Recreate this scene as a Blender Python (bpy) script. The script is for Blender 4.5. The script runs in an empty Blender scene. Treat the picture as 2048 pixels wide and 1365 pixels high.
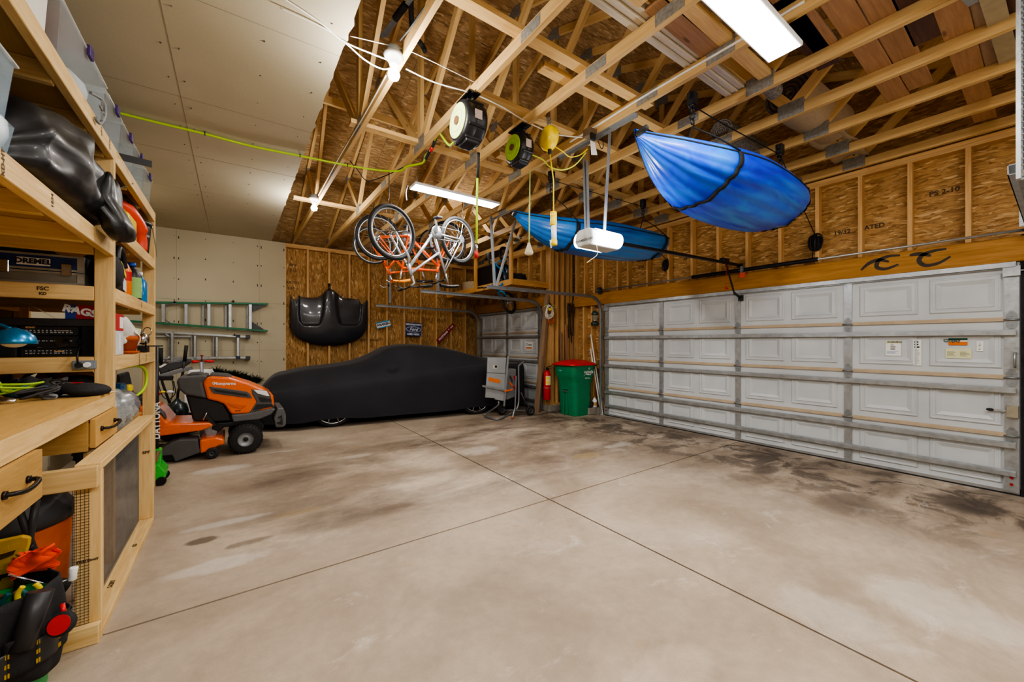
import bpy, bmesh, math, random
from mathutils import Vector, Matrix
R = random.Random(7)
COL = bpy.context.scene.collection
PI = math.pi
# ---- camera constants (also used to turn a measured direction plus a known wall plane into a place) ----
FPX, YAW, V0, CAMH = 784.5, .6167, 685.65, 1.396
SY, CY = math.sin(YAW), math.cos(YAW)
def at(u, v, X=None, Y=None, Z=None, t=None):
    a = (u-1024)/FPX; b = (V0-v)/FPX
    d = Vector((SY+CY*a, CY-SY*a, b))
    if X is not None: t = X/d.x
    elif Y is not None: t = Y/d.y
    elif Z is not None: t = (Z-CAMH)/d.z
    return Vector((d.x*t, d.y*t, CAMH+d.z*t))
V = Vector
# ------------------------------------------------------------------ materials
MATS = {}
def srgb(h):
    if isinstance(h, str):
        h = h.lstrip('#'); c = [int(h[i:i+2], 16)/255 for i in (0, 2, 4)]
    else: c = [x/255 for x in h]
    return [((x/12.92) if x <= .04045 else ((x+.055)/1.055)**2.4) for x in c]
class NT:
    def __init__(s, name):
        s.m = bpy.data.materials.new(name); s.m.use_nodes = True
        s.t = s.m.node_tree; s.n = s.t.nodes; s.l = s.t.links
        s.bsdf = s.n['Principled BSDF']; s.out = s.n['Material Output']
    def add(s, typ, **kw):
        n = s.n.new(typ)
        for k, v in kw.items():
            if k in n.inputs: n.inputs[k].default_value = v
            else: setattr(n, k, v)
        return n
    def link(s, a, b): s.l.new(a, b)
    def math(s, op, a, b=None, clamp=False):
        n = s.n.new('ShaderNodeMath'); n.operation = op; n.use_clamp = clamp
        for i, x in enumerate((a, b)):
            if x is None: continue
            if isinstance(x, (int, float)): n.inputs[i].default_value = x
            else: s.l.new(x, n.inputs[i])
        return n.outputs[0]
    def mix(s, f, a, b, typ='MIX'):
        n = s.n.new('ShaderNodeMix'); n.data_type = 'RGBA'; n.blend_type = typ
        for sk, x in ((n.inputs[0], f), (n.inputs[6], a), (n.inputs[7], b)):
            if isinstance(x, (int, float)): sk.default_value = x
            elif isinstance(x, (list, tuple)): sk.default_value = (*x[:3], 1)
            else: s.l.new(x, sk)
        return n.outputs[2]
    def ramp(s, x, stops):
        n = s.n.new('ShaderNodeValToRGB'); e = n.color_ramp.elements
        while len(e) < len(stops): e.new(.5)
        for i, (p, c) in enumerate(stops):
            e[i].position = p; e[i].color = (*c[:3], 1) if isinstance(c, (list, tuple)) else (c, c, c, 1)
        s.l.new(x, n.inputs[0]); return n.outputs[0]
    def coord(s, which='Object', scale=(1, 1, 1), loc=(0, 0, 0), rot=(0, 0, 0)):
        c = s.n.new('ShaderNodeTexCoord'); m = s.n.new('ShaderNodeMapping')
        m.inputs['Scale'].default_value = scale; m.inputs['Location'].default_value = loc; m.inputs['Rotation'].default_value = rot
        s.l.new(c.outputs[which], m.inputs[0]); return m.outputs[0]
    def noise(s, vec, scale=5, detail=3, rough=.5, dist=0, col=False):
        n = s.n.new('ShaderNodeTexNoise'); n.inputs['Scale'].default_value = scale; n.inputs['Detail'].default_value = detail
        n.inputs['Roughness'].default_value = rough; n.inputs['Distortion'].default_value = dist
        if vec is not None: s.l.new(vec, n.inputs['Vector'])
        return n.outputs['Color' if col else 'Fac']
    def bump(s, h, strength=.2, dist=.01):
        n = s.n.new('ShaderNodeBump'); n.inputs['Strength'].default_value = strength; n.inputs['Distance'].default_value = dist
        s.l.new(h, n.inputs['Height']); s.l.new(n.outputs[0], s.bsdf.inputs['Normal'])
    def base(s, x):
        if isinstance(x, (list, tuple)): s.bsdf.inputs['Base Color'].default_value = (*x[:3], 1)
        else: s.l.new(x, s.bsdf.inputs['Base Color'])
def M(name, col, rough=.5, metal=0., var=.12, vs=9., bump=0., bs=120., coat=0., spec=.5, emis=None, es=0., trans=0., alpha=1.):
    if name in MATS: return MATS[name]
    k = NT(name); c = srgb(col)
    vec = k.coord('Object')
    n = k.noise(vec, vs, 4, .6)
    lo = [x*(1-var) for x in c]; hi = [min(1, x*(1+var)) for x in c]
    k.base(k.ramp(n, [(.3, lo), (.7, hi)]))
    b = k.bsdf.inputs
    b['Metallic'].default_value = metal; b['Specular IOR Level'].default_value = spec
    rn = k.ramp(k.noise(vec, vs*2.3, 3), [(.3, max(0, rough-.08)), (.7, min(1, rough+.08))]); k.link(rn, b['Roughness'])
    if coat: b['Coat Weight'].default_value = coat; b['Coat Roughness'].default_value = .08
    if bump: k.bump(k.noise(vec, bs, 2), bump, .004)
    if emis is not None:
        b['Emission Color'].default_value = (*srgb(emis), 1); b['Emission Strength'].default_value = es
    if trans: b['Transmission Weight'].default_value = trans; b['IOR'].default_value = 1.3
    if alpha < 1: b['Alpha'].default_value = alpha
    MATS[name] = k.m; return k.m
def wood(name, light, dark, knot='#6b4522', rough=.6, gs=1.):
    if name in MATS: return MATS[name]
    k = NT(name)
    uv = k.n.new('ShaderNodeUVMap'); uv.uv_map = 'UVMap'
    mp = k.add('ShaderNodeMapping'); mp.inputs['Scale'].default_value = (1.6*gs, 26*gs, 1); k.link(uv.outputs[0], mp.inputs[0])
    g = k.noise(mp.outputs[0], 2.2, 5, .62, .6)
    mp2 = k.add('ShaderNodeMapping'); mp2.inputs['Scale'].default_value = (.7*gs, 7*gs, 1); k.link(uv.outputs[0], mp2.inputs[0])
    g2 = k.noise(mp2.outputs[0], 2., 3, .5, 1.2)
    f = k.math('ADD', k.math('MULTIPLY', g, .6), k.math('MULTIPLY', g2, .4))
    c = k.ramp(f, [(.34, srgb(dark)), (.5, [(a+b)/2 for a, b in zip(srgb(light), srgb(dark))]), (.66, srgb(light))])
    mp3 = k.add('ShaderNodeMapping'); mp3.inputs['Scale'].default_value = (2.3, 9, 1); k.link(uv.outputs[0], mp3.inputs[0])
    vo = k.add('ShaderNodeTexVoronoi', Scale=1.); k.link(mp3.outputs[0], vo.inputs['Vector'])
    kn = k.ramp(vo.outputs['Distance'], [(.0, 1.), (.06, .9), (.13, 0.)])
    # only some cells carry a knot
    sp = k.n.new('ShaderNodeSeparateColor'); k.link(vo.outputs['Color'], sp.inputs[0])
    kn = k.math('MULTIPLY', kn, k.math('GREATER_THAN', sp.outputs[0], .62))
    c = k.mix(k.math('MULTIPLY', kn, .75), c, srgb(knot))
    at_ = k.n.new('ShaderNodeAttribute'); at_.attribute_name = 'tint'
    c = k.mix(1., c, at_.outputs['Color'], 'MULTIPLY')
    k.base(c); k.bsdf.inputs['Roughness'].default_value = rough; k.bsdf.inputs['Specular IOR Level'].default_value = .3
    k.bump(g, .12, .003)
    MATS[name] = k.m; return k.m
def osb(name, a, b, c, bright=1., sc=1.):
    k = NT(name)
    uv = k.n.new('ShaderNodeUVMap'); uv.uv_map = 'UVMap'
    wob = k.noise(uv.outputs[0], 2.5*sc, 2, .5, 0, True)
    va = k.add('ShaderNodeVectorMath', operation='MULTIPLY_ADD'); k.link(wob, va.inputs[0]); va.inputs[1].default_value = (.07, .07, 0); k.link(uv.outputs[0], va.inputs[2])
    cols = []; dists = []
    for i, (ang, sx, sy) in enumerate([(.3, 7, 34), (-.65, 9, 40), (1.25, 9, 36), (-.1, 6, 30)]):
        mp = k.add('ShaderNodeMapping'); mp.inputs['Rotation'].default_value = (0, 0, ang); mp.inputs['Scale'].default_value = (sx*sc, sy*sc, 1); mp.inputs['Location'].default_value = (i*3.7, i*1.3, 0)
        k.link(va.outputs[0], mp.inputs[0])
        vo = k.add('ShaderNodeTexVoronoi', Scale=1.); k.link(mp.outputs[0], vo.inputs['Vector'])
        s = k.n.new('ShaderNodeSeparateColor'); k.link(vo.outputs['Color'], s.inputs[0]); cols.append((s.outputs[0], s.outputs[1])); dists.append(vo.outputs['Distance'])
    # the flake lying uppermost wins
    val = cols[0][0]; top = cols[0][1]; d = dists[0]
    for (cv, pr), dd in zip(cols[1:], dists[1:]):
        g = k.math('GREATER_THAN', pr, top)
        m = k.add('ShaderNodeMix'); k.link(g, m.inputs[0]); k.link(val, m.inputs[2]); k.link(cv, m.inputs[3]); val = m.outputs[0]
        m2 = k.add('ShaderNodeMix'); k.link(g, m2.inputs[0]); k.link(d, m2.inputs[2]); k.link(dd, m2.inputs[3]); d = m2.outputs[0]
        top = k.math('MAXIMUM', pr, top)
    e = k.ramp(d, [(.25, 1.), (.75, .72)])
    colr = k.ramp(val, [(.0, srgb(a)), (.45, srgb(b)), (.8, srgb(b)), (1., srgb(c))])
    big = k.ramp(k.noise(uv.outputs[0], 1.3, 3), [(.3, .86), (.7, 1.08)])
    colr = k.mix(1., colr, e, 'MULTIPLY'); colr = k.mix(1., colr, big, 'MULTIPLY')
    if bright != 1: colr = k.mix(1., colr, [bright]*3, 'MULTIPLY')
    k.base(colr); k.bsdf.inputs['Roughness'].default_value = .72; k.bsdf.inputs['Specular IOR Level'].default_value = .25
    k.bump(val, .25, .003)
    MATS[name] = k.m; return k.m
def clear_mat(name, col, alpha=.35, rough=.2):
    # thin translucent plastic: part see-through, part milky
    k = NT(name); tr = k.n.new('ShaderNodeBsdfTransparent'); tr.inputs[0].default_value = (.95, .97, .98, 1)
    k.base(k.ramp(k.noise(k.coord('Object'), 8, 3), [(.3, [x*.9 for x in srgb(col)]), (.7, srgb(col))]))
    k.bsdf.inputs['Roughness'].default_value = rough
    mx = k.n.new('ShaderNodeMixShader'); mx.inputs[0].default_value = alpha
    k.link(tr.outputs[0], mx.inputs[1]); k.link(k.bsdf.outputs[0], mx.inputs[2]); k.link(mx.outputs[0], k.out.inputs[0])
    MATS[name] = k.m; return k.m
# ------------------------------------------------------------------ mesh builder
WM = {}
def frame(d, up=None):
    d = d.normalized()
    up = V(up) if up is not None else V((0, 0, 1))
    if abs(d.dot(up.normalized())) > .985: up = V((0, 1, 0)) if abs(d.y) < .9 else V((1, 0, 0))
    s = d.cross(up).normalized(); u = s.cross(d).normalized()
    return d, s, u
class MB:
    def __init__(s): s.v = []; s.f = []; s.uv = []; s.ti = []; s.sm = []; s.mi = []; s.mat = 0; s.tint = None
    def face(s, idx, uv=None, smooth=False, t=1.):
        s.f.append(idx); s.uv.append(uv); s.sm.append(smooth); s.mi.append(s.mat); s.ti.append(t)
    def t(s, spread=.13): return 1.+R.uniform(-spread, spread*.6)
    def bar(s, p0, p1, w, h, up=None, off=(0, 0)):
        """a board from p0 to p1, w across, h along up"""
        p0, p1 = V(p0), V(p1); d, sd, u = frame(p1-p0, up); L = (p1-p0).length; b = len(s.v)
        o = sd*off[0]+u*off[1]
        for p in (p0, p1):
            for a, c in ((-1, -1), (1, -1), (1, 1), (-1, 1)): s.v.append(p+o+sd*(a*w/2)+u*(c*h/2))
        ru, rv, t = R.uniform(0, 40), R.uniform(0, 40), s.t()
        dims = [w, h, w, h]; acc = 0
        for i in range(4):
            j = (i+1) % 4
            s.face((b+i, b+j, b+4+j, b+4+i)[::-1], [(ru+L, rv+acc), (ru+L, rv+acc+dims[i]), (ru, rv+acc+dims[i]), (ru, rv+acc)], False, t); acc += dims[i]
        s.face((b, b+1, b+2, b+3), [(ru, rv), (ru+.02, rv+w), (ru+.04, rv+w), (ru+.04, rv)], False, t*.95)
        s.face((b+7, b+6, b+5, b+4), [(ru, rv), (ru+.02, rv+w), (ru+.04, rv+w), (ru+.04, rv)], False, t*.95)
        return s
    def box(s, x0, x1, y0, y1, z0, z1):
        dx, dy, dz = abs(x1-x0), abs(y1-y0), abs(z1-z0); c = V(((x0+x1)/2, (y0+y1)/2, (z0+z1)/2))
        if dx >= dy and dx >= dz: return s.bar(c-V((dx/2, 0, 0)), c+V((dx/2, 0, 0)), dy, dz)
        if dy >= dx and dy >= dz: return s.bar(c-V((0, dy/2, 0)), c+V((0, dy/2, 0)), dx, dz)
        return s.bar(c-V((0, 0, dz/2)), c+V((0, 0, dz/2)), dx, dy, up=(0, 1, 0))
    def quad(s, pts, uvs=None, smooth=False):
        b = len(s.v); s.v += [V(p) for p in pts]; s.face(tuple(range(b, b+len(pts))), uvs, smooth); return s
    def tube(s, pts, r, n=8, closed=False, cap=True):
        pts = [V(p) for p in pts]; N = len(pts); b = len(s.v); rr = r if isinstance(r, (list, tuple)) else [r]*N
        prev = None
        for i, p in enumerate(pts):
            if closed: d = pts[(i+1) % N]-pts[i-1]
            else: d = pts[min(i+1, N-1)]-pts[max(i-1, 0)]
            if d.length < 1e-9: d = V((0, 0, 1))
            d.normalize()
            if prev is None: _, sd, u = frame(d)
            else:
                sd = prev-d*prev.dot(d)
                if sd.length < 1e-6: _, sd, u = frame(d)
                sd.normalize(); u = sd.cross(d)
            prev = sd
            for k in range(n):
                a = 2*PI*k/n; s.v.append(p+(sd*math.cos(a)+u*math.sin(a))*rr[i])
        for i in range(N if closed else N-1):
            j = (i+1) % N
            for k in range(n):
                l = (k+1) % n; s.face((b+i*n+k, b+j*n+k, b+j*n+l, b+i*n+l), None, n > 4)
        if not closed and cap:
            s.face(tuple(b+k for k in range(n))); s.face(tuple(b+(N-1)*n+k for k in range(n))[::-1])
        return s
    def cyl(s, p0, p1, r0, r1=None, n=16): return s.tube([p0, p1], [r0, r0 if r1 is None else r1], n)
    def lathe(s, prof, o, axis=(0, 0, 1), n=24, up=None, cap=True):
        """profile of (radius, distance along axis)"""
        d, sd, u = frame(V(axis), up); o = V(o); b = len(s.v); N = len(prof)
        for r, h in prof:
            for k in range(n):
                a = 2*PI*k/n; s.v.append(o+d*h+(sd*math.cos(a)+u*math.sin(a))*max(r, 1e-5))
        for i in range(N-1):
            for k in range(n):
                l = (k+1) % n; s.face((b+i*n+k, b+i*n+l, b+(i+1)*n+l, b+(i+1)*n+k), None, True)
        if cap: s.face(tuple(b+k for k in range(n))[::-1]); s.face(tuple(b+(N-1)*n+k for k in range(n)))
        return s
    def torus(s, c, axis, Rr, r, n=40, m=8, flat=1.):
        d, sd, u = frame(V(axis)); c = V(c); b = len(s.v)
        for i in range(n):
            a = 2*PI*i/n; e = sd*math.cos(a)+u*math.sin(a)
            for k in range(m):
                q = 2*PI*k/m; s.v.append(c+e*(Rr+r*math.cos(q))+d*(r*flat*math.sin(q)))
        for i in range(n):
            j = (i+1) % n
            for k in range(m):
                l = (k+1) % m; s.face((b+i*m+k, b+j*m+k, b+j*m+l, b+i*m+l), None, True)
        return s
    def prism(s, poly, dep):
        """poly: list of 3D points (planar), dep: extrusion vector"""
        b = len(s.v); n = len(poly); poly = [V(p) for p in poly]; dep = V(dep)
        nrm = V((0, 0, 0))
        for i in range(n): nrm += (poly[i]-poly[0]).cross(poly[(i+1) % n]-poly[0])
        if nrm.dot(dep) > 0: poly = poly[::-1]
        s.v += poly; s.v += [p+dep for p in poly]
        t = s.t(.05); ru = R.uniform(0, 9)
        e1, e2, _ = poly[1]-poly[0], None, None
        e1 = e1.normalized() if e1.length else V((1, 0, 0)); e2 = dep.cross(e1).normalized()
        uv = [((p-poly[0]).dot(e1)+ru, (p-poly[0]).dot(e2)+ru) for p in poly]
        s.face(tuple(range(b, b+n)), uv, False, t); s.face(tuple(range(b+2*n-1, b+n-1, -1)), uv[::-1], False, t)
        for i in range(n):
            j = (i+1) % n; L = (poly[i]-poly[j]).length
            s.face((b+i, b+n+i, b+n+j, b+j), [(ru, ru), (ru, ru+dep.length), (ru+L, ru+dep.length), (ru+L, ru)], False, t)
        return s
    def ball(s, c, r, nu=16, nv=10):
        r = r if isinstance(r, (list, tuple)) else (r, r, r); c = V(c); b = len(s.v)
        for i in range(nv+1):
            th = PI*i/nv
            for k in range(nu):
                a = 2*PI*k/nu; s.v.append(c+V((r[0]*math.sin(th)*math.cos(a), r[1]*math.sin(th)*math.sin(a), r[2]*math.cos(th))))
        for i in range(nv):
            for k in range(nu):
                l = (k+1) % nu; s.face((b+i*nu+k, b+(i+1)*nu+k, b+(i+1)*nu+l, b+i*nu+l), None, True)
        return s
    def grid(s, fn, nu, nv, cu=False, smooth=True, uvs=(1, 1)):
        b = len(s.v); cols = nu if cu else nu+1
        for j in range(nv+1):
            for i in range(cols): s.v.append(V(fn(i/nu, j/nv)))
        for j in range(nv):
            for i in range(nu):
                k = (i+1) % cols if cu else i+1
                uv = [(i/nu*uvs[0], j/nv*uvs[1]), ((i+1)/nu*uvs[0], j/nv*uvs[1]), ((i+1)/nu*uvs[0], (j+1)/nv*uvs[1]), (i/nu*uvs[0], (j+1)/nv*uvs[1])]
                s.face((b+j*cols+i, b+j*cols+k, b+(j+1)*cols+k, b+(j+1)*cols+i), uv, smooth)
        return s
    def text(s, body, size, o, ux, uy, depth=.001, center=True, bold=0., shear=0.):
        cu = bpy.data.curves.new('t', 'FONT'); cu.body = body; cu.size = size; cu.offset = bold; cu.shear = shear; cu.resolution_u = 3
        cu.align_x = 'CENTER' if center else 'LEFT'; cu.align_y = 'CENTER'
        ob = bpy.data.objects.new('t', cu); COL.objects.link(ob)
        dg = bpy.context.evaluated_depsgraph_get(); me = bpy.data.meshes.new_from_object(ob.evaluated_get(dg))
        ux, uy, o = V(ux).normalized(), V(uy).normalized(), V(o); b = len(s.v); nz = ux.cross(uy)
        for vt in me.vertices: s.v.append(o+ux*vt.co.x+uy*vt.co.y+nz*depth)
        for p in me.polygons: s.face(tuple(b+i for i in p.vertices))
        bpy.data.objects.remove(ob); bpy.data.curves.remove(cu); bpy.data.meshes.remove(me)
        return s
    def stroke(s, pts, w, n):
        """flat painted stroke on a plane with normal n"""
        pts = [V(p) for p in pts]; n = V(n); b = len(s.v); N = len(pts)
        for i, p in enumerate(pts):
            d = (pts[min(i+1, N-1)]-pts[max(i-1, 0)]).normalized(); q = d.cross(n)*((w[i] if isinstance(w, list) else w)/2)
            s.v += [p-q, p+q]
        for i in range(N-1): s.face((b+2*i, b+2*i+1, b+2*i+3, b+2*i+2))
        return s
    def build(s, name, mat, parent=None, local=False, bevel=0., seg=1, sub=0, solid=0., kind=None, label=None, cat=None, group=None, recalc=True, smooth=None):
        me = bpy.data.meshes.new(name)
        vs = s.v
        if parent is not None and not local:
            inv = WM[parent.name].inverted(); vs = [inv @ p for p in vs]
        me.from_pydata([tuple(p) for p in vs], [], s.f)
        me.uv_layers.new(name='UVMap'); me.color_attributes.new('tint', 'FLOAT_COLOR', 'CORNER'); ul = me.uv_layers['UVMap']; ca = me.color_attributes['tint']
        i = 0
        for fi, p in enumerate(me.polygons):
            p.use_smooth = s.sm[fi] if smooth is None else smooth; p.material_index = s.mi[fi]
            uv = s.uv[fi]; t = s.ti[fi]
            for k in range(p.loop_total):
                li = p.loop_start+k
                if uv: ul.data[li].uv = uv[k]
                ca.data[li].color = (t, t, t, 1)
        for m in (mat if isinstance(mat, (list, tuple)) else [mat]): me.materials.append(m)
        me.validate()
        if recalc:
            bm = bmesh.new(); bm.from_mesh(me); bmesh.ops.recalc_face_normals(bm, faces=bm.faces); bm.to_mesh(me); bm.free()
        o = bpy.data.objects.new(name, me); COL.objects.link(o)
        if parent is not None: o.parent = parent; WM[o.name] = WM[parent.name]
        else: WM[o.name] = Matrix.Identity(4)
        if solid:
            md = o.modifiers.new('s', 'SOLIDIFY'); md.thickness = solid; md.offset = 0
        if bevel:
            md = o.modifiers.new('b', 'BEVEL'); md.width = bevel; md.segments = seg; md.limit_method = 'ANGLE'; md.angle_limit = .6
        if sub:
            md = o.modifiers.new('u', 'SUBSURF'); md.levels = sub; md.render_levels = sub
        return tag(o, label, cat, group, kind)
def tag(o, label=None, cat=None, group=None, kind=None):
    for k, x in (('label', label), ('category', cat), ('group', group), ('kind', kind)):
        if x: o[k] = x
    return o
def thing(name, label, cat, loc=(0, 0, 0), mat=None, group=None, kind=None):
    o = bpy.data.objects.new(name, None); COL.objects.link(o); o.empty_display_size = .05
    m = mat if mat is not None else Matrix.Translation(V(loc))
    o.matrix_world = m; o.matrix_local = m; WM[o.name] = m.copy()
    return tag(o, label, cat, group, kind)
def dup(root, mat, label=None, group=None):
    r = root.copy(); COL.objects.link(r); r.matrix_local = mat; WM[r.name] = mat.copy()
    if label: r['label'] = label
    if group: r['group'] = group
    for ch in list(root.children):
        c = ch.copy(); COL.objects.link(c); c.parent = r; WM[c.name] = WM[r.name]
        for g in list(ch.children):
            d = g.copy(); COL.objects.link(d); d.parent = c; WM[d.name] = WM[r.name]
    return r
T = Matrix.Translation
def basis(o, x, y, z):
    m = Matrix.Identity(4)
    for i, a in enumerate((x, y, z)):
        for j in range(3): m[j][i] = a[j]
    for j in range(3): m[j][3] = o[j]
    return m
def smoothpath(pts, n=8):
    pts = [V(p) for p in pts]; out = []
    for i in range(len(pts)-1):
        p0, p1, p2, p3 = pts[max(i-1, 0)], pts[i], pts[i+1], pts[min(i+2, len(pts)-1)]
        for k in range(n):
            t = k/n
            out.append(.5*((2*p1)+(p2-p0)*t+(2*p0-5*p1+4*p2-p3)*t*t+(3*p1-p0-3*p2+p3)*t**3))
    out.append(pts[-1]); return out
def lerp(xs, ys, x):
    if x <= xs[0]: return ys[0]
    for i in range(len(xs)-1):
        if x <= xs[i+1]: return ys[i]+(ys[i+1]-ys[i])*(x-xs[i])/(xs[i+1]-xs[i])
    return ys[-1]
def hermite(xs, ys, x):
    """smooth interpolation through the points"""
    n = len(xs)
    if x <= xs[0]: return ys[0]
    if x >= xs[-1]: return ys[-1]
    i = max(k for k in range(n-1) if xs[k] <= x)
    def sl(k):
        if k == 0: return (ys[1]-ys[0])/(xs[1]-xs[0])
        if k == n-1: return (ys[-1]-ys[-2])/(xs[-1]-xs[-2])
        return (ys[k+1]-ys[k-1])/(xs[k+1]-xs[k-1])
    h = xs[i+1]-xs[i]; t = (x-xs[i])/h
    return (2*t**3-3*t*t+1)*ys[i]+(t**3-2*t*t+t)*h*sl(i)+(-2*t**3+3*t*t)*ys[i+1]+(t**3-t*t)*h*sl(i+1)
# ------------------------------------------------------------------ palette
PINE = wood('pine framing lumber', '#d9a868', '#b57f40', '#7a4a20')
TRUSS = wood('truss lumber', '#e6c388', '#cda263', '#8a6236')
SHELFW = wood('shelf lumber', '#e6c890', '#c8a064', '#7d552a')
OLDW = wood('amber stained header lumber', '#bb8640', '#946424', '#5a3812')
STUD = wood('wall stud lumber', '#dfb67c', '#bf9056', '#7f5a30')
CEDAR = wood('reddish stored boards', '#bb9068', '#9c7450', '#5e4028')
WHITEB = wood('primed white trim boards', '#e0d6c4', '#c9bda8', '#a89a80')
PURPLE = wood('dark stained boards', '#5e4238', '#452e26', '#2a1a14')
GREYB = wood('weathered grey brown plank', '#a58a70', '#85694f', '#5e4a36')
PLYW = wood('particle board', '#c79f60', '#b38a4c', '#a07838', gs=3.)
OSBW = osb('osb wall sheathing', '#8a6236', '#b58b54', '#d9b47c', 1.12, 1.45)
OSBR = osb('osb roof sheathing', '#94744a', '#b59264', '#d6b88a', 1.15, 1.25)
GALV = M('galvanised steel', '#a9adb0', .42, .75, .18, 14, .1, 60)
GALVD = M('dull galvanised steel', '#8b8f92', .5, .7, .2, 14)
CHROME = M('chrome', '#d0d2d4', .18, 1., .05)
ALU = M('brushed aluminium', '#b4b8bb', .35, .8, .1)
BLK = M('black plastic', '#17171a', .45, 0, .2)
BLKM = M('matte black', '#131315', .8, 0, .2)
BLKR = M('black rubber', '#1b1b1c', .75, 0, .25, 20, .2)
BLKG = M('glossy black', '#0e0e10', .15, 0, .1, coat=.6)
STEELB = M('blackened steel', '#26272a', .4, .6)
WHT = M('white plastic', '#e6e6e4', .4, 0, .04)
GREYP = M('grey plastic', '#77797c', .5, 0, .08)
DGREYP = M('dark grey plastic', '#3c3d40', .5, 0, .12)
ORG = M('orange enamel', '#e8640c', .3, 0, .06, coat=.4)
RED = M('red plastic', '#c5161a', .4, 0, .08)
YEL = M('yellow plastic', '#f0d000', .4, 0, .08)
LIME = M('lime green plastic', '#b5e01c', .45, 0, .06)
LIME2 = M('lime rubber hose', '#b4dc10', .5, 0, .06)
PALELIME = M('pale lime disc', '#d8eb9a', .5, 0, .05)
GRN = M('green plastic', '#0c7a50', .42, 0, .08)
PAPER = M('white paper', '#e9e9e4', .8, 0, .03)
CREAM = M('cream paper', '#dcd9b0', .8, 0, .05)
BLUEP = M('blue plastic', '#1550b8', .4, 0, .1)
# ================================================================== SETTING
XW, YF, ZC = 5.823, 8.99, 3.383          # double door face, far wall stud face, underside of truss chords
Y1 = 5.115; Y0 = Y1-4.877                 # double door opening
XS = 5.20                                 # inner face of the single door bay
ZR0, RP = 3.50, .39                       # roof deck at eave, pitch
YRID, YN = 3.87, -1.25
def roofz(y): return ZR0+RP*(YF-y) if y >= YRID else ZR0+RP*(YF-YRID)-RP*(YRID-y)
# ---- floor
k = NT('stained concrete'); ob = k.coord('Object')
n1 = k.noise(ob, .9, 5, .6, .4); n2 = k.noise(ob, 14, 5, .7); n3 = k.noise(k.coord('Object', (.75, 1.5, 1)), 1.15, 7, .68, .35)
n4 = k.noise(k.coord('Object', (1, 1, 1), (7, 3, 0)), 2.2, 6, .7, .6); n5 = k.noise(ob, 160, 2, .6)
base = k.ramp(n1, [(.3, srgb('#94836f')), (.5, srgb('#ad9c88')), (.7, srgb('#bfb09d'))])
sp = k.n.new('ShaderNodeSeparateXYZ'); k.link(ob, sp.inputs[0]); x, y = sp.outputs[0], sp.outputs[1]
def sstep(v, a, b):
    r = k.add('ShaderNodeMapRange', interpolation_type='SMOOTHSTEP'); k.link(v, r.inputs[0]); r.inputs[1].default_value = a; r.inputs[2].default_value = b; return r.outputs[0]
def band(v, a, b, c, d): return k.math('MULTIPLY', sstep(v, a, b), k.math('SUBTRACT', 1, sstep(v, c, d)))
mud = k.ramp(n3, [(.38, 0.), (.66, 1.)])                    # grime drifts
zone1 = k.math('MULTIPLY', band(y, 2.75, 3.3, 4.8, 6.4), band(x, -.3, .4, 3.4, 4.8))
zone2 = sstep(x, 3.1, 5.5)
zone3 = k.math('MULTIPLY', band(y, 4.6, 5.2, 6.0, 6.6), band(x, 1.5, 2.4, 5, 5.6))
zz = k.math('MINIMUM', k.math('ADD', k.math('ADD', k.math('MULTIPLY', zone1, .66), k.math('MULTIPLY', zone2, .74)), k.math('ADD', k.math('MULTIPLY', zone3, .5), .16)), 1.)
col = k.mix(k.math('MULTIPLY', mud, zz), base, srgb('#5a4c40'))
dark = k.ramp(n4, [(.48, 0.), (.57, 1.)])
edge = k.math('MULTIPLY', sstep(x, 3.5, 5.2), k.math('SUBTRACT', 1, sstep(x, 5.62, 5.8)))
col = k.mix(k.math('MULTIPLY', k.math('MULTIPLY', dark, edge), .8), col, srgb('#41372f'))
rust = k.ramp(k.noise(k.coord('Object', (1, 1, 1), (3, 9, 0)), 2.6, 3, .5), [(.68, 0.), (.76, 1.)])
col = k.mix(k.math('MULTIPLY', rust, .35), col, srgb('#a8814e'))
pale = k.ramp(k.noise(k.coord('Object', (1, 1.8, 1), (1, 5, 0)), 1.7, 6, .72, .8), [(.6, 0.), (.7, 1.)])
col = k.mix(k.math('MULTIPLY', pale, .4), col, srgb('#d9d2c8'))
def blob(cx, cy, rx, ry, colr, amt):
    global col
    dx = k.math('DIVIDE', k.math('SUBTRACT', x, cx), rx); dy = k.math('DIVIDE', k.math('SUBTRACT', y, cy), ry)
    d = k.math('ADD', k.math('MULTIPLY', dx, dx), k.math('MULTIPLY', dy, dy)); d = k.math('ADD', d, k.math('MULTIPLY', k.math('SUBTRACT', n4, .5), 3.2))
    m = k.add('ShaderNodeMapRange', interpolation_type='SMOOTHSTEP'); k.link(d, m.inputs[0]); m.inputs[1].default_value = 1.1; m.inputs[2].default_value = .2
    col = k.mix(k.math('MULTIPLY', m.outputs[0], amt), col, srgb(colr))
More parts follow.
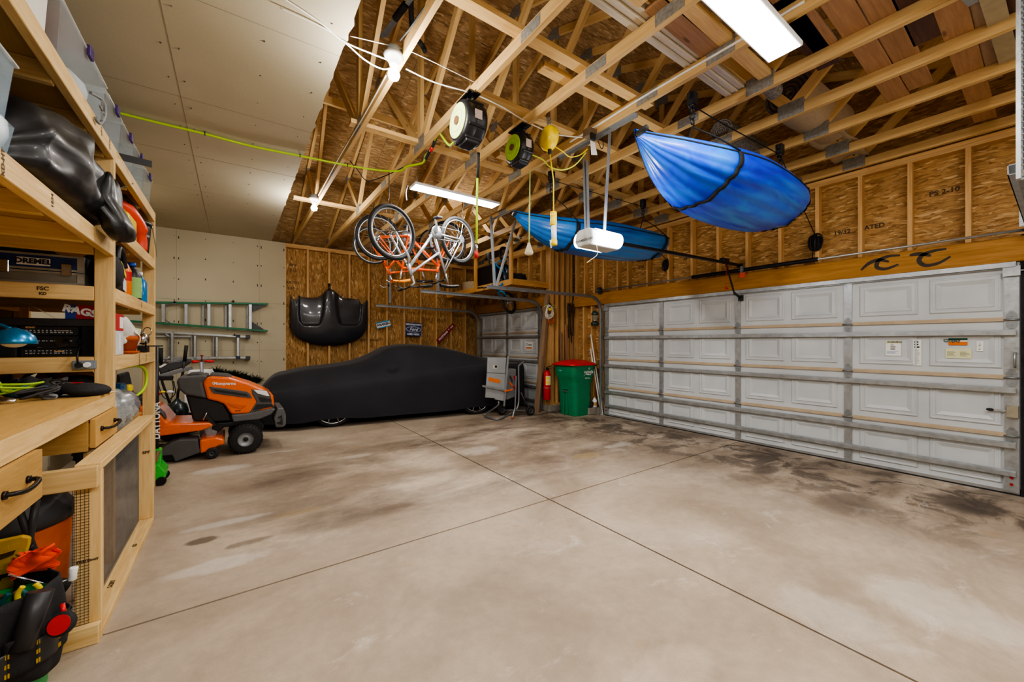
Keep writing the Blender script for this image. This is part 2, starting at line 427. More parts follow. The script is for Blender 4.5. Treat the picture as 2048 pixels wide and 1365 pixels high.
for u, v, rx, ry, cc, am in ((405, 1082, .10, .06, '#55483c', .8), (500, 1085, .16, .05, '#5d4f42', .6), (440, 1130, .35, .10, '#d8d1c8', .42), (455, 1045, .3, .07, '#ded8d0', .5), (440, 940, .3, .14, '#d8d2ca', .45), (600, 1024, .2, .06, '#a58a5c', .45), (800, 1012, .14, .05, '#6d5c4a', .55), (720, 912, .3, .08, '#c9bfae', .5),
                             (1175, 912, .25, .12, '#ad9562', .4), (1240, 890, .3, .12, '#d6cfc4', .45), (1530, 940, .28, .12, '#453a32', .75), (1930, 1010, .3, .25, '#3c322b', .75), (1700, 1010, .4, .25, '#5a4e44', .6), (1690, 1240, .25, .3, '#d2cabf', .32), (1880, 1220, .3, .4, '#d6cec2', .35), (1000, 845, .5, .2, '#6a5d50', .5), (1300, 860, .5, .2, '#64584c', .5), (960, 900, .4, .2, '#d2cabf', .35), (560, 1020, .7, .2, '#6e5f50', .35), (700, 1040, .5, .12, '#66584a', .35), (690, 970, .9, .25, '#8a7862', .35), (1330, 1365, .3, .15, '#c9b9a5', .3)):
    p = at(u, v, Z=0); blob(p.x, p.y, rx, ry, cc, am)
col = k.mix(1., col, k.ramp(n2, [(.3, .9), (.7, 1.06)]), 'MULTIPLY')
col = k.mix(1., col, k.ramp(n5, [(.3, .93), (.7, 1.05)]), 'MULTIPLY')
k.base(col); k.link(k.ramp(n1, [(.3, .5), (.7, .72)]), k.bsdf.inputs['Roughness']); k.bsdf.inputs['Specular IOR Level'].default_value = .35
k.bump(n2, .12, .004); CONC = k.m
CURB = M('rough concrete curb', '#8d867b', .9, 0, .2, 14, .4, 40)
XJ, YJ, G = 2.29, 2.655, .007
mb = MB()
for xa, xb in ((-1.7, XJ-G), (XJ+G, 6.1)):
    for ya, yb in ((-1.45, YJ-G), (YJ+G, 9.2)): mb.box(xa, xb, ya, yb, -.1, 0)
mb.mat = 1; mb.box(-1.7, 6.1, -1.45, 9.2, -.12, -.015)
mb.build('floor', [CONC, BLKM], kind='structure')
# ---- drywall
k = NT('unpainted drywall'); ob = k.coord('Object')
c = k.ramp(k.noise(ob, .8, 3), [(.3, srgb('#b9ae94')), (.7, srgb('#c8bea6'))])
c = k.mix(1., c, k.ramp(k.noise(ob, 60, 2), [(.3, .97), (.7, 1.02)]), 'MULTIPLY'); k.base(c); k.bsdf.inputs['Roughness'].default_value = .85; k.bsdf.inputs['Specular IOR Level'].default_value = .2
DRY = k.m
SEAM = M('drywall joint', '#8f8673', .9); NAIL = M('drywall screw head', '#3f3a33', .6)
XD = .60
mb = MB(); mb.box(-1.56, XD, YN, YF, ZC, ZC+.013)
# ragged cut edge
for i in range(26):
    yy = YN+.3*i+R.uniform(0, .2); mb.prism([(XD, yy, ZC), (XD+R.uniform(.003, .016), yy+.06, ZC), (XD, yy+.15, ZC)], (0, 0, .012))
ce = mb.build('ceiling', DRY, kind='structure')
mb = MB()
for yy in (7.79, 6.57, 5.35, 4.13, 2.91, 1.69): mb.box(-1.5, XD, yy-.002, yy+.002, ZC-.0012, ZC)
for xx in (-.35,):
    mb.box(xx-.002, xx+.002, YN, YF, ZC-.0012, ZC)
mb.build('drywall_seam', SEAM, ce)
mb = MB()
for xx in (-1.4, -.96, -.4, -.3, .16, .5):
    for i in range(24): mb.cyl((xx+R.uniform(-.01, .01), YN+.2+.41*i, ZC-.0015), (xx, YN+.2+.41*i, ZC), .006, n=6)
mb.build('screw_head', NAIL, ce)
# ---- far wall
def osb_quad(mb, o, ux, uy, w, h):
    o, ux, uy = V(o), V(ux), V(uy); ru, rv = R.uniform(0, 9), R.uniform(0, 9)
    mb.quad([o, o+ux*w, o+ux*w+uy*h, o+uy*h], [(ru, rv), (ru+w, rv), (ru+w, rv+h), (ru, rv+h)])
mb = MB()
for i, x0 in enumerate((.80, 2.02, 3.24, 4.46)):
    x1 = min(x0+1.216, 5.4)
    for z0, z1 in ((0, 2.434), (2.434, 3.38)): 
        ru, rv = R.uniform(0, 9), R.uniform(0, 9)
        # strands run upright on these sheets
        mb.quad([(x0, YF+.14, z0), (x1, YF+.14, z0), (x1, YF+.14, z1), (x0, YF+.14, z1)], [(rv, ru), (rv, ru+x1-x0), (rv+z1-z0, ru+x1-x0), (rv+z1-z0, ru)])
wf = mb.build('wall_far', OSBW, kind='structure')
for i in range(-1, 10):
    xx = 1.237+.4064*i
    MB().box(xx-.019, xx+.019, YF, YF+.139, .04, 3.31).build('stud', STUD, wf)
MB().box(.84, 5.2, YF, YF+.139, 3.307, 3.345).build('top_plate', STUD, wf)
MB().box(-1.5, 5.2, YF, YF+.139, 3.345, 3.383).build('top_plate', STUD, wf)
MB().box(.84, 5.2, YF, YF+.139, 0, .04).build('sill_plate', STUD, wf)
mb = MB(); mb.box(-1.56, .84, YF-.006, YF+.06, 0, ZC); mb.build('drywall_panel', DRY, wf)
mb = MB(); yy = YF-.0065
for z in (2.157, 1.25): mb.box(-1.5, .84, yy-.001, yy, z-.002, z+.002)
for x in (.40, -.82): mb.box(x-.002, x+.002, yy-.001, yy, 0, ZC)
mb.build('drywall_seam', SEAM, wf)
mb = MB()
for x in (.37, .43, -.01, -.42, -.79, -.85, .81):
    for i in range(9): mb.cyl((x, yy-.002, .3+.37*i+R.uniform(-.05, .05)), (x, yy, .3+.37*i), .007, n=6)
mb.build('screw_head', NAIL, wf)
# lumber-yard stamps on the sheathing
INK = M('faded black ink', '#4a3820', .8)
mb = MB()
for x, z, t in ((.98, 2.98, 'APA'), (.98, 2.86, '7/16'), (.98, 2.62, 'RATED'), (.98, 2.5, 'EXP 1'), (.98, 1.72, 'APA'), (2.5, 2.98, '24/16'), (2.5, 2.5, 'APA'), (2.5, 1.45, 'SHEATHING'), (3.7, 1.8, 'RATED'), (3.7, 2.55, 'APA')):
    mb.text(t, .075, (x, YF+.137, z), (1, 0, 0), (0, 0, 1), bold=.001)
mb.build('stamp_marking', INK, wf)
# ---- wall with the double door (right)
def pentagon(mb, X, ya, yb, za):
    ys = [ya+(yb-ya)*i/12 for i in range(13)]
    for a, b in zip(ys[:-1], ys[1:]):
        mb.quad([(X, a, za), (X, b, za), (X, b, roofz(b)), (X, a, roofz(a))], [(a, za), (b, za), (b, roofz(b)), (a, roofz(a))])
mb = MB(); XO = 5.96
pentagon(mb, XO, YN-.1, YF+.1, 2.30); osb_quad(mb, (XO, Y1, 0), (0, 1, 0), (0, 0, 1), 1.0, 2.4); osb_quad(mb, (XO, YN, 0), (0, 1, 0), (0, 0, 1), Y0-YN, 2.4)
wr = mb.build('wall_right', OSBW, kind='structure')
ys = [4.86, 4.62, 4.21]+[3.801-.4064*i for i in range(0, 12)]+[5.2, 5.44, 5.7, 5.95]
for yy in ys: MB().box(XW+.04, XO-.002, yy-.019, yy+.019, 2.36, 3.307).build('stud', STUD, wr)
for yy in (5.21, 5.25, 5.5, 5.72, 5.98, .14, .06, -.35, -.75): MB().box(XW+.03, XO-.002, yy-.019, yy+.019, .1, 2.36).build('stud', STUD, wr)
for z in (3.307, 3.345): MB().box(XW+.04, XO-.002, -1.2, 6.0, z, z+.037).build('top_plate', STUD, wr)
hd = MB().box(XW-.02, XO-.002, -.1, 5.95, 2.135, 2.365).build('header_beam', OLDW, wr, bevel=.004)
mb = MB(); hx = XW-.0215
def hp(u, v): return at(u, v, X=hx)
for st in ([(1722, 541), (1738, 527), (1758, 520), (1778, 524)], [(1800, 511), (1776, 513), (1757, 522), (1754, 535), (1772, 538), (1797, 529)],
           [(1819, 511), (1840, 508), (1862, 512)], [(1893, 498), (1868, 502), (1846, 510), (1838, 522), (1850, 531), (1876, 527), (1901, 513)]):
    p = smoothpath([hp(*q) for q in st], 6); n = len(p)
    mb.stroke(p, [.018+.02*math.sin(PI*i/(n-1)) for i in range(n)], (-1, 0, 0))
mb.build('spray_mark', M('black spray paint', '#33281c', .7), hd)
for yy, z, t in ((3.55, 2.75, 'XP'), (3.0, 2.62, 'APA'), (1.55, 2.72, '19/32'), (1.28, 2.72, 'RATED'), (.72, 2.95, 'PS 2-10'), (4.4, 2.75, '3/16')):
    mb = MB().text(t, .07, (XO-.003, yy, z), (0, -1, 0), (0, 0, 1), bold=.002); mb.build('stamp_marking', INK, wr)
# ---- pier between the two doors and the single door bay
mb = MB(); osb_quad(mb, (5.2, 6.14, 0), (1, 0, 0), (0, 0, 1), .76, 3.38); wp = mb.build('wall_pier', OSBW, kind='structure')
for xx in (5.22, 5.27, 5.40, 5.56, 5.70, 5.79): MB().box(xx-.019, xx+.019, 6.0, 6.138, .17, 3.38).build('stud', STUD, wp)
MB().box(5.2, 5.95, 5.99, 6.14, .13, .17).build('sill_plate', STUD, wp)
mb = MB(); mb.box(5.16, 5.95, 5.98, 6.2, 0, .13); mb.build('baseboard_pier', CURB, bevel=.01, kind='structure')
mb = MB(); mb.box(5.78, 5.97, 5.22, 5.98, 0, .13); mb.build('baseboard_right', CURB, bevel=.01, kind='structure')
mb = MB(); osb_quad(mb, (XS+.10, 6.14, 2.1), (0, 1, 0), (0, 0, 1), 2.9, 1.28)
osb_quad(mb, (XS+.10, 6.1, 0), (0, 1, 0), (0, 0, 1), .22, 2.2); osb_quad(mb, (XS+.10, 8.76, 0), (0, 1, 0), (0, 0, 1), .3, 2.2)
wb = mb.build('wall_bay', OSBW, kind='structure')
for yy in (6.16, 6.24, 8.83, 8.95): MB().box(XS, XS+.098, yy-.019, yy+.019, .0, 2.36).build('stud', STUD, wb)
for i in range(7): MB().box(XS, XS+.098, 6.3+.4064*i-.019, 6.3+.4064*i+.019, 2.36, 3.3).build('stud', STUD, wb)
MB().box(XS-.015, XS+.098, 6.15, YF, 2.14, 2.36).build('header_beam', OLDW, wb, bevel=.004)
MB().box(XS, XS+.098, 6.14, YF, 3.3, 3.38).build('top_plate', STUD, wb)
# ---- walls behind and beside the camera, roof
mb = MB(); mb.box(-1.62, -1.56, YN, YF+.1, 0, 5.7); mb.build('wall_left', DRY, kind='structure')
mb = MB(); mb.box(-1.6, 6.0, YN-.06, YN, 0, 3.5); mb.build('wall_near', DRY, kind='structure')
mb = MB()
for i in range(7):
    x0 = -1.7+1.22*i; x1 = x0+1.215
    for (ya, yb) in ((YF+.2, YF-2.24), (YF-2.246, YF-4.6), (YF-4.606, YRID), (YRID, YRID-2.4), (YRID-2.406, YN-.2)):
        za, zb = roofz(ya), roofz(yb); L = math.hypot(ya-yb, za-zb); ru, rv = R.uniform(0, 9), R.uniform(0, 9)
        mb.quad([(x0, ya, za), (x1, ya, za), (x1, yb, zb), (x0, yb, zb)], [(ru, rv), (ru+1.215, rv), (ru+1.215, rv+L), (ru, rv+L)])
mb.build('roof_deck', OSBR, kind='structure', solid=.012)
mb = MB(); gx = -1.7
# ---- trusses
PLATE = M('punched truss plate', '#8f8d86', .55, .35, .3, 40, .5, 90)
TJ = {'h0': (YF+.02, ZC+.045), 'h1': (YN+.0, ZC+.045), 'b1': (6.35, ZC+.045), 'b2': (3.87, ZC+.045), 'b3': (1.39, ZC+.045)}
def tz(y): return roofz(y)-.06
def truss(X, label):
    t = thing('roof_truss', label, 'truss', (X, YRID, ZC), group='exposed roof trusses')
    MB().bar((X, YN-.1, ZC+.045), (X, YF+.12, ZC+.045), .038, .089).build('bottom_chord', TRUSS, t)
    MB().bar((X, YF+.15, tz(YF+.15)), (X, YRID, tz(YRID)), .038, .089).build('top_chord', TRUSS, t)
    MB().bar((X, YN-.15, tz(YN-.15)), (X, YRID, tz(YRID)), .038, .089).build('top_chord', TRUSS, t)
    zb = ZC+.09
    for (ya, yb) in ((6.35, 7.06), (6.33, 5.32), (3.93, 5.26), (3.81, 2.48), (1.41, 2.42), (1.39, .68), (3.87, 3.87)):
        MB().bar((X, ya, zb), (X, yb, tz(yb)-.03), .0375, .085, up=(0, 1, .01)).build('web', TRUSS, t)
    for y, z, w, h in ((6.34, ZC+.07, .2, .13), (3.87, ZC+.07, .26, .13), (1.4, ZC+.07, .2, .13), (7.06, tz(7.06)-.02, .16, .12), (5.29, tz(5.29)-.03, .2, .13), (2.45, tz(2.45)-.03, .2, .13), (3.87, tz(3.87)-.03, .24, .14), (8.75, ZC+.08, .3, .1), (5.05, ZC+.045, .2, .076), (2.0, ZC+.045, .2, .076)):
        MB().box(X-.0205, X+.0205, y-w/2, y+w/2, z-h/2, z+h/2).build('gusset_plate', PLATE, t)
    return t
ordn = ['exposed roof truss nearest the drywall ceiling, carrying the two bare bulbs', 'exposed roof truss carrying the larger pale green hose reel', 'exposed roof truss carrying the smaller green reel and yellow cord reel',
        'exposed roof truss carrying the garage opener hanger angle', 'exposed roof truss above the nose of the light blue kayak', 'exposed roof truss crossing over the middle of the light blue kayak',
        'exposed roof truss under the rolled carpets', 'exposed roof truss last but one before the double door wall', 'gable roof truss standing on the top plate of the double door wall']
X0T = .972
t0 = truss(X0T, ordn[0])
for i in range(1, 9): dup(t0, T(V((X0T+.6096*i-(.05 if i == 8 else 0), YRID, ZC))), ordn[i])
# attic gable hidden over the drywall
# lateral braces lying across the chords
ZB = ZC+.09
def brace(x0, x1, y, label, w=.089, z=ZB+.02):
    return MB().bar((x0, y, z), (x1, y, z), w, .038).build('lateral_brace', TRUSS, label=label, cat='lumber', group='lateral braces lying across the truss chords')
brace(.9, 3.0, 2.13, 'pine brace lying across the trusses beside the white trim boards'); brace(1.9, 5.9, 2.30, 'pine brace lapped beside another one over the light blue kayak nose')
brace(.9, 2.9, 3.93, 'pine brace lying over the trusses above the bicycles and shop light'); brace(2.4, 5.85, 3.66, 'pine brace lying across the trusses over the dark blue kayak')
brace(1.58, 5.85, 2.86, 'pine brace lying across the trusses beside the yellow cord reel'); brace(.7, 5.8, 6.45, 'pine brace lying across the trusses beyond the bicycles')
brace(.9, 3.5, 1.36, 'pine brace lying across the trusses over the bright shop light')
mb = MB().bar((-.9, 5.2, 4.35), (5.8, 5.2, 4.35), .038, .089); mb.build('lateral_brace', TRUSS, label='pine brace nailed high across the truss webs', cat='lumber', group='lateral braces lying across the truss chords')
# ---- sectional garage doors
k = NT('white door steel'); ob = k.coord('Object'); k.base(k.ramp(k.noise(ob, 3, 3), [(.3, srgb('#b9bec2')), (.7, srgb('#c6cacc'))]))
k.bsdf.inputs['Roughness'].default_value = .48; k.bump(k.noise(k.coord('Object', (1, 1, 5)), 60, 3), .12, .002); DOORW = k.m
TANS = M('tan section edge', '#b9a58a', .7, 0, .1)
REDP = M('red painted bolt', '#a01818', .5)
def make_door(name, X, Yf, bays, struts, label, extras=None):
    d = thing(name, label, 'garage door', (X, Yf-.61*bays, 0), kind='structure')
    Wd = 1.219*bays; ya, yb = Yf-Wd, Yf; H = .5335
    for r in range(4):
        z0, z1 = r*H+.012, (r+1)*H-.003
        mb = MB(); mb.box(X+.002, X+.035, ya, yb, z0, z1)
        for b in range(bays):
            for p in range(2):
                c = yb-1.219*b-.335-.55*p; w, za, zb = .235, z0+.075, z1-.09
                rings = [(0, 0), (.010, -.010), (.018, -.010), (.024, -.006), (.044, -.009), (.050, -.014), (.085, .001)]
                prev = None
                for ins, dx in rings:
                    q = [V((X+dx, c-w+ins, za+ins)), V((X+dx, c+w-ins, za+ins)), V((X+dx, c+w-ins, zb-ins)), V((X+dx, c-w+ins, zb-ins))]
                    if prev:
                        for i in range(4): mb.quad([prev[i], prev[(i+1) % 4], q[(i+1) % 4], q[i]])
                    prev = q
                mb.quad(prev)
        mb.build('door_section', DOORW, d)
    for r in (1, 2, 3):
        MB().box(X-.018, X+.004, ya+.03, yb-.02, r*H-.006, r*H+.03).box(X-.021, X-.018, ya+.03, yb-.02, r*H+.008, r*H+.012).build('edge_strip', TANS, d)
    MB().box(X-.01, X+.03, ya, yb, 0, .014).build('bottom_seal', BLKR, d)
    MB().box(X-.008, X, ya, yb, .014, .04).build('bottom_retainer', ALU, d)
    for z in struts:
        mb = MB(); mb.box(X-.055, X-.045, ya+.02, yb-.02, z-.016, z+.016)
        mb.box(X-.055, X-.02, ya+.02, yb-.02, z+.016, z+.019); mb.box(X-.055, X-.02, ya+.02, yb-.02, z-.019, z-.016); mb.box(X-.024, X-.02, ya+.02, yb-.02, z-.03, z+.03); mb.build('strut', GALV, d)
    for b in range(bays+1):
        w = .085 if b in (0, bays) else .07
        yc = yb-1.219*b+(-.045 if b == 0 else (.045 if b == bays else 0))
        mb = MB(); mb.box(X-.014, X-.002, yc-w/2, yc+w/2, .03, 4*H-.02)
        for i in range(14):
            z = .12+.15*i+R.uniform(-.02, .02); mb.cyl((X-.0155, yc+.012*(-1)**i, z), (X-.013, yc+.012*(-1)**i, z), .004, n=6)
        mb.build('end_stile' if b in (0, bays) else 'stile', GALV, d)
        for r in (1, 2, 3):
            z = r*H; mb = MB()
            for s in (-1, 1):
                mb.prism([(X-.019, yc-.035, z+s*.01), (X-.019, yc+.035, z+s*.01), (X-.019, yc+.032, z+s*.05), (X-.019, yc+.012, z+s*.085), (X-.019, yc-.012, z+s*.085), (X-.019, yc-.032, z+s*.05)], (.004, 0, 0))
                for q in (.04, .07): mb.cyl((X-.025, yc, z+s*q), (X-.018, yc, z+s*q), .007, n=6)
            mb.cyl((X-.028, yc-.045, z+.006), (X-.028, yc+.045, z+.006), .008, n=8); mb.build('hinge', GALVD, d)
        if b in (0, bays):
            s = 1 if b == 0 else -1
            MB().box(X-.045, X-.014, yc-.05, yc+.05, 4*H-.13, 4*H-.04).cyl((X-.035, yc, 4*H-.085), (X-.035, yc+s*.1, 4*H-.085), .007, n=8).build('top_roller_bracket', GALV, d)
            mb = MB(); mb.box(X-.03, X-.014, yc-.045, yc+.045, .03, .2); mb.mat = 1
            for z in (.1, .16): mb.cyl((X-.04, yc, z), (X-.03, yc, z), .012, n=8)
            mb.build('bottom_bracket', [GALV, REDP], d)
    return d
sz = [at(2030, v, X=XW-.055).z for v in (531, 666, 783, 894, 951)]
sz[0] = 2.105
d1 = make_door('door_1', XW, Y1, 4, sz, 'white double garage door with galvanised struts, closed')
d2 = make_door('door_2', XS+.02, 8.76, 2, [2.1, 1.52, .99, .45, .16], 'white single garage door behind the covered car')
def dq(u0, v0, u1, v1, X=XW-.0075):
    a, b = at(u0, v0, X=X), at(u1, v1, X=X); return (min(a.y, b.y), max(a.y, b.y), min(a.z, b.z), max(a.z, b.z))
def sticker(name, u0, v0, u1, v1, mats, lab, draw=None, X=XW-.0075):
    y0_, y1_, z0_, z1_ = dq(u0, v0, u1, v1, X); mb = MB(); mb.box(X, X+.001, y0_, y1_, z0_, z1_)
    if draw: draw(mb, X-.0006, y0_, y1_, z0_, z1_)
    mb.build(name, mats, d1, label=lab)
INKB = M('black ink', '#2b2b2c', .8); INKBL = M('blue ink', '#6f8fc0', .8); INKO = M('orange ink', '#d8701c', .8); INKG = M('dark green ink', '#123f2a', .8)
def lines(mb, X, y0, y1, z0, z1, n, mat=1, fill=.45):
    mb.mat = mat; h = (z1-z0)/n
    for i in range(n):
        L = (y1-y0)*R.uniform(.6, 1.); zc = z1-(i+.5)*h; mb.quad([(X, y1, zc-h*fill/2), (X, y1-L, zc-h*fill/2), (X, y1-L, zc+h*fill/2), (X, y1, zc+h*fill/2)])
def d_warn(mb, X, y0, y1, z0, z1):
    mb.mat = 2; mb.quad([(X, y0, z1-.03), (X, y1, z1-.03), (X, y1, z1), (X, y0, z1)])
    mb.mat = 1; mb.text('WARNING', .024, (X-.001, (y0+y1)/2-.01, z1-.015), (0, -1, 0), (0, 0, 1), bold=.0008)
    lines(mb, X, y0+.04, y1-.04, z1-.1, z1-.04, 4); lines(mb, X, y0+.01, y1-.01, z0+.02, z1-.11, 7, 3)
sticker('warning_sticker', 1771, 682, 1802, 712, [PAPER, INKB, CREAM, INKBL], 'white warning sticker with yellow heading', d_warn)
sticker('instruction_sticker', 1826, 680, 1843, 732, [PAPER, INKB], 'tall narrow white sticker with small drawings', lambda mb, X, a, b, c, d: (lines(mb, X, a+.01, b-.01, d-.09, d-.01, 3, 1, .6), lines(mb, X, a+.01, b-.01, c+.02, d-.1, 12, 1, .25)))
def d_brand(mb, X, y0, y1, z0, z1):
    mb.mat = 2; mb.quad([(X, y0, z1-.02), (X, y1, z1-.02), (X, y1, z1), (X, y0, z1)]); mb.mat = 3; mb.quad([(X, y0, z0), (X, y1, z0), (X, y1, z0+.035), (X, y0, z0+.035)])
    mb.mat = 2; mb.text('Clopay', .04, (X-.001, (y0+y1)/2+.04, (z0+z1)/2+.01), (0, -1, 0), (0, 0, 1), bold=.001)
sticker('maker_sticker', 1897, 677, 1935, 691, [PAPER, INKB, INKG, INKO], 'white sticker with green logo and orange band', d_brand)
sticker('care_sticker', 1891, 697, 1943, 718, [CREAM, INKG], 'cream sticker of small green print', lambda mb, X, a, b, c, d: (lines(mb, X, a+.01, (a+b)/2-.01, c+.02, d-.03, 6, 1, .3), lines(mb, X, (a+b)/2+.01, b-.01, c+.02, d-.03, 6, 1, .3)))
sticker('label_sticker', 1953, 683, 1967, 703, [PAPER, INKB], 'small white sticker near the end stile', lambda mb, X, a, b, c, d: lines(mb, X, a+.01, b-.01, c+.01, d-.01, 6, 1, .25))
# lift handle and slide lock near the end of the double door
p = at(2030, 733, X=XW-.02); a_ = at(2030, 718, X=XW-.02)
mb = MB(); mb.tube([(XW-.015, p.y, p.z-.01), (XW-.06, p.y, p.z), (XW-.06, p.y, p.z+.12), (XW-.015, p.y, p.z+.13)], .009, 8); mb.box(XW-.02, XW-.012, p.y-.022, p.y+.022, p.z-.03, p.z); mb.box(XW-.02, XW-.012, p.y-.022, p.y+.022, p.z+.12, p.z+.15); mb.build('lift_handle', GALV, d1)
q0 = at(2012, 823, X=XW-.03); q1 = at(2038, 823, X=XW-.03); q2 = at(1980, 820, X=XW-.03)
lk = MB().box(XW-.05, XW-.013, q1.y, q0.y, q0.z-.055, q0.z+.055).build('slide_lock', M('zinc plated lock', '#a9a494', .4, .7), d1, bevel=.004)
MB().box(XW-.037, XW-.03, q0.y-.02, q2.y, q0.z-.004, q0.z+.012).build('lock_bolt', GALV, lk); MB().ball((XW-.034, q2.y, q0.z+.004), (.012, .025, .014)).build('bolt_grip', BLKR, lk)
q0 = at(1022, 703, X=XS+.012)
MB().box(XS+.011, XS+.013, q0.y-.0, q0.y-.0+.001, 0, .001).build('edge_strip', TANS, d2)
pc = at(1058, 696, X=XS+.01)
mb = MB(); mb.box(XS+.011, XS+.0125, pc.y-.13, pc.y+.13, pc.z-.04, pc.z+.12); mb.mat = 1; mb.text('Clopay', .07, (XS+.0095, pc.y, pc.z+.07), (0, -1, 0), (0, 0, 1), bold=.001); mb.mat = 2; mb.box(XS+.0095, XS+.011, pc.y-.1, pc.y+.1, pc.z-.02, pc.z+.01)
mb.build('maker_sticker', [PAPER, INKG, INKO], d2)
# ---- door tracks
def track(label, Xd, Y, xend, ztop, drop=0., vert=True):
    t = thing('door_track', label, 'garage door track', (Xd-.06, Y, 0), group='garage door tracks')
    r = .30; pts = [(Xd-.06, Y, .02), (Xd-.06, Y, ztop-r)] if vert else []
    for i in range(1, 9):
        a = PI/2*i/8; pts.append((Xd-.06-r+r*math.cos(a), Y, ztop-r+r*math.sin(a)))
    pts.append((xend, Y, ztop-drop)); mb = MB()
    # channel profile: web plus two lips
    P = [V(p) for p in pts]
    for dy, dn in ((0, 0), (-.018, .024), (-.018, -.024)):
        for i in range(len(P)-1):
            d = (P[i+1]-P[i]).normalized(); n = V((0, 1, 0)).cross(d)
            a, b = P[i]+n*dn+V((0, dy, 0)), P[i+1]+n*dn+V((0, dy, 0))
            if dn == 0: mb.bar(a, b, .004, .052, up=n) if abs(n.z) < .99 else mb.bar(a, b, .004, .052, up=(0, 0, 1))
            else: mb.bar(a, b, .04, .004, up=n)
    mb.build('track_channel', GALV, t)
    if vert:
        for z in (.3, .9, 1.5): MB().box(Xd-.06, Xd+.03, Y-.004, Y+.03, z-.04, z+.04).build('track_bracket', GALVD, t)
    return t
def strap(mb, a, b, w=.03):
    a, b = V(a), V(b); d = (b-a).normalized(); mb.bar(a, b, w, .004, up=(0, 1, 0)); mb.bar(a+V((0, 0, 0)), b, .004, w, up=(0, 1, 0), off=(w/2, w/2))
PERF = NT('perforated galvanised angle'); _uv = PERF.n.new('ShaderNodeUVMap'); _uv.uv_map = 'UVMap'; _mp = PERF.add('ShaderNodeMapping'); _mp.inputs['Scale'].default_value = (40, 3, 1); PERF.link(_uv.outputs[0], _mp.inputs[0])
_w = PERF.add('ShaderNodeTexWave', Scale=1.0); PERF.link(_mp.outputs[0], _w.inputs[0]); PERF.base(PERF.ramp(_w.outputs['Fac'], [(.3, srgb('#b4b8ba')), (.75, srgb('#a2a6a8')), (.92, srgb('#2a2a2b'))])); PERF.bsdf.inputs['Metallic'].default_value = .6; PERF.bsdf.inputs['Roughness'].default_value = .45; PERF = PERF.m
YTF = Y1+.07
tf = track('galvanised door track hung from perforated angles beside the loft', XW, YTF, 3.2, 2.27, .01)
mb = MB(); strap(mb, (3.35, YTF, 2.28), (3.28, YTF, 3.37)); strap(mb, (3.38, YTF, 2.28), (3.72, YTF-.05, 3.37)); mb.build('hanger_strap', PERF, tf)
MB().bar((3.35, YTF-.42, 3.36), (3.35, YTF+.2, 3.36), .035, .004).bar((3.35, YTF-.42, 3.35), (3.35, YTF+.2, 3.35), .004, .03).build('hanger_angle', PERF, tf)
tn = track('galvanised door track ending in mid air at the frame edge', XW, Y0-.07, 3.2, 2.27, .0)
mb = MB(); strap(mb, (4.9, Y0-.07, 2.28), (4.9, Y0-.07, 3.36), .035); mb.build('hanger_strap', PERF, tn)
ts = track('galvanised door track hanging below the orange bicycle handlebars', XS+.02, 6.25, at(842, 584, Y=6.25).x, 2.24, -.02)
p = at(877, 584, Y=6.25); mb = MB(); strap(mb, p, (p.x, p.y, 3.37), .035); mb.build('hanger_strap', PERF, ts)
tb = track('galvanised door track running along the wall over the signs', XS+.02, 8.83, at(752, 607, Y=8.83).x, 2.19, -.03)
p = at(780, 606, Y=8.83); mb = MB(); strap(mb, p, (p.x, p.y, at(780, 560, Y=8.83).z+.25), .05); mb.build('hanger_strap', PERF, tb)
MB().box(XW-.015, XW+.09, Y0-.075, Y0-.006, 0, 2.14).build('trim_1', BLKM, kind='structure')
# ---- torsion shaft over the double door
t = thing('torsion_shaft', 'steel torsion shaft with dark coil springs above the double door', 'torsion spring', (XW-.1, 2.7, 2.41)); xz = (XW-.09, 2.40)
MB().cyl((xz[0], Y0-.12, xz[1]), (xz[0], Y1+.12, xz[1]), .0127, n=12).build('shaft', ALU, t)
ya, yb, yc = at(1384, 557, X=xz[0]).y, at(1636, 525, X=xz[0]).y, at(1484, 541, X=xz[0]).y
for a, b in ((ya, yc+.03), (yc-.03, yb)):
    mb = MB(); n = int(abs(a-b)/.012); 
    mb.lathe([(.024+.004*(i % 2), -abs(a-b)*i/(2*n)) for i in range(2*n+1)], (xz[0], a, xz[1]), (0, 1, 0), 12); mb.build('spring', STEELB, t)
for y in (yc, Y1+.1, Y0-.1): MB().box(xz[0]-.02, XW-.02, y-.015, y+.015, xz[1]-.07, xz[1]+.05).build('bearing_bracket', GALVD, t)
for y in (Y1+.06, Y0-.06): MB().lathe([(.03, -.03), (.06, -.028), (.06, -.02), (.045, -.01), (.045, .01), (.06, .02), (.06, .03)], (xz[0], y, xz[1]), (0, 1, 0), 20).build('cable_drum', DGREYP, t)
MB().box(xz[0]-.03, xz[0]-.005, yc-.05, yc+.02, 2.29, 2.36).build('winding_tag', M('orange warning tag', '#d84a18', .6), t)
# cardboard and air conditioner duct behind the bikes: spiral vent pipe on the far wall
p0, p1 = at(781, 552, Y=8.9), at(781, 606, Y=8.9)
# ================================================================== THINGS HUNG FROM THE TRUSSES
def chx(k): return X0T+.6096*k
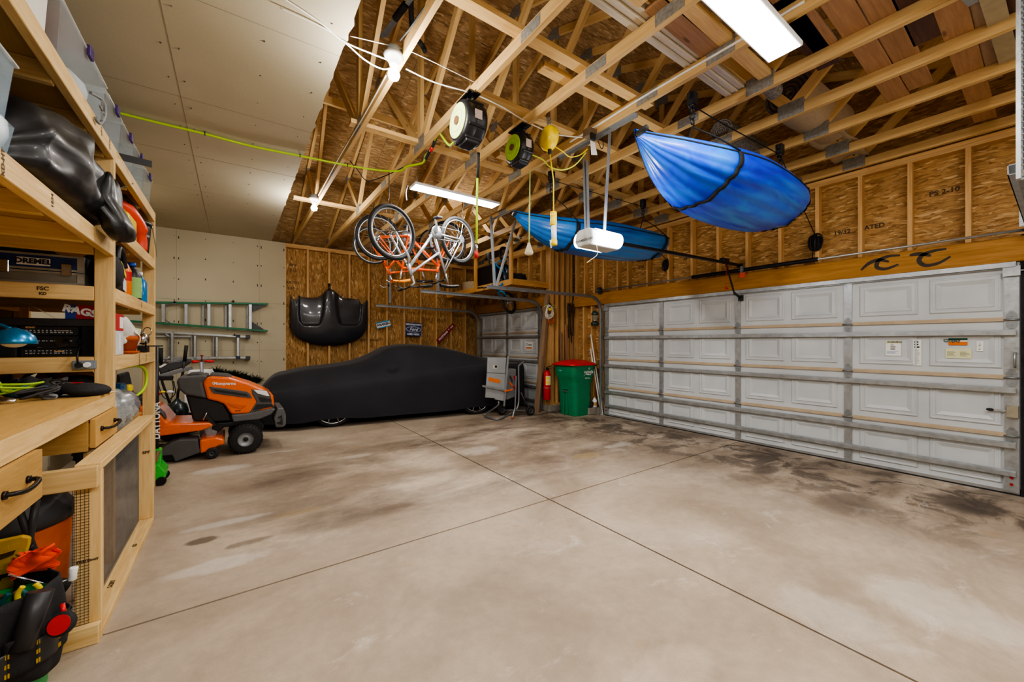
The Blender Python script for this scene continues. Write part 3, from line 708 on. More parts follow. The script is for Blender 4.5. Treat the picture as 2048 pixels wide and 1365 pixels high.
# ---- lights that hang in view
EMW = NT('lit led diffuser'); EMW.bsdf.inputs['Emission Color'].default_value = (1, .97, .93, 1); EMW.bsdf.inputs['Emission Strength'].default_value = 14; EMW.base(EMW.ramp(EMW.noise(EMW.coord('Object'), 4), [(0, .9), (1, .95)])); EMW = EMW.m
EMB = NT('lit bulb glass'); EMB.bsdf.inputs['Emission Color'].default_value = (1, .96, .9, 1); EMB.bsdf.inputs['Emission Strength'].default_value = 60; EMB.base(EMB.ramp(EMB.noise(EMB.coord('Object'), 4), [(0, .9), (1, .95)])); EMB = EMB.m
EML = NT('lit opener lens'); EML.bsdf.inputs['Emission Color'].default_value = (.97, .98, 1, 1); EML.bsdf.inputs['Emission Strength'].default_value = 9; EML.base(EML.ramp(EML.noise(EML.coord('Object'), 4), [(0, .9), (1, .95)])); EML = EML.m
def lamp(name, typ, loc, power, size=None, size_y=None, rot=None, color=(1, .95, .88), radius=.05, spread=None):
    ld = bpy.data.lights.new(name, typ); ld.energy = power; ld.color = color
    if typ == 'AREA':
        ld.shape = 'RECTANGLE'; ld.size = size; ld.size_y = size_y or size
        if spread: ld.spread = spread
    else: ld.shadow_soft_size = radius
    o = bpy.data.objects.new(name, ld); COL.objects.link(o); o.location = loc
    if rot: o.rotation_euler = rot
    return o
def shop_light(x0, x1, y0, y1, z, label):
    t = thing('shop_light', label, 'light', ((x0+x1)/2, (y0+y1)/2, z), group='led shop lights')
    MB().box(x0, x1, y0, y1, z, z+.03).box(x0+.2, x1-.2, y0+.05, y1-.05, z+.03, z+.05).build('fixture_body', WHT, t, bevel=.004)
    MB().box(x0+.012, x1-.012, y0+.012, y1-.012, z-.004, z-.0005).build('diffuser', EMW, t)
    for x in (x0+.06, x1-.06):
        mb = MB()
        n = max(2, int((3.42-z-.03)/.022))
        for i in range(n): mb.torus((x, (y0+y1)/2, z+.04+.022*i), (1, 0, 0) if i % 2 else (0, 1, 0), .009, .0022, 8, 4)
        mb.build('chain', CHROME, t)
    return t
sl = shop_light(1.755, 2.96, 4.45, 4.66, 3.28, 'flat led shop light hanging over the bicycles'); 
MB().tube(smoothpath([(1.72, 4.6, 3.3), (1.70, 4.62, 3.22), (1.71, 4.62, 3.12)], 4), .006, 6).build('pull_cord', WHT, sl)
shop_light(1.735, 2.94, .96, 1.16, 3.28, 'flat led shop light with glaring white panel near the stored boards')
def bulb(loc, label, dz=0):
    x, y, z = loc
    t = thing('bare_bulb_fixture', label, 'light', loc, group='bare bulbs on the first truss')
    MB().lathe([(.05, .0), (.05, -.045)], (x, y, z), (0, 0, 1), 8).build('junction_box', M('pale blue box', '#b9c4cc', .5), t)
    MB().lathe([(.065, -.045), (.07, -.055), (.055, -.075), (.035, -.10), (.03, -.12), (.02, -.121)], (x, y, z), (0, 0, 1), 20).build('lamp_holder', M('white porcelain', '#f0efea', .2), t)
    MB().lathe([(.012, -.115), (.016, -.135), (.036, -.165), (.041, -.185), (.032, -.21), (.008, -.222), (.001, -.2225)], (x, y, z), (0, 0, 1), 20).build('bulb', EMB, t)
    return t
bulb((chx(0)-.065, 2.70, ZC+.06), 'bare bulb in white holder nearer the camera on first truss')
bulb((chx(0)-.065, 6.02, ZC+.06), 'bare bulb in white holder nearer the far wall on first truss')
# ---- white wiring
ROM = M('white cable jacket', '#e6e2d8', .5); 
def cable(name, pts, r, mat, label, cat='cable', n=8, sides=6, group=None):
    return MB().tube(smoothpath(pts, n), r, sides).build(name, mat, label=label, cat=cat, group=group)
zc = ZC-.012
cable('electrical_cable', [at(560, -8, Z=zc), at(640, 45, Z=zc), at(686, 82, Z=zc), at(745, 108, Z=ZC+.0), at(782, 122, Z=ZC+.03)], .005, ROM, 'white cable running from the drywall ceiling to the nearer bulb box')
cable('electrical_cable', [at(560, 15, Z=zc), at(640, 52, Z=zc), at(688, 84, Z=zc), at(730, 120, Z=ZC-.03), at(765, 138, Z=ZC-.02), at(788, 134, Z=ZC+.03)], .005, ROM, 'white cable sagging below its neighbour beside the nearer bulb')
cable('electrical_cable', [at(812, 138, Z=ZC+.03), at(870, 165, Z=ZC+.02), at(944, 187, Z=ZC+.0), at(1000, 212, Z=ZC-.02), at(1052, 243, Z=ZC+.02), at(1110, 268, Z=3.36), at(1165, 275, Z=3.33)], .005, ROM, 'white cable from the nearer bulb past the hose reel to the outlet box')
cable('electrical_cable', [at(700, 72, Z=ZC+.02), at(783, 92, Z=ZC+.05), at(835, 109, Z=ZC+.06), at(960, 170, Z=ZC+.05)], .003, ROM, 'thin white wire crossing above the nearer bulb')
pts = [(chx(0)-.024, y, ZC+.05+.008*math.sin(y*3)) for y in [6.0-.3*i for i in range(0, 11)]]
cable('electrical_cable', pts, .005, ROM, 'white cable stapled along the truss between the two bulbs', n=4)
pts = [(chx(3)-.026, y, ZC+.052+.006*math.sin(y*4)) for y in [2.9-.25*i for i in range(0, 9)]]
cable('electrical_cable', pts, .009, ROM, 'thick white cable stapled along the truss above the outlet box', n=4)
cable('power_cable', [(chx(0)+.03, 1.6, 3.9), (chx(0)+.05, 1.9, 3.6), (chx(0)-.03, 2.35, ZC+.06), (chx(0)-.05, 2.62, ZC+.07)], .006, BLKR, 'thin black cord along the first truss to the nearer bulb', 'cord')
cable('power_cable', [at(700, 322, Z=ZC), at(715, 340, Z=ZC-.03), at(735, 362, Z=ZC-.08), at(770, 352, Z=ZC-.03), at(806, 335, Z=ZC)], .005, BLKR, 'thin black cord drooping between the first two trusses', 'cord')
# ---- cord and hose reels
def reel(k, y, z, r, depth, disc, label):
    x = chx(k)-.03; t = thing('hose_reel', label, 'hose reel', (x, y, z))
    o = (x-depth/2, y, z)
    MB().lathe([(r*.86, 0), (r*.97, .012), (r, .04), (r, depth*.45), (r*.985, depth*.47), (r*.985, depth*.53), (r, depth*.55), (r, depth-.04), (r*.97, depth-.012), (r*.86, depth)], o, (1, 0, 0), 36).build('reel_housing', BLK, t)
    mb = MB().lathe([(r*.80, -.006), (r*.80, .004)], (o[0]-.002, y, z), (1, 0, 0), 36); mb.build('side_disc', disc, t)
    MB().torus((o[0]-.008, y, z), (1, 0, 0), r*.48, .006, 32, 6).build('disc_ring', disc, t)
    MB().lathe([(r*.20, -.016), (r*.20, 0), (r*.1, .0)], (o[0]-.004, y, z), (1, 0, 0), 16).build('hub', M('brown hub label', '#6b4a30', .5), t)
    MB().box(x-.06, x+.06, y-r*.5, y+r*.45, z-r*1.08, z-r*.8).build('guide_mouth', BLK, t, bevel=.015, seg=2)
    for a in (.6, 1.4, 2.3, 3.6, 4.2, 5.3): MB().bar((x-depth/2+.02, y+r*1.01*math.cos(a), z+r*1.01*math.sin(a)), (x+depth/2-.02, y+r*1.01*math.cos(a), z+r*1.01*math.sin(a)), .02, .02).build('housing_rib', BLK, t, bevel=.004)
    mb = MB(); zt = ZC
    mb.tube([(x, y-.07, zt-.005), (x, y-.07, z+r*.9)], .012, 8).tube([(x, y+.07, zt-.005), (x, y+.07, z+r*.9)], .012, 8); mb.box(x-.05, x+.05, y-.11, y+.11, zt-.012, zt); mb.build('swivel_bracket', BLKG, t)
    MB().box(x+depth/2-.006, x+depth/2+.001, y-.03, y+.03, z, z+.08).box(x-.03, x+.03, y-r-.004, y-r+.0, z-.03, z+.04).build('caution_label', M('caution label', '#c9b6ae', .6), t)
    return t
r1 = (chx(1)-.03, 2.80, 3.165); r2 = (chx(2)-.03, 2.93, 3.185)
reel(1, 2.80, 3.165, .165, .19, PALELIME, 'large black air hose reel with pale lime disc hanging from the second truss')
reel(2, 2.93, 3.185, .14, .15, M('lime disc', '#a9d62c', .45), 'smaller black cord reel with bright lime disc hanging beside the yellow reel')
b = at(953, 497, t=3.24)
mb = MB(); x, y = r1[0], r1[1]+.0
h = thing('air_hose', 'lime air hose hanging straight down from the large reel', 'hose', (b.x, b.y, 3.0))
MB().tube([at(957, 306, t=3.24), at(955, 340, t=3.24), at(954, 400, t=3.24), at(953, 490, t=3.24)], .0095, 8).build('hose_line', LIME2, h)
MB().tube([at(957, 306, t=3.235), at(955.5, 356, t=3.235)], .013, 8).build('strain_relief', BLKR, h)
MB().tube([at(953, 487, t=3.24), at(953, 503, t=3.24)], .013, 8).build('coupler', CHROME, h); MB().tube([at(953, 503, t=3.24), at(953, 516, t=3.24)], .016, 8).build('plug_cover', RED, h)
zl = ZC-.022
h = thing('air_hose', 'long lime air hose looping along the ceiling from the shelf to the large reel', 'hose', at(600, 312, Z=zl))
hp_ = [at(222, 221, Z=zl), at(250, 229, Z=zl), at(330, 249, Z=zl), at(410, 268, Z=zl), at(505, 293, Z=zl), at(600, 312, Z=zl), at(695, 331, Z=zl), at(760, 341, Z=zl), at(800, 342, Z=zl-.01), at(815, 333, Z=zl), at(845, 326, Z=zl-.01), at(851, 312, Z=zl), at(862, 298, t=4.0), at(874, 270, t=3.8)]
MB().tube(smoothpath(hp_, 8), .0105, 8).build('hose_line', LIME2, h)
MB().tube([at(851, 318, t=4.1), at(858, 305, t=4.05), at(866, 292, t=3.95), at(872, 276, t=3.85)], .016, 8).build('hose_end_cover', BLKR, h)
MB().tube([at(861, 303, t=4.0), at(865, 294, t=3.96)], .017, 8).build('coupler', RED, h)
MB().tube(smoothpath([at(874, 270, t=3.8), at(880, 268, t=3.75), at(889, 280, t=3.6), at(899, 291, t=3.5), at(908, 284, t=3.4), at(919, 272, t=3.32)], 6), .0095, 8).build('lead_hose', LIME2, h)
for p in (410, 600, 693): 
    a = hp_[{410: 3, 600: 5, 693: 6}[p]]; MB().torus(a+V((0, 0, .004)), (1, 0, 0), .016, .004, 16, 6).build('hose_clip', BLKR, h)
# cord with clear triple outlet
h = thing('power_cable', 'pale green cord with clear triple outlet hanging from the smaller reel', 'cord', at(1059, 345, t=3.75))
MB().tube([at(1060, 340, t=3.75), at(1059, 420, t=3.75), at(1058, 486, t=3.75)], .006, 8).build('cord_line', M('pale green cord', '#b9cf7a', .5), h)
o = at(1058, 486, t=3.75); MB().lathe([(.012, 0), (.016, -.02), (.04, -.085), (.042, -.105), (.03, -.115), (.002, -.116)], o, (0, 0, 1), 12).build('triple_outlet', clear_mat('clear plug plastic', '#e9ddc0', .6), h)
# yellow reel with work light
yr = at(1098, 277, t=3.47); t = thing('cord_reel', 'yellow retractable cord reel hooked under the third truss', 'cord reel', yr)
rr = .105
MB().lathe([(rr*.5, -.05), (rr*.85, -.045), (rr, -.02), (rr, -.004), (rr*.985, 0), (rr, .004), (rr, .02), (rr*.85, .045), (rr*.5, .05)], yr, V((-1, .15, 0)), 32).build('reel_shell', YEL, t)
MB().tube([yr+V((0, 0, rr-.01)), yr+V((0, 0, rr+.05)), yr+V((.02, 0, rr+.07)), yr+V((.0, 0, rr+.085))], .005, 6).build('hanging_hook', CHROME, t)
p = yr+V((0, -.01, -rr)); MB().cyl(p, p+V((0, 0, -.04)), .018, .014, 10).build('cord_stop', BLKR, t)
MB().lathe([(.016, -.056), (.016, -.05)], yr, V((-1, .15, 0)), 12).build('axle_cap', BLK, t)
mb = MB(); mb.prism([(yr.x-.03, yr.y, ZC), (yr.x+.03, yr.y, ZC), (yr.x+.015, yr.y, ZC-.07), (yr.x-.02, yr.y, ZC-.07)], (0, .004, 0)); mb.build('steel_hanger', GALV, t)
t = thing('work_light', 'yellow drop light with white tube hanging on a yellow cord', 'work light', at(1108, 430, t=3.45))
MB().tube([p+V((0, 0, -.03)), at(1107, 360, t=3.45), at(1107, 425, t=3.45)], .0055, 6).build('cord_line', YEL, t)
MB().lathe([(.013, .0), (.028, -.005), (.029, -.05), (.026, -.055), (.029, -.06), (.029, -.12), (.025, -.125)], at(1107, 423, t=3.45), (0, 0, 1), 16).build('grip', YEL, t)
MB().lathe([(.023, 0), (.023, -.15)], at(1108, 451.5, t=3.45), (0, 0, 1), 16).build('lamp_tube', M('frosted lamp tube', '#e8e6dc', .4), t)
MB().lathe([(.027, 0), (.028, -.045), (.02, -.05)], at(1108, 480, t=3.45), (0, 0, 1), 16).build('end_cap', YEL, t)
q = at(1104, 490, t=3.43); MB().tube(smoothpath([q, q+V((-.01, 0, -.03)), q+V((-.02, 0, -.01)), q+V((-.02, 0, .04))], 5), .003, 6).build('hook', CHROME, t)
# cords swinging to the outlet box
cable('power_cable', [yr+V((.05, 0, -.05)), at(1125, 303, t=3.5), at(1140, 314, t=3.55), at(1160, 310, t=3.6), at(1175, 298, t=3.65)], .005, YEL, 'yellow cord drooping from the yellow reel to the outlet box', 'cord')
cable('power_cable', [r2+V((.0, .0, 0)) if isinstance(r2, Vector) else V(r2), at(1083, 318, t=3.7), at(1100, 334, t=3.7), at(1125, 340, t=3.7), at(1150, 330, t=3.7), at(1172, 305, t=3.68)], .006, M('yellow green cord', '#c9d84a', .5), 'yellow green cord drooping from the smaller reel to the outlet box', 'cord')
ob_ = at(1180, 275, t=3.7); t = thing('outlet_box', 'steel outlet box with plugs under the opener hanger', 'outlet', ob_)
MB().box(ob_.x-.05, ob_.x+.05, ob_.y-.045, ob_.y+.045, ob_.z-.0, ob_.z+.07).build('box_body', M('brown painted steel', '#7d6a52', .5, .3), t, bevel=.004)
MB().box(ob_.x-.05, ob_.x+.01, ob_.y-.07, ob_.y-.04, ob_.z-.05, ob_.z+.01).build('plug', BLK, t, bevel=.006)
mb = MB(); mb.prism([ob_+V((-.06, -.06, -.07)), ob_+V((.0, -.06, -.07)), ob_+V((.035, -.06, -.18)), ob_+V((-.045, -.06, -.2))], (0, .002, 0)); mb.build('paper_tag', PAPER, t)
MB().tube(smoothpath([ob_+V((.05, -.05, -.03)), ob_+V((.11, -.04, -.09)), ob_+V((.15, -.03, -.05)), ob_+V((.15, -.02, .04))], 6), .004, 6).build('cord_tail', BLKR, t)
# ---- opener with hangers and rail
XO_ = chx(3)+.05; YO = 2.665
t = thing('opener_hanger', 'perforated steel angles bolted under a truss to carry the opener', 'hanger bracket', (XO_, YO, ZC))
mb = MB(); mb.bar((XO_, 2.14, ZC-.018), (XO_, 3.14, ZC-.018), .004, .036, up=(0, 0, 1)); mb.bar((XO_-.018, 2.14, ZC-.002), (XO_-.018, 3.14, ZC-.002), .036, .004); mb.build('cross_angle', PERF, t)
oz = 2.50
for (u0, v0, u1, v1) in ((1168, 318, 1172, 460), (1220, 265, 1209, 460)):
    a = at(u0, v0, X=XO_-.02); b = at(u1, v1, X=XO_-.02); mb = MB(); strap(mb, a, b, .034); mb.build('drop_angle', PERF, t)
a = at(1174, 322, X=XO_-.0); b = at(1177, 460, X=XO_-.0); mb = MB(); strap(mb, a, b, .034); mb.build('drop_angle', PERF, t)
t = thing('garage_door_opener', 'white garage door opener with lit lenses hanging before the dark blue kayak', 'garage door opener', (XO_, YO, 2.4))
c0 = at(1185, 480, X=XO_-.08)
yo = c0.y; zo = c0.z
xa, xb = XO_-.20, XO_+.20
pl = [(yo-.115, zo-.02), (yo-.10, zo+.06), (yo-.06, zo+.085), (yo+.06, zo+.085), (yo+.10, zo+.06), (yo+.115, zo-.02), (yo+.08, zo-.075), (yo-.08, zo-.075)]
MB().prism([(xa, y, z) for y, z in pl], (xb-xa, 0, 0)).build('motor_housing', M('light grey opener plastic', '#c9cac9', .45), t, bevel=.012, seg=2)
for s in (-1, 1):
    def lens(u, v, s=s):
        a = PI*v; return V((xa+.03+(xb-xa-.06)*u, yo+s*(.10+.06*math.sin(a)), zo+.0+.072*math.cos(a)))
    MB().grid(lens, 8, 8).build('light_lens', EML, t)
MB().text('CHAMBERLAIN', .032, (xa-.0005, yo-.005, zo-.022), (0, -1, 0), (0, 0, 1), depth=.001, bold=.0006).build('maker_lettering', M('dark grey ink', '#44464a', .5), t)
MB().tube(smoothpath([(xa+.05, yo-.11, zo-.075), (xa+.05, yo-.12, zo-.11), (xa+.06, yo-.11, zo-.17), (xa+.0, yo-.09, zo-.22), (xa-.04, yo-.08, zo-.25)], 6), .003, 6).build('antenna_wire', CREAM, t)
mb = MB(); e = at(1480, 531, X=XW-.05); mb.bar((xb-.02, yo, zo+.02), (e.x, e.y, e.z), .03, .035); mb.build('rail', STEELB, t, bevel=.004)
MB().box(e.x-.03, XW-.02, e.y-.03, e.y+.03, e.z-.03, e.z+.02).build('header_bracket', STEELB, t)
tr = at(1449, 522, X=5.35); ta = at(1467, 590, X=5.62); tb_ = at(1476, 597, X=XW-.03)
ar = MB().box(tr.x-.09, tr.x+.07, e.y-.03, e.y+.03, tr.z-.03, tr.z+.03).build('trolley', BLK, t, bevel=.005)
MB().bar((tr.x+.02, e.y, tr.z-.02), (ta.x, e.y, ta.z), .008, .035).bar((ta.x, e.y, ta.z+.02), (tb_.x, e.y, tb_.z), .008, .035).box(tb_.x-.01, XW-.012, e.y-.03, e.y+.03, tb_.z-.04, tb_.z+.04).build('door_arm', BLK, t)
MB().tube([(tr.x, e.y-.02, tr.z-.02), (tr.x, e.y-.02, tr.z-.36)], .0025, 6).build('release_cord', RED, t); MB().bar((tr.x-.05, e.y-.02, tr.z-.37), (tr.x+.05, e.y-.02, tr.z-.37), .015, .022).build('release_handle', RED, t, bevel=.005)
# ---- kayaks
def kayak_mat(name, a, b, c, dark):
    k = NT(name); ob = k.coord('Object', (1.1, 5, 5))
    f = k.noise(ob, 1.6, 4, .55, .8)
    g = k.noise(k.coord('Object', (.9, .9, .9), (4, 0, 0)), 1.2, 2)
    k.base(k.mix(k.ramp(g, [(.38, 0.), (.62, 1.)]), k.ramp(f, [(.35, srgb(a)), (.6, srgb(b))]), k.ramp(f, [(.35, srgb(b)), (.65, srgb(c))])))
    k.bsdf.inputs['Roughness'].default_value = .36; k.bsdf.inputs['Coat Weight'].default_value = .15; return k.m
RING = [(1, .0), (.99, -.16), (.96, -.34), (.90, -.47), (.81, -.52), (.79, -.63), (.66, -.72), (.57, -.69), (.50, -.80), (.37, -.87), (.29, -.83), (.16, -.93), (.0, -1.0)]
DECK = [(1.0, .22), (.985, .45), (.86, .68), (.55, .86), (.28, .95), (0, 1.)]
def kayak(label, nose, tail, roll, L, W, mat, straps, cockpit=True):
    n_, t_ = V(nose)-V((0, 0, .15)), V(tail); ax = (t_-n_).normalized(); up = V((0, 0, 1)); s_ = up.cross(ax).normalized(); up = ax.cross(s_)
    q = Matrix.Rotation(roll, 3, ax); s_ = q @ s_; up = q @ up
    m = basis((n_+t_)/2, ax, s_, up); k = thing('kayak', label, 'kayak', mat=m)
    def wid(s): return W/2*max(.012, hermite([0, .05, .15, .3, .48, .65, .8, .92, .985, 1], [.03, .2, .5, .8, .98, 1., .95, .84, .68, .5], s))
    def dep(s): return .22*hermite([0, .08, .3, .6, .9, 1], [.25, .62, .98, 1.02, .95, .80], s)
    def rock(s): return .17*max(0, (.35-s)/.35)**2+.04*max(0, (s-.7)/.3)**2
    def dk(s): return .13*hermite([0, .2, .4, .7, 1], [.25, .8, 1, .9, .3], s)
    ring = [(y, z) for y, z in RING[:-1]]+[(0, -1.)]+[(-y, z) for y, z in RING[:-1]][::-1]
    top = [(y, z) for y, z in DECK]; ring_all = ring+[(-y, z) for y, z in top[:-1]]+[(0, 1.)]+top[:-1][::-1]
    NR = len(ring_all)
    def pt(s, y, z, g=1.): return V(((s-.5)*L, wid(s)*y*g, rock(s)+(dep(s)*z if z < 0 else dk(s)*z)*g))
    def fn(u, v):
        i = int(round(u*NR)) % NR; return pt(v, *ring_all[i])
    MB().grid(fn, NR, 48, cu=True).build('hull', mat, k, local=True, sub=1)
    mb = MB()
    for s in (1, -1): mb.tube([pt(i/40, s*1.002, .02) for i in range(41)], .007, 6)
    mb.build('seam_line', BLKM, k, local=True)
    for st in straps:
        def sf(u, v, st=st):
            i = u*(len(ring)-1); i0 = min(int(i), len(ring)-2); f = i-i0; y = ring[i0][0]*(1-f)+ring[i0+1][0]*f; z = ring[i0][1]*(1-f)+ring[i0+1][1]*f
            return pt(st+(v-.5)*.05/L, y, z, 1.03)+V((.0, 0, -.004))
        MB().grid(sf, 40, 1).build('sling_strap', BLKM, k, local=True, solid=.004)
    # bow toggle handle and cord
    h = MB().tube([pt(.01, .5, .4)+V((-.0, 0, .02)), pt(.0, 0, 0)+V((-.03, -.05, -.04))], .004, 6).build('toggle_cord', BLKM, k, local=True)
    MB().lathe([(.004, -.06), (.02, -.05), (.024, 0), (.02, .05), (.004, .06)], pt(0, 0, 0)+V((-.03, -.07, -.06)), (.2, 1, .25), 12).build('carry_handle', BLKR, k, local=True)
    MB().ball(pt(.97, -.3, -.35), .012).build('drain_plug', BLKR, k, local=True)
    return k, m, pt
KM1 = kayak_mat('bright blue kayak shell', '#0216c0', '#0648e0', '#1688ea', '#0a2590'); KM2 = kayak_mat('dark blue kayak shell', '#0c3c80', '#1464b4', '#1f7cc8', '#0a2a50')
kn = at(1282, 262, Z=3.02); kt = at(1566, 430, Z=2.82)
K1 = kayak('bright blue kayak hanging bottom down beside the double door header', kn, kt, -.30, (kt-kn).length, .79, KM1, (.34, .985))
kn = at(1030, 426, Z=2.95); kt = at(1316, 498, Z=2.78)
K2 = kayak('darker blue kayak hanging behind the garage door opener', kn, kt, -.2, (kt-kn).length, .74, KM2, (.30, .93))
# pulleys and ropes
def pulley(u, v, label, K, s, hook=True):
    kk, m, pt = K; c = at(u, v, Z=3.24)
    t = thing('hoist_pulley', label, 'pulley', (c.x, c.y, ZC), group='black kayak hoist pulleys')
    zt = ZC
    for i in range(40):
        pass
    MB().box(c.x-.035, c.x+.035, c.y-.03, c.y+.03, zt-.1, zt).box(c.x-.05, c.x+.05, c.y-.012, c.y+.012, zt-.06, zt-.005).build('bracket', BLK, t, bevel=.006)
    MB().lathe([(.03, -.02), (.03, -.012), (.022, 0), (.03, .012), (.03, .02)], (c.x, c.y, zt-.1), (0, 1, 0), 16).build('wheel', BLKG, t)
    z = zt-.14
    for i in range(3): MB().torus((c.x, c.y, z-.045*i), (1, 0, 0) if i % 2 else (0, 1, 0), .022, .007, 16, 6).build('link', BLK, t)
    mb = MB()
    for sd in (1, -1):
        e = m @ pt(s, sd*1.03, .05); mb.tube([(c.x, c.y, z-.13), (c.x*.5+e.x*.5, c.y*.5+e.y*.5, (z-.13)*.6+e.z*.4), e], .006, 6)
    mb.build('sling_rope', BLKM, t); return V((c.x, c.y, zt-.1))
a = pulley(1385, 222, 'black hoist pulley over the nose of the bright blue kayak', K1, .34)
b = pulley(1560, 318, 'black hoist pulley over the stern of the bright blue kayak', K1, .9)
c = pulley(1103, 368, 'black hoist pulley over the nose of the darker blue kayak', K2, .30)
d = pulley(1286, 420, 'black hoist pulley over the stern of the darker blue kayak', K2, .93)
cl1 = at(1632, 485, X=XW+.02)
cable('hoist_rope', [a, a*.66+b*.34+V((0, 0, -.01)), b], .005, BLKM, 'black rope running between the pulleys of the bright blue kayak', 'rope', 3)
cable('hoist_rope', [c, c*.5+d*.5, d], .004, BLKM, 'thin black rope running between the pulleys of the darker blue kayak', 'rope', 3)
e1 = at(1603, 410, X=5.3)
t = thing('rope_coil', 'black rope tied down to a wrapped coil on the stud wall', 'rope', cl1)
MB().tube([b, e1, cl1+V((-.02, .0, .08))], .005, 6).build('rope_line', BLKM, t)
def coil(t, c, w, h, n=7, mat=BLKM, r=.008):
    for i in range(n):
        mb = MB(); o = V((R.uniform(-.02, .02), R.uniform(-.03, .03), R.uniform(-.02, .02)))
        pts = [c+o+V((.012*math.cos(2*PI*j/20+i), w*math.cos(2*PI*j/20)*(1-.09*i), h*math.sin(2*PI*j/20)*(1-.03*i))) for j in range(20)]
        mb.tube(pts, r, 6, closed=True); mb.build('loop', mat, t)
coil(t, cl1, .062, .1, 9)
MB().tube([cl1+V((0, .03, -.05)), cl1+V((-.01, .035, -.2))], .006, 6).build('loose_end', BLKM, t)
MB().tube([cl1+V((.02, 0, .1)), cl1+V((-.04, 0, .1)), cl1+V((-.04, 0, -.1)), cl1+V((.02, 0, -.1))], .012, 6).build('cleat', BLK, t)
cl2 = at(1332, 530, X=XW-.3)
t = thing('rope_coil', 'black rope coil dangling under the stern of the darker blue kayak', 'rope', cl2)
coil(t, cl2, .03, .085, 6); MB().tube([cl2+V((0, 0, .08)), K2[1] @ K2[2](.97, -.2, -.5)], .005, 6).build('rope_line', BLKM, t)
# ---- rolled carpets and stored boards across the chords
def roll(name, c, axis, r, L, label, side, end, ends=True):
    c = V(c); d = V(axis).normalized(); t = thing(name, label, 'carpet', c)
    prof = [(r*.02, -.002), (r*.96, 0), (r, .012), (r*1.01, L*.3), (r*.99, L*.6), (r, L-.012), (r*.96, L), (r*.02, L+.002)]
    MB().lathe(prof, c, d, 28).build('carpet_roll', side, t)
    _, sd, u = frame(d); pts = []
    for i in range(150):
        a = i*.21; q = r*.97*(1-i/165); pts.append(c-d*.006+(sd*math.cos(a)+u*math.sin(a))*q)
    MB().tube(pts, r*.085, 5).build('spiral_end', end, t); return t
CPB = M('beige carpet backing', '#b9a488', .9, 0, .08, 30, .3, 200); CPD = M('brown grey carpet pile', '#6d6058', .95, 0, .35, 40, .6, 160); CPS = M('speckled grey carpet pile', '#8b857c', .95, 0, .6, 60, .6, 200)
p = V((4.14, 1.47, ZB+.20)); roll('rolled_carpet', p, (1, -.06, 0), .195, .95, 'thick beige rolled carpet with brown pile end lying on the trusses', CPB, CPD)
p = at(1612, 262, Z=3.56)
MB().grid(lambda u, v: V((p.x+.1+.95*v, p.y+.02-.3*u+.02*math.sin(9*v), ZB+.03+.05*math.sin(PI*u)**2)), 8, 10).build('carpet_offcut', CPB, solid=.012, label='flat beige carpet offcut lying under the thick rolled carpet', cat='carpet')
p = at(1442, 262, Z=3.59); roll('rolled_carpet', p, (1, -.02, 0), .115, .8, 'speckled grey rolled carpet end showing above the bright kayak', CPS, CPS)
p = at(1528, 156, Z=3.58); roll('rolled_carpet', p, (1, .1, 0), .065, .28, 'small dark grey rolled carpet beside the glaring shop light', CPS, DGREYP)
def plank(mat, u0, v0, u1, v1, w, label, z=ZB+.012, th=.02, name='stored_board', group='boards stored across the trusses', x0=None, n=1):
    a, b = at(u0, v0, Z=z), at(u1, v1, Z=z); 
    if x0 is not None: a = V((x0, a.y+(b.y-a.y)*(x0-a.x)/(b.x-a.x), z))
    mb = MB().bar(a, b, w, th, up=(0, 0, 1)); return mb.build(name, mat, bevel=.002, label=label, cat='board', group=group)
for i in range(3):
    y = 1.66-.052*i; mb = MB().bar((.4, y, ZB+.014+.006*i), (3.42, y-.02, ZB+.014+.006*i), .048, .024); mb.bar((.4, y-.018, ZB+.0+.006*i), (3.42, y-.038, ZB+.006*i), .01, .012)
    mb.build('trim_board', WHITEB, label=['white primed trim board outermost on the truss chords', 'white primed trim board in the middle of three', 'white primed trim board next to the bare planks'][i], cat='board', group='white primed trim boards')
for i, (y, xa, xb, m, lab) in enumerate([(1.46, .6, 2.05, TRUSS, 'pale plank beside the white trim boards over the camera'), (1.30, .5, 2.0, TRUSS, 'second pale plank away from the white trim boards'), (1.47, 2.1, 2.95, CEDAR, 'short plank beyond the shop light chain'),
        (1.14, .8, 2.6, CEDAR, 'reddish plank above the glaring shop light'), (.96, .6, 3.4, CEDAR, 'reddish plank leading the wide pair of boards'), (.80, 1.2, 4.62, CEDAR, 'reddish plank stacked widest and ending before the wall'), (.655, 1.2, 4.55, CEDAR, 'reddish plank lying beside the widest one'),
        (.53, 1.0, 3.9, PURPLE, 'dark purple stained board between the reddish planks'), (.40, 1.0, 5.72, CEDAR, 'long reddish plank reaching nearly to the double door wall'), (.29, 1.0, 4.9, GREYB, 'greyish plank with a split edge'), (.15, 1.0, 4.75, PURPLE, 'dark purple stained board nearest the hung angle iron'), (1.02, 2.7, 3.65, PURPLE, 'short dark purple board peeking out beside the shop light')]):
    MB().bar((xa, y-.01, ZB+.013), (xb, y+.02*(xb-xa)/3, ZB+.013), .137 if i != 9 else .07, .024).build('stored_board', m, bevel=.002, label=lab, cat='board', group='boards stored across the trusses')
p = at(2010, 60, Z=3.5)
MB().bar((p.x-.6, p.y+.02, ZB-.02), (p.x+.55, p.y-.0, ZB-.02), .09, .012).build('vinyl_trim', M('beige vinyl trim', '#a89878', .6), label='beige perforated vinyl trim strip lying on the trusses', cat='trim strip')
p = at(1945, 3, Z=ZC-.01); MB().bar(p+V((-.3, .05, 0)), p+V((.03, -.0, 0)), .04, .004).bar(p+V((-.3, .05, .02)), p+V((.03, 0, .02)), .004, .04).build('perforated_angle', PERF, label='short perforated steel angle screwed under a truss', cat='bracket')
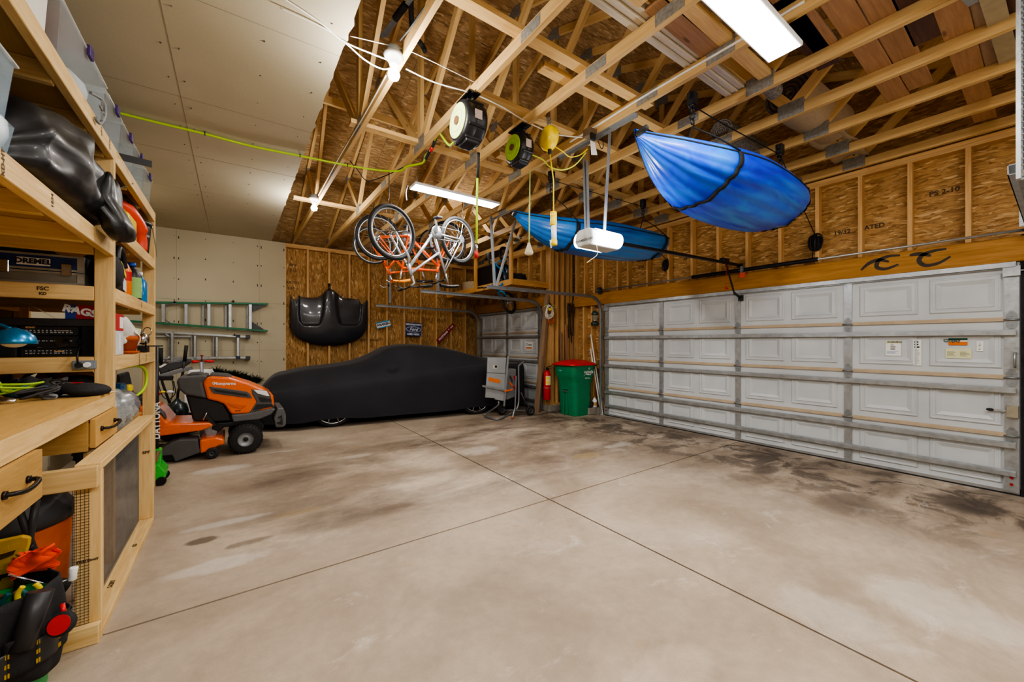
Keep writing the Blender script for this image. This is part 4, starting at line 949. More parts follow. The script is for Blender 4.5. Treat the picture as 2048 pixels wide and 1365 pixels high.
# heater at the edge of the frame
t = thing('unit_heater', 'galvanised unit heater with louvred face at the frame edge', 'heater', (2.75, -.2, 2.4)); FIN = M('bright fin steel', '#c4c6c8', .3, .8)
hx = 2.5
ye = at(2036, 200, X=hx).y
MB().box(hx, hx+.5, ye-.62, ye-.0, 2.03, 2.85).build('casing', GALVD, t)
mb = MB()
for i in range(34): 
    z = 2.05+.0235*i; mb.bar((hx-.018, ye-.6, z), (hx-.018, ye-.012, z), .03, .004, up=(.5, 0, 1))
mb.build('louvre_fins', FIN, t)
MB().box(hx-.03, hx, ye-.008, ye+.004, 2.03, 2.85).build('edge_channel', FIN, t)
for z in (-.1, -.5): MB().cyl((hx+.25, ye+z, 2.85), (hx+.25, ye+z, 3.39), .006, n=8).build('hanger_rod', GALV, t)
# ---- bicycles hung by their wheels
SILV = M('silver bicycle paint', '#c6cbd4', .3, .5, .06, coat=.4); ORB = M('orange bicycle paint', '#fb5c0a', .3, 0, .05, coat=.4); TEAL = M('blue bicycle paint', '#1787c4', .3, 0, .05, coat=.4)
def bike(label, rear, front, mat, Rw=.33, tire=.024, step=False, up=None, drive=True, saddle=BLK, bar='flat', rim=ALU):
    r_, f_ = V(rear), V(front); fw = (f_-r_).normalized(); wb = (f_-r_).length; u = V(up or (0, 0, -1)); u = (u-fw*u.dot(fw)).normalized(); y = u.cross(fw)
    b = thing('bicycle', label, 'bicycle', mat=basis(r_, fw, y, u)); s = wb/1.04
    P = lambda x, z, yy=0: V((x*s, yy*s, z*s))
    for k, cx in enumerate((0, wb)):
        w = MB().torus((cx, 0, 0), (0, 1, 0), Rw-tire, tire, 48, 8).build('wheel', BLKR, b, local=True)
        MB().torus((cx, 0, 0), (0, 1, 0), Rw-tire*2.2, .011, 48, 6).build('rim', rim, w, local=True)
        mb = MB()
        for i in range(28):
            a = 2*PI*i/28; a2 = a+(.35 if i % 4 < 2 else -.35); ys = .022*(-1)**i
            mb.tube([(cx+.018*math.cos(a2), ys, .018*math.sin(a2)), (cx+(Rw-tire*2.3)*math.cos(a), 0, (Rw-tire*2.3)*math.sin(a))], .0013, 4, cap=False)
        mb.build('spokes', CHROME, w, local=True)
        MB().lathe([(.012, -.06), (.02, -.03), (.012, -.02), (.012, .02), (.02, .03), (.012, .06)], (cx, 0, 0), (0, 1, 0), 12).build('hub', CHROME, w, local=True)
    BB, ST, HB, HT = P(.43, -.05), P(.29, .44), P(.87, .34), P(.83, .47)
    mb = MB()
    if step: mb.tube([BB, P(.855, .38)], .019, 10).tube([P(.365, .18), P(.84, .445)], .016, 10)
    else: mb.tube([BB, P(.855, .38)], .021, 10).tube([ST+P(.01, -.03), P(.84, .445)], .017, 10)
    mb.tube([BB, ST], .016, 10).tube([HB, HT], .022, 10)
    for sd in (1, -1): mb.tube([BB+P(0, 0, .02*sd), P(0, 0, .062*sd)], .010, 8).tube([ST+P(.01, -.03, .015*sd), P(0, 0, .062*sd)], .008, 8)
    mb.lathe([(.022, -.035), (.022, .035)], BB, (0, 1, 0), 12)
    mb.build('frame', mat, b, local=True)
    mb = MB(); cr = P(.885, .29)
    for sd in (1, -1): mb.tube([HB, cr+P(0, 0, .05*sd), cr+P(.01, -.03, .055*sd), V((wb, .055*sd*s, 0))], [.016, .017, .016, .010], 8)
    mb.build('fork', mat if not step else SILV, b, local=True)
    MB().tube([ST, P(.255, .57)], .013, 8).build('seatpost', ALU, b, local=True)
    def sad(u_, v_):
        a = 2*PI*u_; l = v_; wd = hermite([0, .3, .6, 1], [.015, .02, .045, .075], l); return P(.40-.27*l, .585+.012*math.sin(PI*l)+.022*math.sin(a)+(.018*l), wd*math.cos(a))
    MB().grid(sad, 14, 10, cu=True).build('saddle', saddle, b, local=True, sub=1)
    h0 = P(.80, .56); hb = P(.86, .60)
    MB().tube([HT, h0, hb], .013, 8).build('stem', ALU, b, local=True)
    for sd in (1, -1):
        g = MB().tube([hb, hb+P(-.01, .015, .12*sd), hb+P(-.05, .02, .29*sd)], .011, 8).build('handlebar', BLK if bar == 'flat' else CHROME, b, local=True)
        MB().tube([hb+P(-.03, .0175, .19*sd), hb+P(-.055, .02, .31*sd)], .017, 8).build('grip', BLKR, g, local=True)
        MB().tube([hb+P(-.015, .01, .15*sd), hb+P(.04, -.01, .19*sd), hb+P(.02, -.03, .27*sd)], .006, 6).build('brake_lever', DGREYP if bar == 'flat' else CHROME, g, local=True)
        if bar != 'flat': MB().tube(smoothpath([hb+P(-.05, .02, .30*sd), hb+P(.03, .04, .31*sd), hb+P(.09, .0, .30*sd)], 4), .009, 6).build('bar_end', CHROME, g, local=True)
    ys = -.06 if drive else -.06
    c = MB(); c.lathe([(.03, -.004), (.085, -.003), (.085, .003), (.03, .004)], BB+V((0, ys, 0)), (0, 1, 0), 28); c.build('chainring', ALU, b, local=True)
    for sd, dr in ((-1, 1), (1, -1)):
        e = BB+V((.02*dr, .08*sd, -.17*dr)); cr_ = MB().bar(BB+V((0, .075*sd, 0)), e, .014, .024, up=(0, 1, 0)).build('crank', ALU, b, local=True)
        MB().box(e.x-.045, e.x+.045, min(e.y, e.y+.09*sd), max(e.y, e.y+.09*sd), e.z-.012, e.z+.012).build('pedal', BLK, cr_, local=True, bevel=.004)
    mb = MB().tube([BB+V((0, ys, .083)), V((0, ys, .04))], .004, 6).tube([BB+V((0, ys, -.083)), V((.02, ys, -.11)), V((-.02, ys, -.05)), V((0, ys, -.035))], .004, 6); mb.lathe([(.045, -.02), (.03, .0), (.02, .02)], V((0, ys+.01, 0)), (0, 1, 0), 20); mb.build('chain', GALVD, b, local=True)
    # brake cables
    mb = MB().tube(smoothpath([hb+P(.04, -.01, .18), hb+P(.1, -.06, .1), P(.9, .46, .03), P(.88, .33, .0)], 5), .003, 5); mb.build('brake_cable', BLK, b, local=True)
    return b
wr_ = at(917, 481, t=5.42); wf_ = at(785, 465, t=4.56)
bk = bike('silver step-through bicycle hanging upside down in front of the orange ones', wr_, wf_, SILV, Rw=.325, step=True)
m_ = at(757, 475, t=5.55); n_ = at(895, 484, t=6.15)
bike('orange bicycle hanging upside down with handlebars toward the loft', m_, n_, ORB, Rw=.325, saddle=M('orange and black saddle', '#e08a10', .5))
m_ = at(872, 492, t=7.0); n_ = at(746, 491, t=6.5)
bike('orange thin-tyred bicycle hanging rearmost with chrome bar ends', m_, n_, ORB, Rw=.315, tire=.015, bar='chrome')
for (u, v, tt, lab) in ((778, 403, 4.56, 'hook over the silver front wheel'), (925, 432, 5.4, 'hook over the silver rear wheel'), (748, 420, 5.6, 'hook over the orange rear wheel')):
    p = at(u, v, t=tt); zt = ZC+.01
    MB().tube(smoothpath([(p.x, p.y, zt), (p.x, p.y, p.z+.06), (p.x-.02, p.y-.02, p.z+.0), (p.x, p.y-.03, p.z-.05), (p.x+.02, p.y-.03, p.z-.02)], 6), .005, 6).build('bike_hook', BLK, label='black vinyl '+lab, cat='hook', group='bicycle storage hooks')
# ---- loft with its load
LX0, LX1, LY0, LY1, LZ = 4.30, 5.2, 6.05, 8.98, 2.50
t = thing('hanging_loft', 'pine storage loft hung from the trusses over the single door', 'storage loft', (LX0, LY0, LZ))
MB().box(LX0, LX1, LY0, LY0+.038, LZ, LZ+.1).build('rim_board', PINE, t); MB().box(LX0, LX0+.038, LY0+.038, LY1, LZ, LZ+.1).build('rim_board', PINE, t)
for i in range(5): MB().box(LX0+.04, LX1, LY0+.5+.5*i, LY0+.538+.5*i, LZ, LZ+.088).build('joist', PINE, t)
MB().box(LX0, LX1, LY0, LY1, LZ+.1, LZ+.112).build('deck_panel', PLYW, t)
for y in (LY0+.02, 7.40, 8.8): MB().bar((LX0-.02, y, LZ+.0), (LX0-.02, y, ZC+.05), .038, .089, up=(0, 1, 0)).build('hanger_post', PINE, t)
LD = LZ+.1125
def tote(name, label, x0, x1, y0, y1, z, h, body, lid, latch=None, cat='storage bin', group=None, taper=.03, lidh=.03, inner=None):
    t = thing(name, label, cat, ((x0+x1)/2, (y0+y1)/2, z), group=group); mb = MB(); k = taper
    pb = [(x0+k, y0+k), (x1-k, y0+k), (x1-k, y1-k), (x0+k, y1-k)]; pt = [(x0+.012, y0+.012), (x1-.012, y0+.012), (x1-.012, y1-.012), (x0+.012, y1-.012)]
    zt = z+h-lidh
    mb.quad([(*p, z) for p in pb][::-1])
    for i in range(4):
        j = (i+1) % 4; mb.quad([(*pb[i], z), (*pb[j], z), (*pt[j], zt), (*pt[i], zt)])
    b = mb.build('bin_body', body, t, solid=.004)
    mb = MB(); mb.box(x0, x1, y0, y1, zt-.012, zt); mb.box(x0+.015, x1-.015, y0+.015, y1-.015, zt, z+h) if lid else None
    if lid: mb.build('lid', lid, t, bevel=.008, seg=2)
    mb = MB()
    for i in range(3):
        y = y0+(y1-y0)*(i+1)/4; mb.bar((x1-k*.85, y, z+.02), (x1-.014, y, zt-.03), .03, .008, up=(1, 0, 0))
    if latch:
        for (lx, ly, dx, dy) in ((x1, (y0+y1)/2, .012, .06),): MB().box(lx-.004, lx+dx, ly-dy*.55, ly+dy*.55, zt-.045, zt+.012).build('latch', latch, t, bevel=.003)
    if inner:
        for i, (c, m) in enumerate(inner):
            MB().ball(((x0+x1)/2+.04*(i-1), y0+(y1-y0)*(.3+.2*i), z+h*.42), ((x1-x0)*.34, (y1-y0)*.2, h*.36), 14, 8).build('contents', m, t)
    return t
pB = at(963, 560, X=4.75)
a, b = at(933, 560, X=4.4), at(990, 560, X=4.4)
tote('storage_tote', 'black lidded storage tote on the hanging loft', 4.42, 4.95, 6.95, 7.65, LD, .44, M('black tote plastic', '#14141a', .45), M('navy tote lid', '#1c1f30', .45), taper=.05)
a = at(895, 574, X=4.42); b = at(932, 574, X=4.42)
mb = MB(); mb.grid(lambda u, v: V((4.38+.17+.17*math.cos(2*PI*u)*(.92+.08*v), 8.1+.27*math.sin(2*PI*u)*(.92+.08*v), LD+.19*v+.004*math.sin(24*PI*u)*math.sin(9*PI*v))), 48, 14, cu=True)
mb.build('woven_basket', M('cream woven cord', '#a8977c', .9, 0, .2, 30, .5, 60), solid=.012, label='cream woven basket on the loft beside the black tote', cat='basket')
def lump(mb, c, r, seed, amp=.18, nu=20, nv=12, flat=True):
    rr = random.Random(seed); ph = [rr.uniform(0, 6) for _ in range(6)]
    def f(u, v):
        th = PI*v; a = 2*PI*u; k = 1+amp*(math.sin(3*a+ph[0])*math.sin(2*th+ph[1])*.5+.5*math.sin(5*a+ph[2])*math.sin(th*3+ph[3])+.25*math.sin(9*a+ph[4])*math.sin(7*th+ph[5]))
        p = V((r[0]*math.sin(th)*math.cos(a)*k, r[1]*math.sin(th)*math.sin(a)*k, r[2]*math.cos(th)*k))
        if flat: p.z = max(p.z, -r[2]*.62)
        return V(c)+p
    mb.grid(f, nu, nv, cu=True); return mb
mb = lump(MB(), (4.62, 6.36, LD+.062), (.22, .2, .1), 3); o = mb.build('duffel_bag', M('black nylon fabric', '#141418', .85, 0, .2, 30, .3, 300), label='black fabric bag slumped on the loft by the corner post', cat='bag')
mb = lump(MB(), (4.75, 6.42, LD+.155), (.12, .09, .035), 5); mb.build('red_cloth', M('dull red cloth', '#6e1616', .9), label='dull red cloth bundle on top of the black bag', cat='cloth')
# ---- child bicycle hung nose down
up_ = (.72, -.69, 0)
wr_ = at(1012, 515, t=8.0); wf_ = at(1018, 606, t=7.75)
bike('blue small bicycle hanging vertically in front of the loft', wr_, wf_, TEAL, Rw=.23, tire=.025, up=(-.86, -.32, 0), rim=BLK)
p = at(1012, 482, t=8.0)
MB().tube(smoothpath([(p.x, p.y, ZC+.0), (p.x, p.y, p.z+.05), (p.x-.03, p.y, p.z-.03), (p.x+.0, p.y, p.z-.06)], 6), .005, 6).build('bike_hook', BLK, label='black hook holding the small blue bicycle by its wheel', cat='hook', group='bicycle storage hooks')
p = at(1044, 476, t=7.2)
MB().tube(smoothpath([(p.x, p.y, ZC), (p.x, p.y, p.z+.03), (p.x-.02, p.y, p.z-.02), (p.x-.05, p.y, p.z), (p.x-.055, p.y, p.z+.05)], 6), .006, 6).build('bike_hook', BLK, label='empty black hook under a truss beside the loft post', cat='hook', group='bicycle storage hooks')
# bundles stored up in the first bay
for i in range(6):
    p0 = at(757+3*i, 75, Z=4.2); p1 = at(815+2*i, 0, Z=4.25)
    MB().tube([p0, p1+(p1-p0)*.4], .005, 6).build('metal_rod', GALVD, label='grey metal rod tied in a bundle high between the trusses', cat='rod', group='bundle of thin metal rods')
p0, p1 = at(790, 38, Z=4.2), at(812, 8, Z=4.24); MB().tube([p0, p1], .03, 8).build('bundle_wrap', BLKM, label='black wrap tied around the thin metal rods', cat='strap')
cable('flexible_hose', [at(822, -10, Z=4.3), at(823, 40, Z=4.2), at(828, 68, Z=4.1), at(845, 92, Z=4.05), at(850, 103, Z=4.0)], .022, BLKR, 'thick black hose hanging high beside the first truss', 'hose')
# ================================================================== FAR SIDE OF THE GARAGE
# ---- covered car
CA = V((1.31, 6.906, 0)); cax = V((.9916, -.1296, 0)); cn = V((.1296, .9916, 0)); HW = .92
CARM = basis(CA+cn*HW, cax, cn, V((0, 0, 1)))
def carpx(u, v, off):
    a = (u-1024)/FPX; b = (V0-v)/FPX; d = V((SY+CY*a, CY-SY*a, b)); t = (CA.dot(cn)+off)/d.dot(cn); p = V((0, 0, CAMH))+d*t-CA
    return p.dot(cax), p.z
sil = [carpx(u, v, o) for u, v, o in [(541.5, 754, .7), (573, 743, .75), (612, 734.7, .8), (656, 730, .8), (702.6, 722.5, .8), (734, 712.7, .7), (759, 701.7, .62), (776, 693.7, .6), (810, 689.5, .6), (842, 690, .6), (878, 693.7, .6), (910, 700.5, .62), (939.5, 710, .7), (974, 719.5, .8)]]
ss = [s for s, z in sil]; zs_ = [z for s, z in sil]
S0, S1 = ss[0]-.28, 3.63
tx = [S0]+ss+([S1] if ss[-1] < S1-.03 else []); tz_ = [.46]+zs_+([zs_[-1]-.05] if ss[-1] < S1-.03 else [])
def roofl(s): return hermite(tx, tz_, s)
def belt(s): return min(roofl(s)-.02, lerp([S0, S0+.3, .5, 1.6, 3.0, S1], [.40, .60, .78, .88, .95, .95], s))
car = thing('covered_car', 'car under a fitted black stretch cover parked across the single door', 'car', mat=CARM)
SMR, ZMR = carpx(788, 738, 0)
def carsec(u, v):
    s = S0+(S1-S0)*v
    # plan rounding of nose and tail
    e = min(1., max(0., (s-S0)/.75)); e2 = min(1., max(0., (S1-s)/.35)); hw = HW*(.66+.34*math.sin(PI/2*e))*(.90+.10*math.sin(PI/2*e2))
    zr, zb = roofl(s), belt(s); cab = max(0., zr-zb-.06)
    hm = .12+.03*(math.exp(-((s-.02)/.34)**4)+math.exp(-((s-2.555)/.34)**4))
    prof = [(-1, hm), (-1.005, .3), (-1.0, .55*zb+.1), (-.985, zb-.1), (-.93, zb-.01), (-.86, zb+.02+.05*cab), (-.74, zb+(zr-zb)*.52), (-.60, zb+(zr-zb)*.88), (-.42, zr-.012), (-.2, zr), (0, zr+.006)]
    full = prof+[(-y, z) for y, z in prof[:-1]][::-1]; n = len(full)-1
    ks = list(range(n+1)); y = hermite(ks, [q[0] for q in full], u*n); z = hermite(ks, [q[1] for q in full], u*n)
    if v == 0: z = min(z, .44) 
    yy = y*hw
    g = math.exp(-((s-SMR)/.085)**2-((z-ZMR)/.06)**2)
    if yy < 0: yy -= .10*g
    else: yy += .10*g
    # slack folds in the cloth
    yy += .004*math.sin(7*s+3*z)*(.3 if z > .4 else 1)
    return V((s, yy, z))
CLOTH = NT('black stretch cloth'); o_ = CLOTH.coord('Object'); CLOTH.base(CLOTH.ramp(CLOTH.noise(o_, 1.5, 3), [(.3, srgb('#1a1a20')), (.7, srgb('#24242b'))])); CLOTH.bsdf.inputs['Roughness'].default_value = .78; CLOTH.bsdf.inputs['Specular IOR Level'].default_value = .3
CLOTH.bsdf.inputs['Sheen Weight'].default_value = .12; CLOTH.bump(CLOTH.noise(CLOTH.coord('Object', (1, 1, 3)), 2.2, 4), .1, .03); CLOTH = CLOTH.m
mb = MB(); mb.grid(carsec, 80, 120)
# nose and tail closing panels
for v in (0, 1):
    mb.grid(lambda u, w, v=v: (lambda p: V((p.x+(-.10*math.sin(PI*w)*(1-v) + .02*v), p.y, p.z*(1-w)+.115*w)))(carsec(u, v)), 80, 6)
mb.build('car_cover', CLOTH, car, local=True)
for s in (.02, 2.555):
    for sd in (-1, 1):
        y = sd*(HW-(.19 if s < 1 else .135)); w = MB().lathe([(.27, -.10), (.30, -.11), (.325, -.095), (.328, 0), (.325, .095), (.30, .11), (.27, .10)], (s, y, .328), (0, 1, 0), 40, cap=False).build('tyre', BLKR, car, local=True)
        mb = MB(); f = sd*.085
        mb.torus((s, y+f, .328), (0, 1, 0), .268, .016, 48, 8); mb.lathe([(.06, -.02), (.05, .03)], (s, y+f, .328), (0, 1, 0), 16)
        for i in range(10): a = 2*PI*i/10; mb.tube([(s+.05*math.cos(a), y+f, .328+.05*math.sin(a)), (s+.265*math.cos(a), y+f+sd*.01, .328+.265*math.sin(a))], .013, 6)
        mb.build('wheel_rim', CHROME, w, local=True)
MB().box(.2, 2.4, -.8, .8, .16, .3).build('underbody', BLKM, car, local=True)
# ---- body panel (hood) on the wall
YH = YF-.0
def hz(x, y, off=0): return at(560+x/4.654, 540+y/4.654, Y=YH-off)
topo = [(98, 236), (112, 262), (150, 292), (160, 288), (168, 240), (200, 255), (240, 264), (300, 268), (345, 266), (385, 248), (415, 218), (440, 192), (460, 183), (485, 188), (515, 208), (545, 232), (580, 262), (610, 270), (680, 276), (742, 282), (752, 318), (768, 320), (790, 305), (808, 278), (818, 300)]
boto = [(98, 520), (120, 585), (150, 622), (200, 655), (260, 678), (330, 694), (400, 702), (480, 704), (560, 698), (640, 682), (700, 660), (750, 630), (790, 580), (805, 540), (818, 470)]
hood = thing('car_hood', 'glossy charcoal car hood hung on the wall above the covered car', 'car hood', hz(458, 450))
def reg(x, y):
    def sm(a, b, t): t = min(1, max(0, (t-a)/(b-a))); return t*t*(3-2*t)
    d = 0
    for s in (-1, 1):
        cx = 468+s*170   # scoop centres
        X_ = (x-cx)*s
        inner = -55-.16*max(0, 0)
        lim_in = lerp([240, 300, 420, 500, 530], [-120, -122, -108, -85, -55], y); lim_out = lerp([240, 420, 480, 530], [125, 122, 112, 70], y)
        d = max(d, sm(lim_in-12, lim_in+26, X_)*(1-sm(lim_out-14, lim_out+10, X_))*(1-sm(495, 532, y)))
    return d
def hood_s(u, v):
    x = 98+(818-98)*u; a = lerp([p[0] for p in topo], [p[1] for p in topo], x); b = hermite([p[0] for p in boto], [p[1] for p in boto], x); y = a+(b-a)*v
    e = math.sin(PI*min(1, max(0, u)))**.35; off = .05+.16*e*(math.sin(PI*min(1., (.12+.88*v)))**.45 if v < .995 else .0)
    off -= .06*reg(x, y)
    off += .03*math.exp(-((x-458)/60)**2)*(1-v)
    if v > .98: off = .02
    return hz(x, y, off)
HOODM = M('charcoal clear coat', '#2c2d33', .4, .1, .04, 2, coat=.35)
MB().grid(hood_s, 110, 70).build('hood_skin', HOODM, hood, solid=.006)
mb = MB()
def rim(u, v): p = hood_s(u, 0); return V((p.x, p.y+.02+.07*v, p.z+.012+.012*v))
mb.grid(lambda u, v: rim(.1+.8*u, v), 90, 2); mb.build('hood_flange', BLK, hood, solid=.004)
c = hz(458, 155, .06); MB().tube([c+V((0, .05, .06)), c+V((0, 0, .05)), c+V((0, 0, -.04)), c+V((0, .0, -.10))], [.012, .024, .026, .02], 10).build('wall_hook', BLK, hood)
# ---- signs
def flat_quad(pts, Y, th=.004):
    return [at(560+x/4.654, 540+y/4.654, Y=Y) for x, y in pts]
def sign(name, label, cat, pts, Y, mats, draw):
    q = flat_quad(pts, Y); t = thing(name, label, cat, sum(q, V((0, 0, 0)))/4)
    MB().prism(q, (0, .003, 0)).build('sign_plate', mats[0], t)
    ux = ((q[1]-q[0])+(q[2]-q[3])).normalized(); uy = V((0, 0, 1)); uy = (uy-ux*uy.dot(ux)).normalized(); c = sum(q, V((0, 0, 0)))/4
    w, h = (q[1]-q[0]).length, (q[0]-q[3]).length
    draw(t, c-V((0, .002, 0)), ux, uy, w, h); return t
NAVY = M('navy sign enamel', '#1c2f66', .4); WHE = M('white enamel', '#e9ebee', .4); SKY = M('sky blue paint', '#3a9ac8', .4); MAROON = M('maroon sign enamel', '#8e1522', .4)
def d_plate(t, c, ux, uy, w, h):
    mb = MB()
    for s, k in ((1, .20), (-1, .14)):
        o = c+uy*(s*(h/2-h*k/2)); mb.quad([o-ux*w/2-uy*h*k/2, o+ux*w/2-uy*h*k/2, o+ux*w/2+uy*h*k/2, o-ux*w/2+uy*h*k/2])
    mb.build('blue_band', SKY, t)
    MB().text('KRAKEN', h*.52, c-V((0, .002, 0)), ux, uy, bold=.003).build('plate_lettering', M('navy ink', '#1d2440', .5), t)
sign('license_plate', 'white and blue license plate hung crooked on the studs', 'license plate', [(893, 492), (1020, 466), (1031, 524), (905, 550)], YF-.004, [WHE], d_plate)
def d_oval(t, c, ux, uy, w, h):
    MB().text('GENUINE PARTS', h*.165, c+uy*h*.36, ux, uy, bold=.002).text('USED HERE', h*.19, c-uy*h*.37, ux, uy, bold=.002).build('sign_lettering', WHE, t)
    def ell(rx, ry, d): return [c-V((0, d, 0))+ux*(rx*math.cos(2*PI*i/40))+uy*(ry*math.sin(2*PI*i/40)) for i in range(40)]
    mb = MB(); mb.quad(ell(w*.47, h*.22, .001)); mb.mat = 1; mb.quad(ell(w*.455, h*.205, .002)); mb.mat = 0; mb.quad(ell(w*.42, h*.18, .003)); mb.mat = 1; mb.quad(ell(w*.41, h*.17, .004)); mb.mat = 0
    mb.text('Ford', h*.33, c-V((0, .005, 0))-uy*.0, ux, uy, bold=.002, shear=.35); mb.build('oval_emblem', [WHE, NAVY], t)
    mb = MB()
    for sx in (-1, 1):
        for sz_ in (-1, 1): mb.bar(c+ux*(sx*w/2-.004*sx)-uy*h/2*.98, c+ux*(sx*w/2-.004*sx)+uy*h/2*.98, .006, .002, up=(0, 1, 0)) if sz_ > 0 else None
    mb.build('sign_edge', M('pale blue enamel', '#7f90b8', .4), t)
sign('metal_sign', 'square navy metal sign with white oval emblem on the studs', 'sign', [(1169, 488), (1319, 498), (1311, 622), (1166, 612)], YF-.004, [NAVY], d_oval)
def d_ave(t, c, ux, uy, w, h):
    MB().text('MUSTANG', h*.62, c-ux*w*.16, ux, uy, bold=.003).text('AVE', h*.5, c+ux*w*.34, ux, uy, bold=.002).text('Y', h*.5, c+ux*w*.18+uy*h*.05, ux, uy, bold=.004).build('sign_lettering', WHE, t)
sign('street_sign', 'dark red street name sign hung at a slant', 'sign', [(1452, 655), (1607, 495), (1637, 522), (1480, 683)], YF-.004, [MAROON], d_ave)
# ---- ladders on the drywall
YL = YF-.10
def lz(x, y, off=0): return at(290+x/3.79, 580+y/3.79, Y=YL-off)
LGR = M('green fibreglass', '#0d6e4a', .45)
t = thing('step_ladder', 'green fibreglass ladder hung level on the drywall, uppermost of two', 'ladder', lz(500, 200))
ex = V((-.36, 0, 0))
a, b = lz(78, 103), lz(935, 108); MB().bar(a+ex, b, .06, .035).build('side_rail', LGR, t, bevel=.004)
a, b = lz(78, 250), lz(930, 313); MB().bar(a+ex-V((0, 0, -.02)), b, .06, .035).build('side_rail', LGR, t, bevel=.004)
for x, ya, yb, w in ((140, 108, 246, .06), (312, 108, 262, .05), (485, 108, 272, .05), (645, 110, 286, .05), (798, 110, 298, .045)):
    MB().bar(lz(x, ya, .005), lz(x, yb, .005), .05, w).build('rung', ALU, t, bevel=.004)
for x, yb in ((777, 296), (612, 290), (440, 272)): MB().bar(lz(x, 112, -.06), lz(x, yb, -.06), .03, .03).build('rear_brace', GALVD, t)
MB().tube([lz(160, 122, .02), lz(200, 108, .02), lz(240, 100, .03)], .008, 6).build('spreader', GALVD, t); MB().tube([lz(150, 225, .02), lz(190, 250, .02)], .01, 6).build('spreader', GALVD, t)
MB().prism([lz(808, 112), lz(918, 118), lz(812, 165)], (0, .04, 0)).build('end_gusset', DGREYP, t); MB().prism([lz(808, 240), lz(905, 302), lz(808, 298)], (0, .04, 0)).build('end_gusset', DGREYP, t)
t = thing('extension_ladder', 'bare aluminium ladder hung on the drywall, lower of two', 'ladder', lz(450, 430))
MB().bar(lz(78, 306)+ex*1.1, lz(790, 358), .06, .04).build('side_rail', ALU, t, bevel=.004); MB().bar(lz(78, 515)+ex, lz(790, 514), .06, .04).build('side_rail', ALU, t, bevel=.004)
MB().bar(lz(70, 352, -.05)+ex, lz(360, 354, -.05), .04, .03).bar(lz(200, 545)+ex, lz(470, 520), .05, .03).build('sliding_rail', ALU, t)
for x, ya, yb, w in ((208, 322, 545, .065), (380, 345, 520, .055), (545, 358, 512, .055)): 
    MB().bar(lz(x, ya, .01), lz(x, yb, .01), .04, w).build('rung', ALU, t, bevel=.006); MB().bar(lz(x-26, ya, -.04), lz(x-26, yb, -.04), .02, .03).build('rear_rung', GALVD, t)
MB().bar(lz(705, 350, .01), lz(705, 525, .01), .045, .055).build('rung', ALU, t, bevel=.006)
for y in (352, 514): 
    MB().bar(lz(688, y, .02), lz(722, y, .02), .06, .055).build('rung_collar', M('dark blue plastic', '#232b4a', .5), t, bevel=.004); MB().bar(lz(762, y+4, .01), lz(798, y+6, .01), .07, .075).build('rail_foot', DGREYP, t, bevel=.008)
MB().tube([lz(150, 330, .02), lz(195, 365, .02)], .014, 8).tube([lz(190, 500, .02), lz(150, 545, .02)], .014, 8).build('diagonal_brace', ALU, t)
for x, y in ((225, 98), (668, 92), (680, 348)): MB().tube([lz(x, y, -.09), lz(x, y, .05), lz(x, y-14, .06)], .009, 6).tube([lz(x-14, y-4, .05), lz(x+14, y-6, .05)], .007, 6).build('ladder_hook', BLK, label='black hook holding a ladder '+{225: 'at the end of the green rail by the shelf', 668: 'halfway along the green rail', 680: 'at the collar of the bare aluminium rail'}[x], cat='hook', group='ladder hooks')
# ---- lawn tractor (side profile drawn in its own plane, then given width)
YT = 6.03
def mz(x, y, Y=YT): return at(290+x/3.79, 580+y/3.79, Y=Y)
mow = thing('lawn_tractor', 'orange riding lawn tractor with dark grey bumper facing the covered car', 'lawn tractor', mz(600, 1255))
def slab(name, pts, ya, yb, m, bev=.0, seg=2, par=None, parent=mow):
    # profile measured on the near plane, kept as a true profile in the x z plane
    return MB().prism([V((mz(x, y).x, ya, mz(x, y).z)) for x, y in pts], (0, yb-ya, 0)).build(name, m, par or parent, bevel=bev, seg=seg)
GRY = M('graphite plastic', '#4b4a4a', .5, 0, .08); LGRY = M('bumper grey plastic', '#59595b', .45, 0, .08)
slab('hood', [(437, 705), (460, 674), (492, 656), (640, 664), (800, 712), (900, 752), (955, 782), (974, 805), (982, 880), (960, 905), (770, 940), (652, 946), (602, 868), (542, 846), (470, 830)], YT, YT+.52, ORG, .028, 3)
slab('hood_spine', [(478, 655), (500, 640), (620, 648), (660, 664), (640, 672), (490, 664)], YT+.06, YT+.46, GRY, .01)
slab('grille_panel', [(806, 752), (930, 766), (952, 795), (966, 870), (986, 884), (900, 900), (782, 945), (846, 850), (812, 790)], YT-.008, YT+.53, GRY, .008)
slab('headlight', [(822, 758), (922, 768), (944, 806), (925, 806), (852, 786)], YT-.018, YT+.02, M('headlight lens', '#e8eaee', .12, 0, .03, coat=.5), .004)
slab('grille_slot', [(860, 810), (955, 828), (960, 848), (875, 850)], YT-.014, YT, BLK); slab('grille_slot', [(846, 868), (962, 866), (970, 884), (820, 912)], YT-.014, YT, BLK)
vt = slab('side_vent', [(486, 735), (506, 734), (775, 772), (798, 790), (812, 824), (524, 786), (508, 775)], YT-.012, YT+.01, GRY, .006)
slab('vent_mesh', [(512, 750), (770, 790), (784, 808), (540, 774)], YT-.015, YT-.005, BLK, par=vt)
mb = MB(); c = mz(590, 712); mb.text('Husqvarna', .052, V((c.x+.02, YT-.003, c.z)), (1, 0, -.06), (.06, 0, 1), bold=.0012); c2 = mz(530, 708); mb.torus(V((c2.x-.01, YT-.003, c2.z)), (0, 1, 0), .014, .003, 16, 5); mb.build('hood_lettering', WHT, mow)
MB().text('TS 354', .02, V((mz(705, 918).x, YT-.003, mz(705, 918).z)), (1, 0, .05), (-.05, 0, 1), bold=.0008).build('model_lettering', BLK, mow)
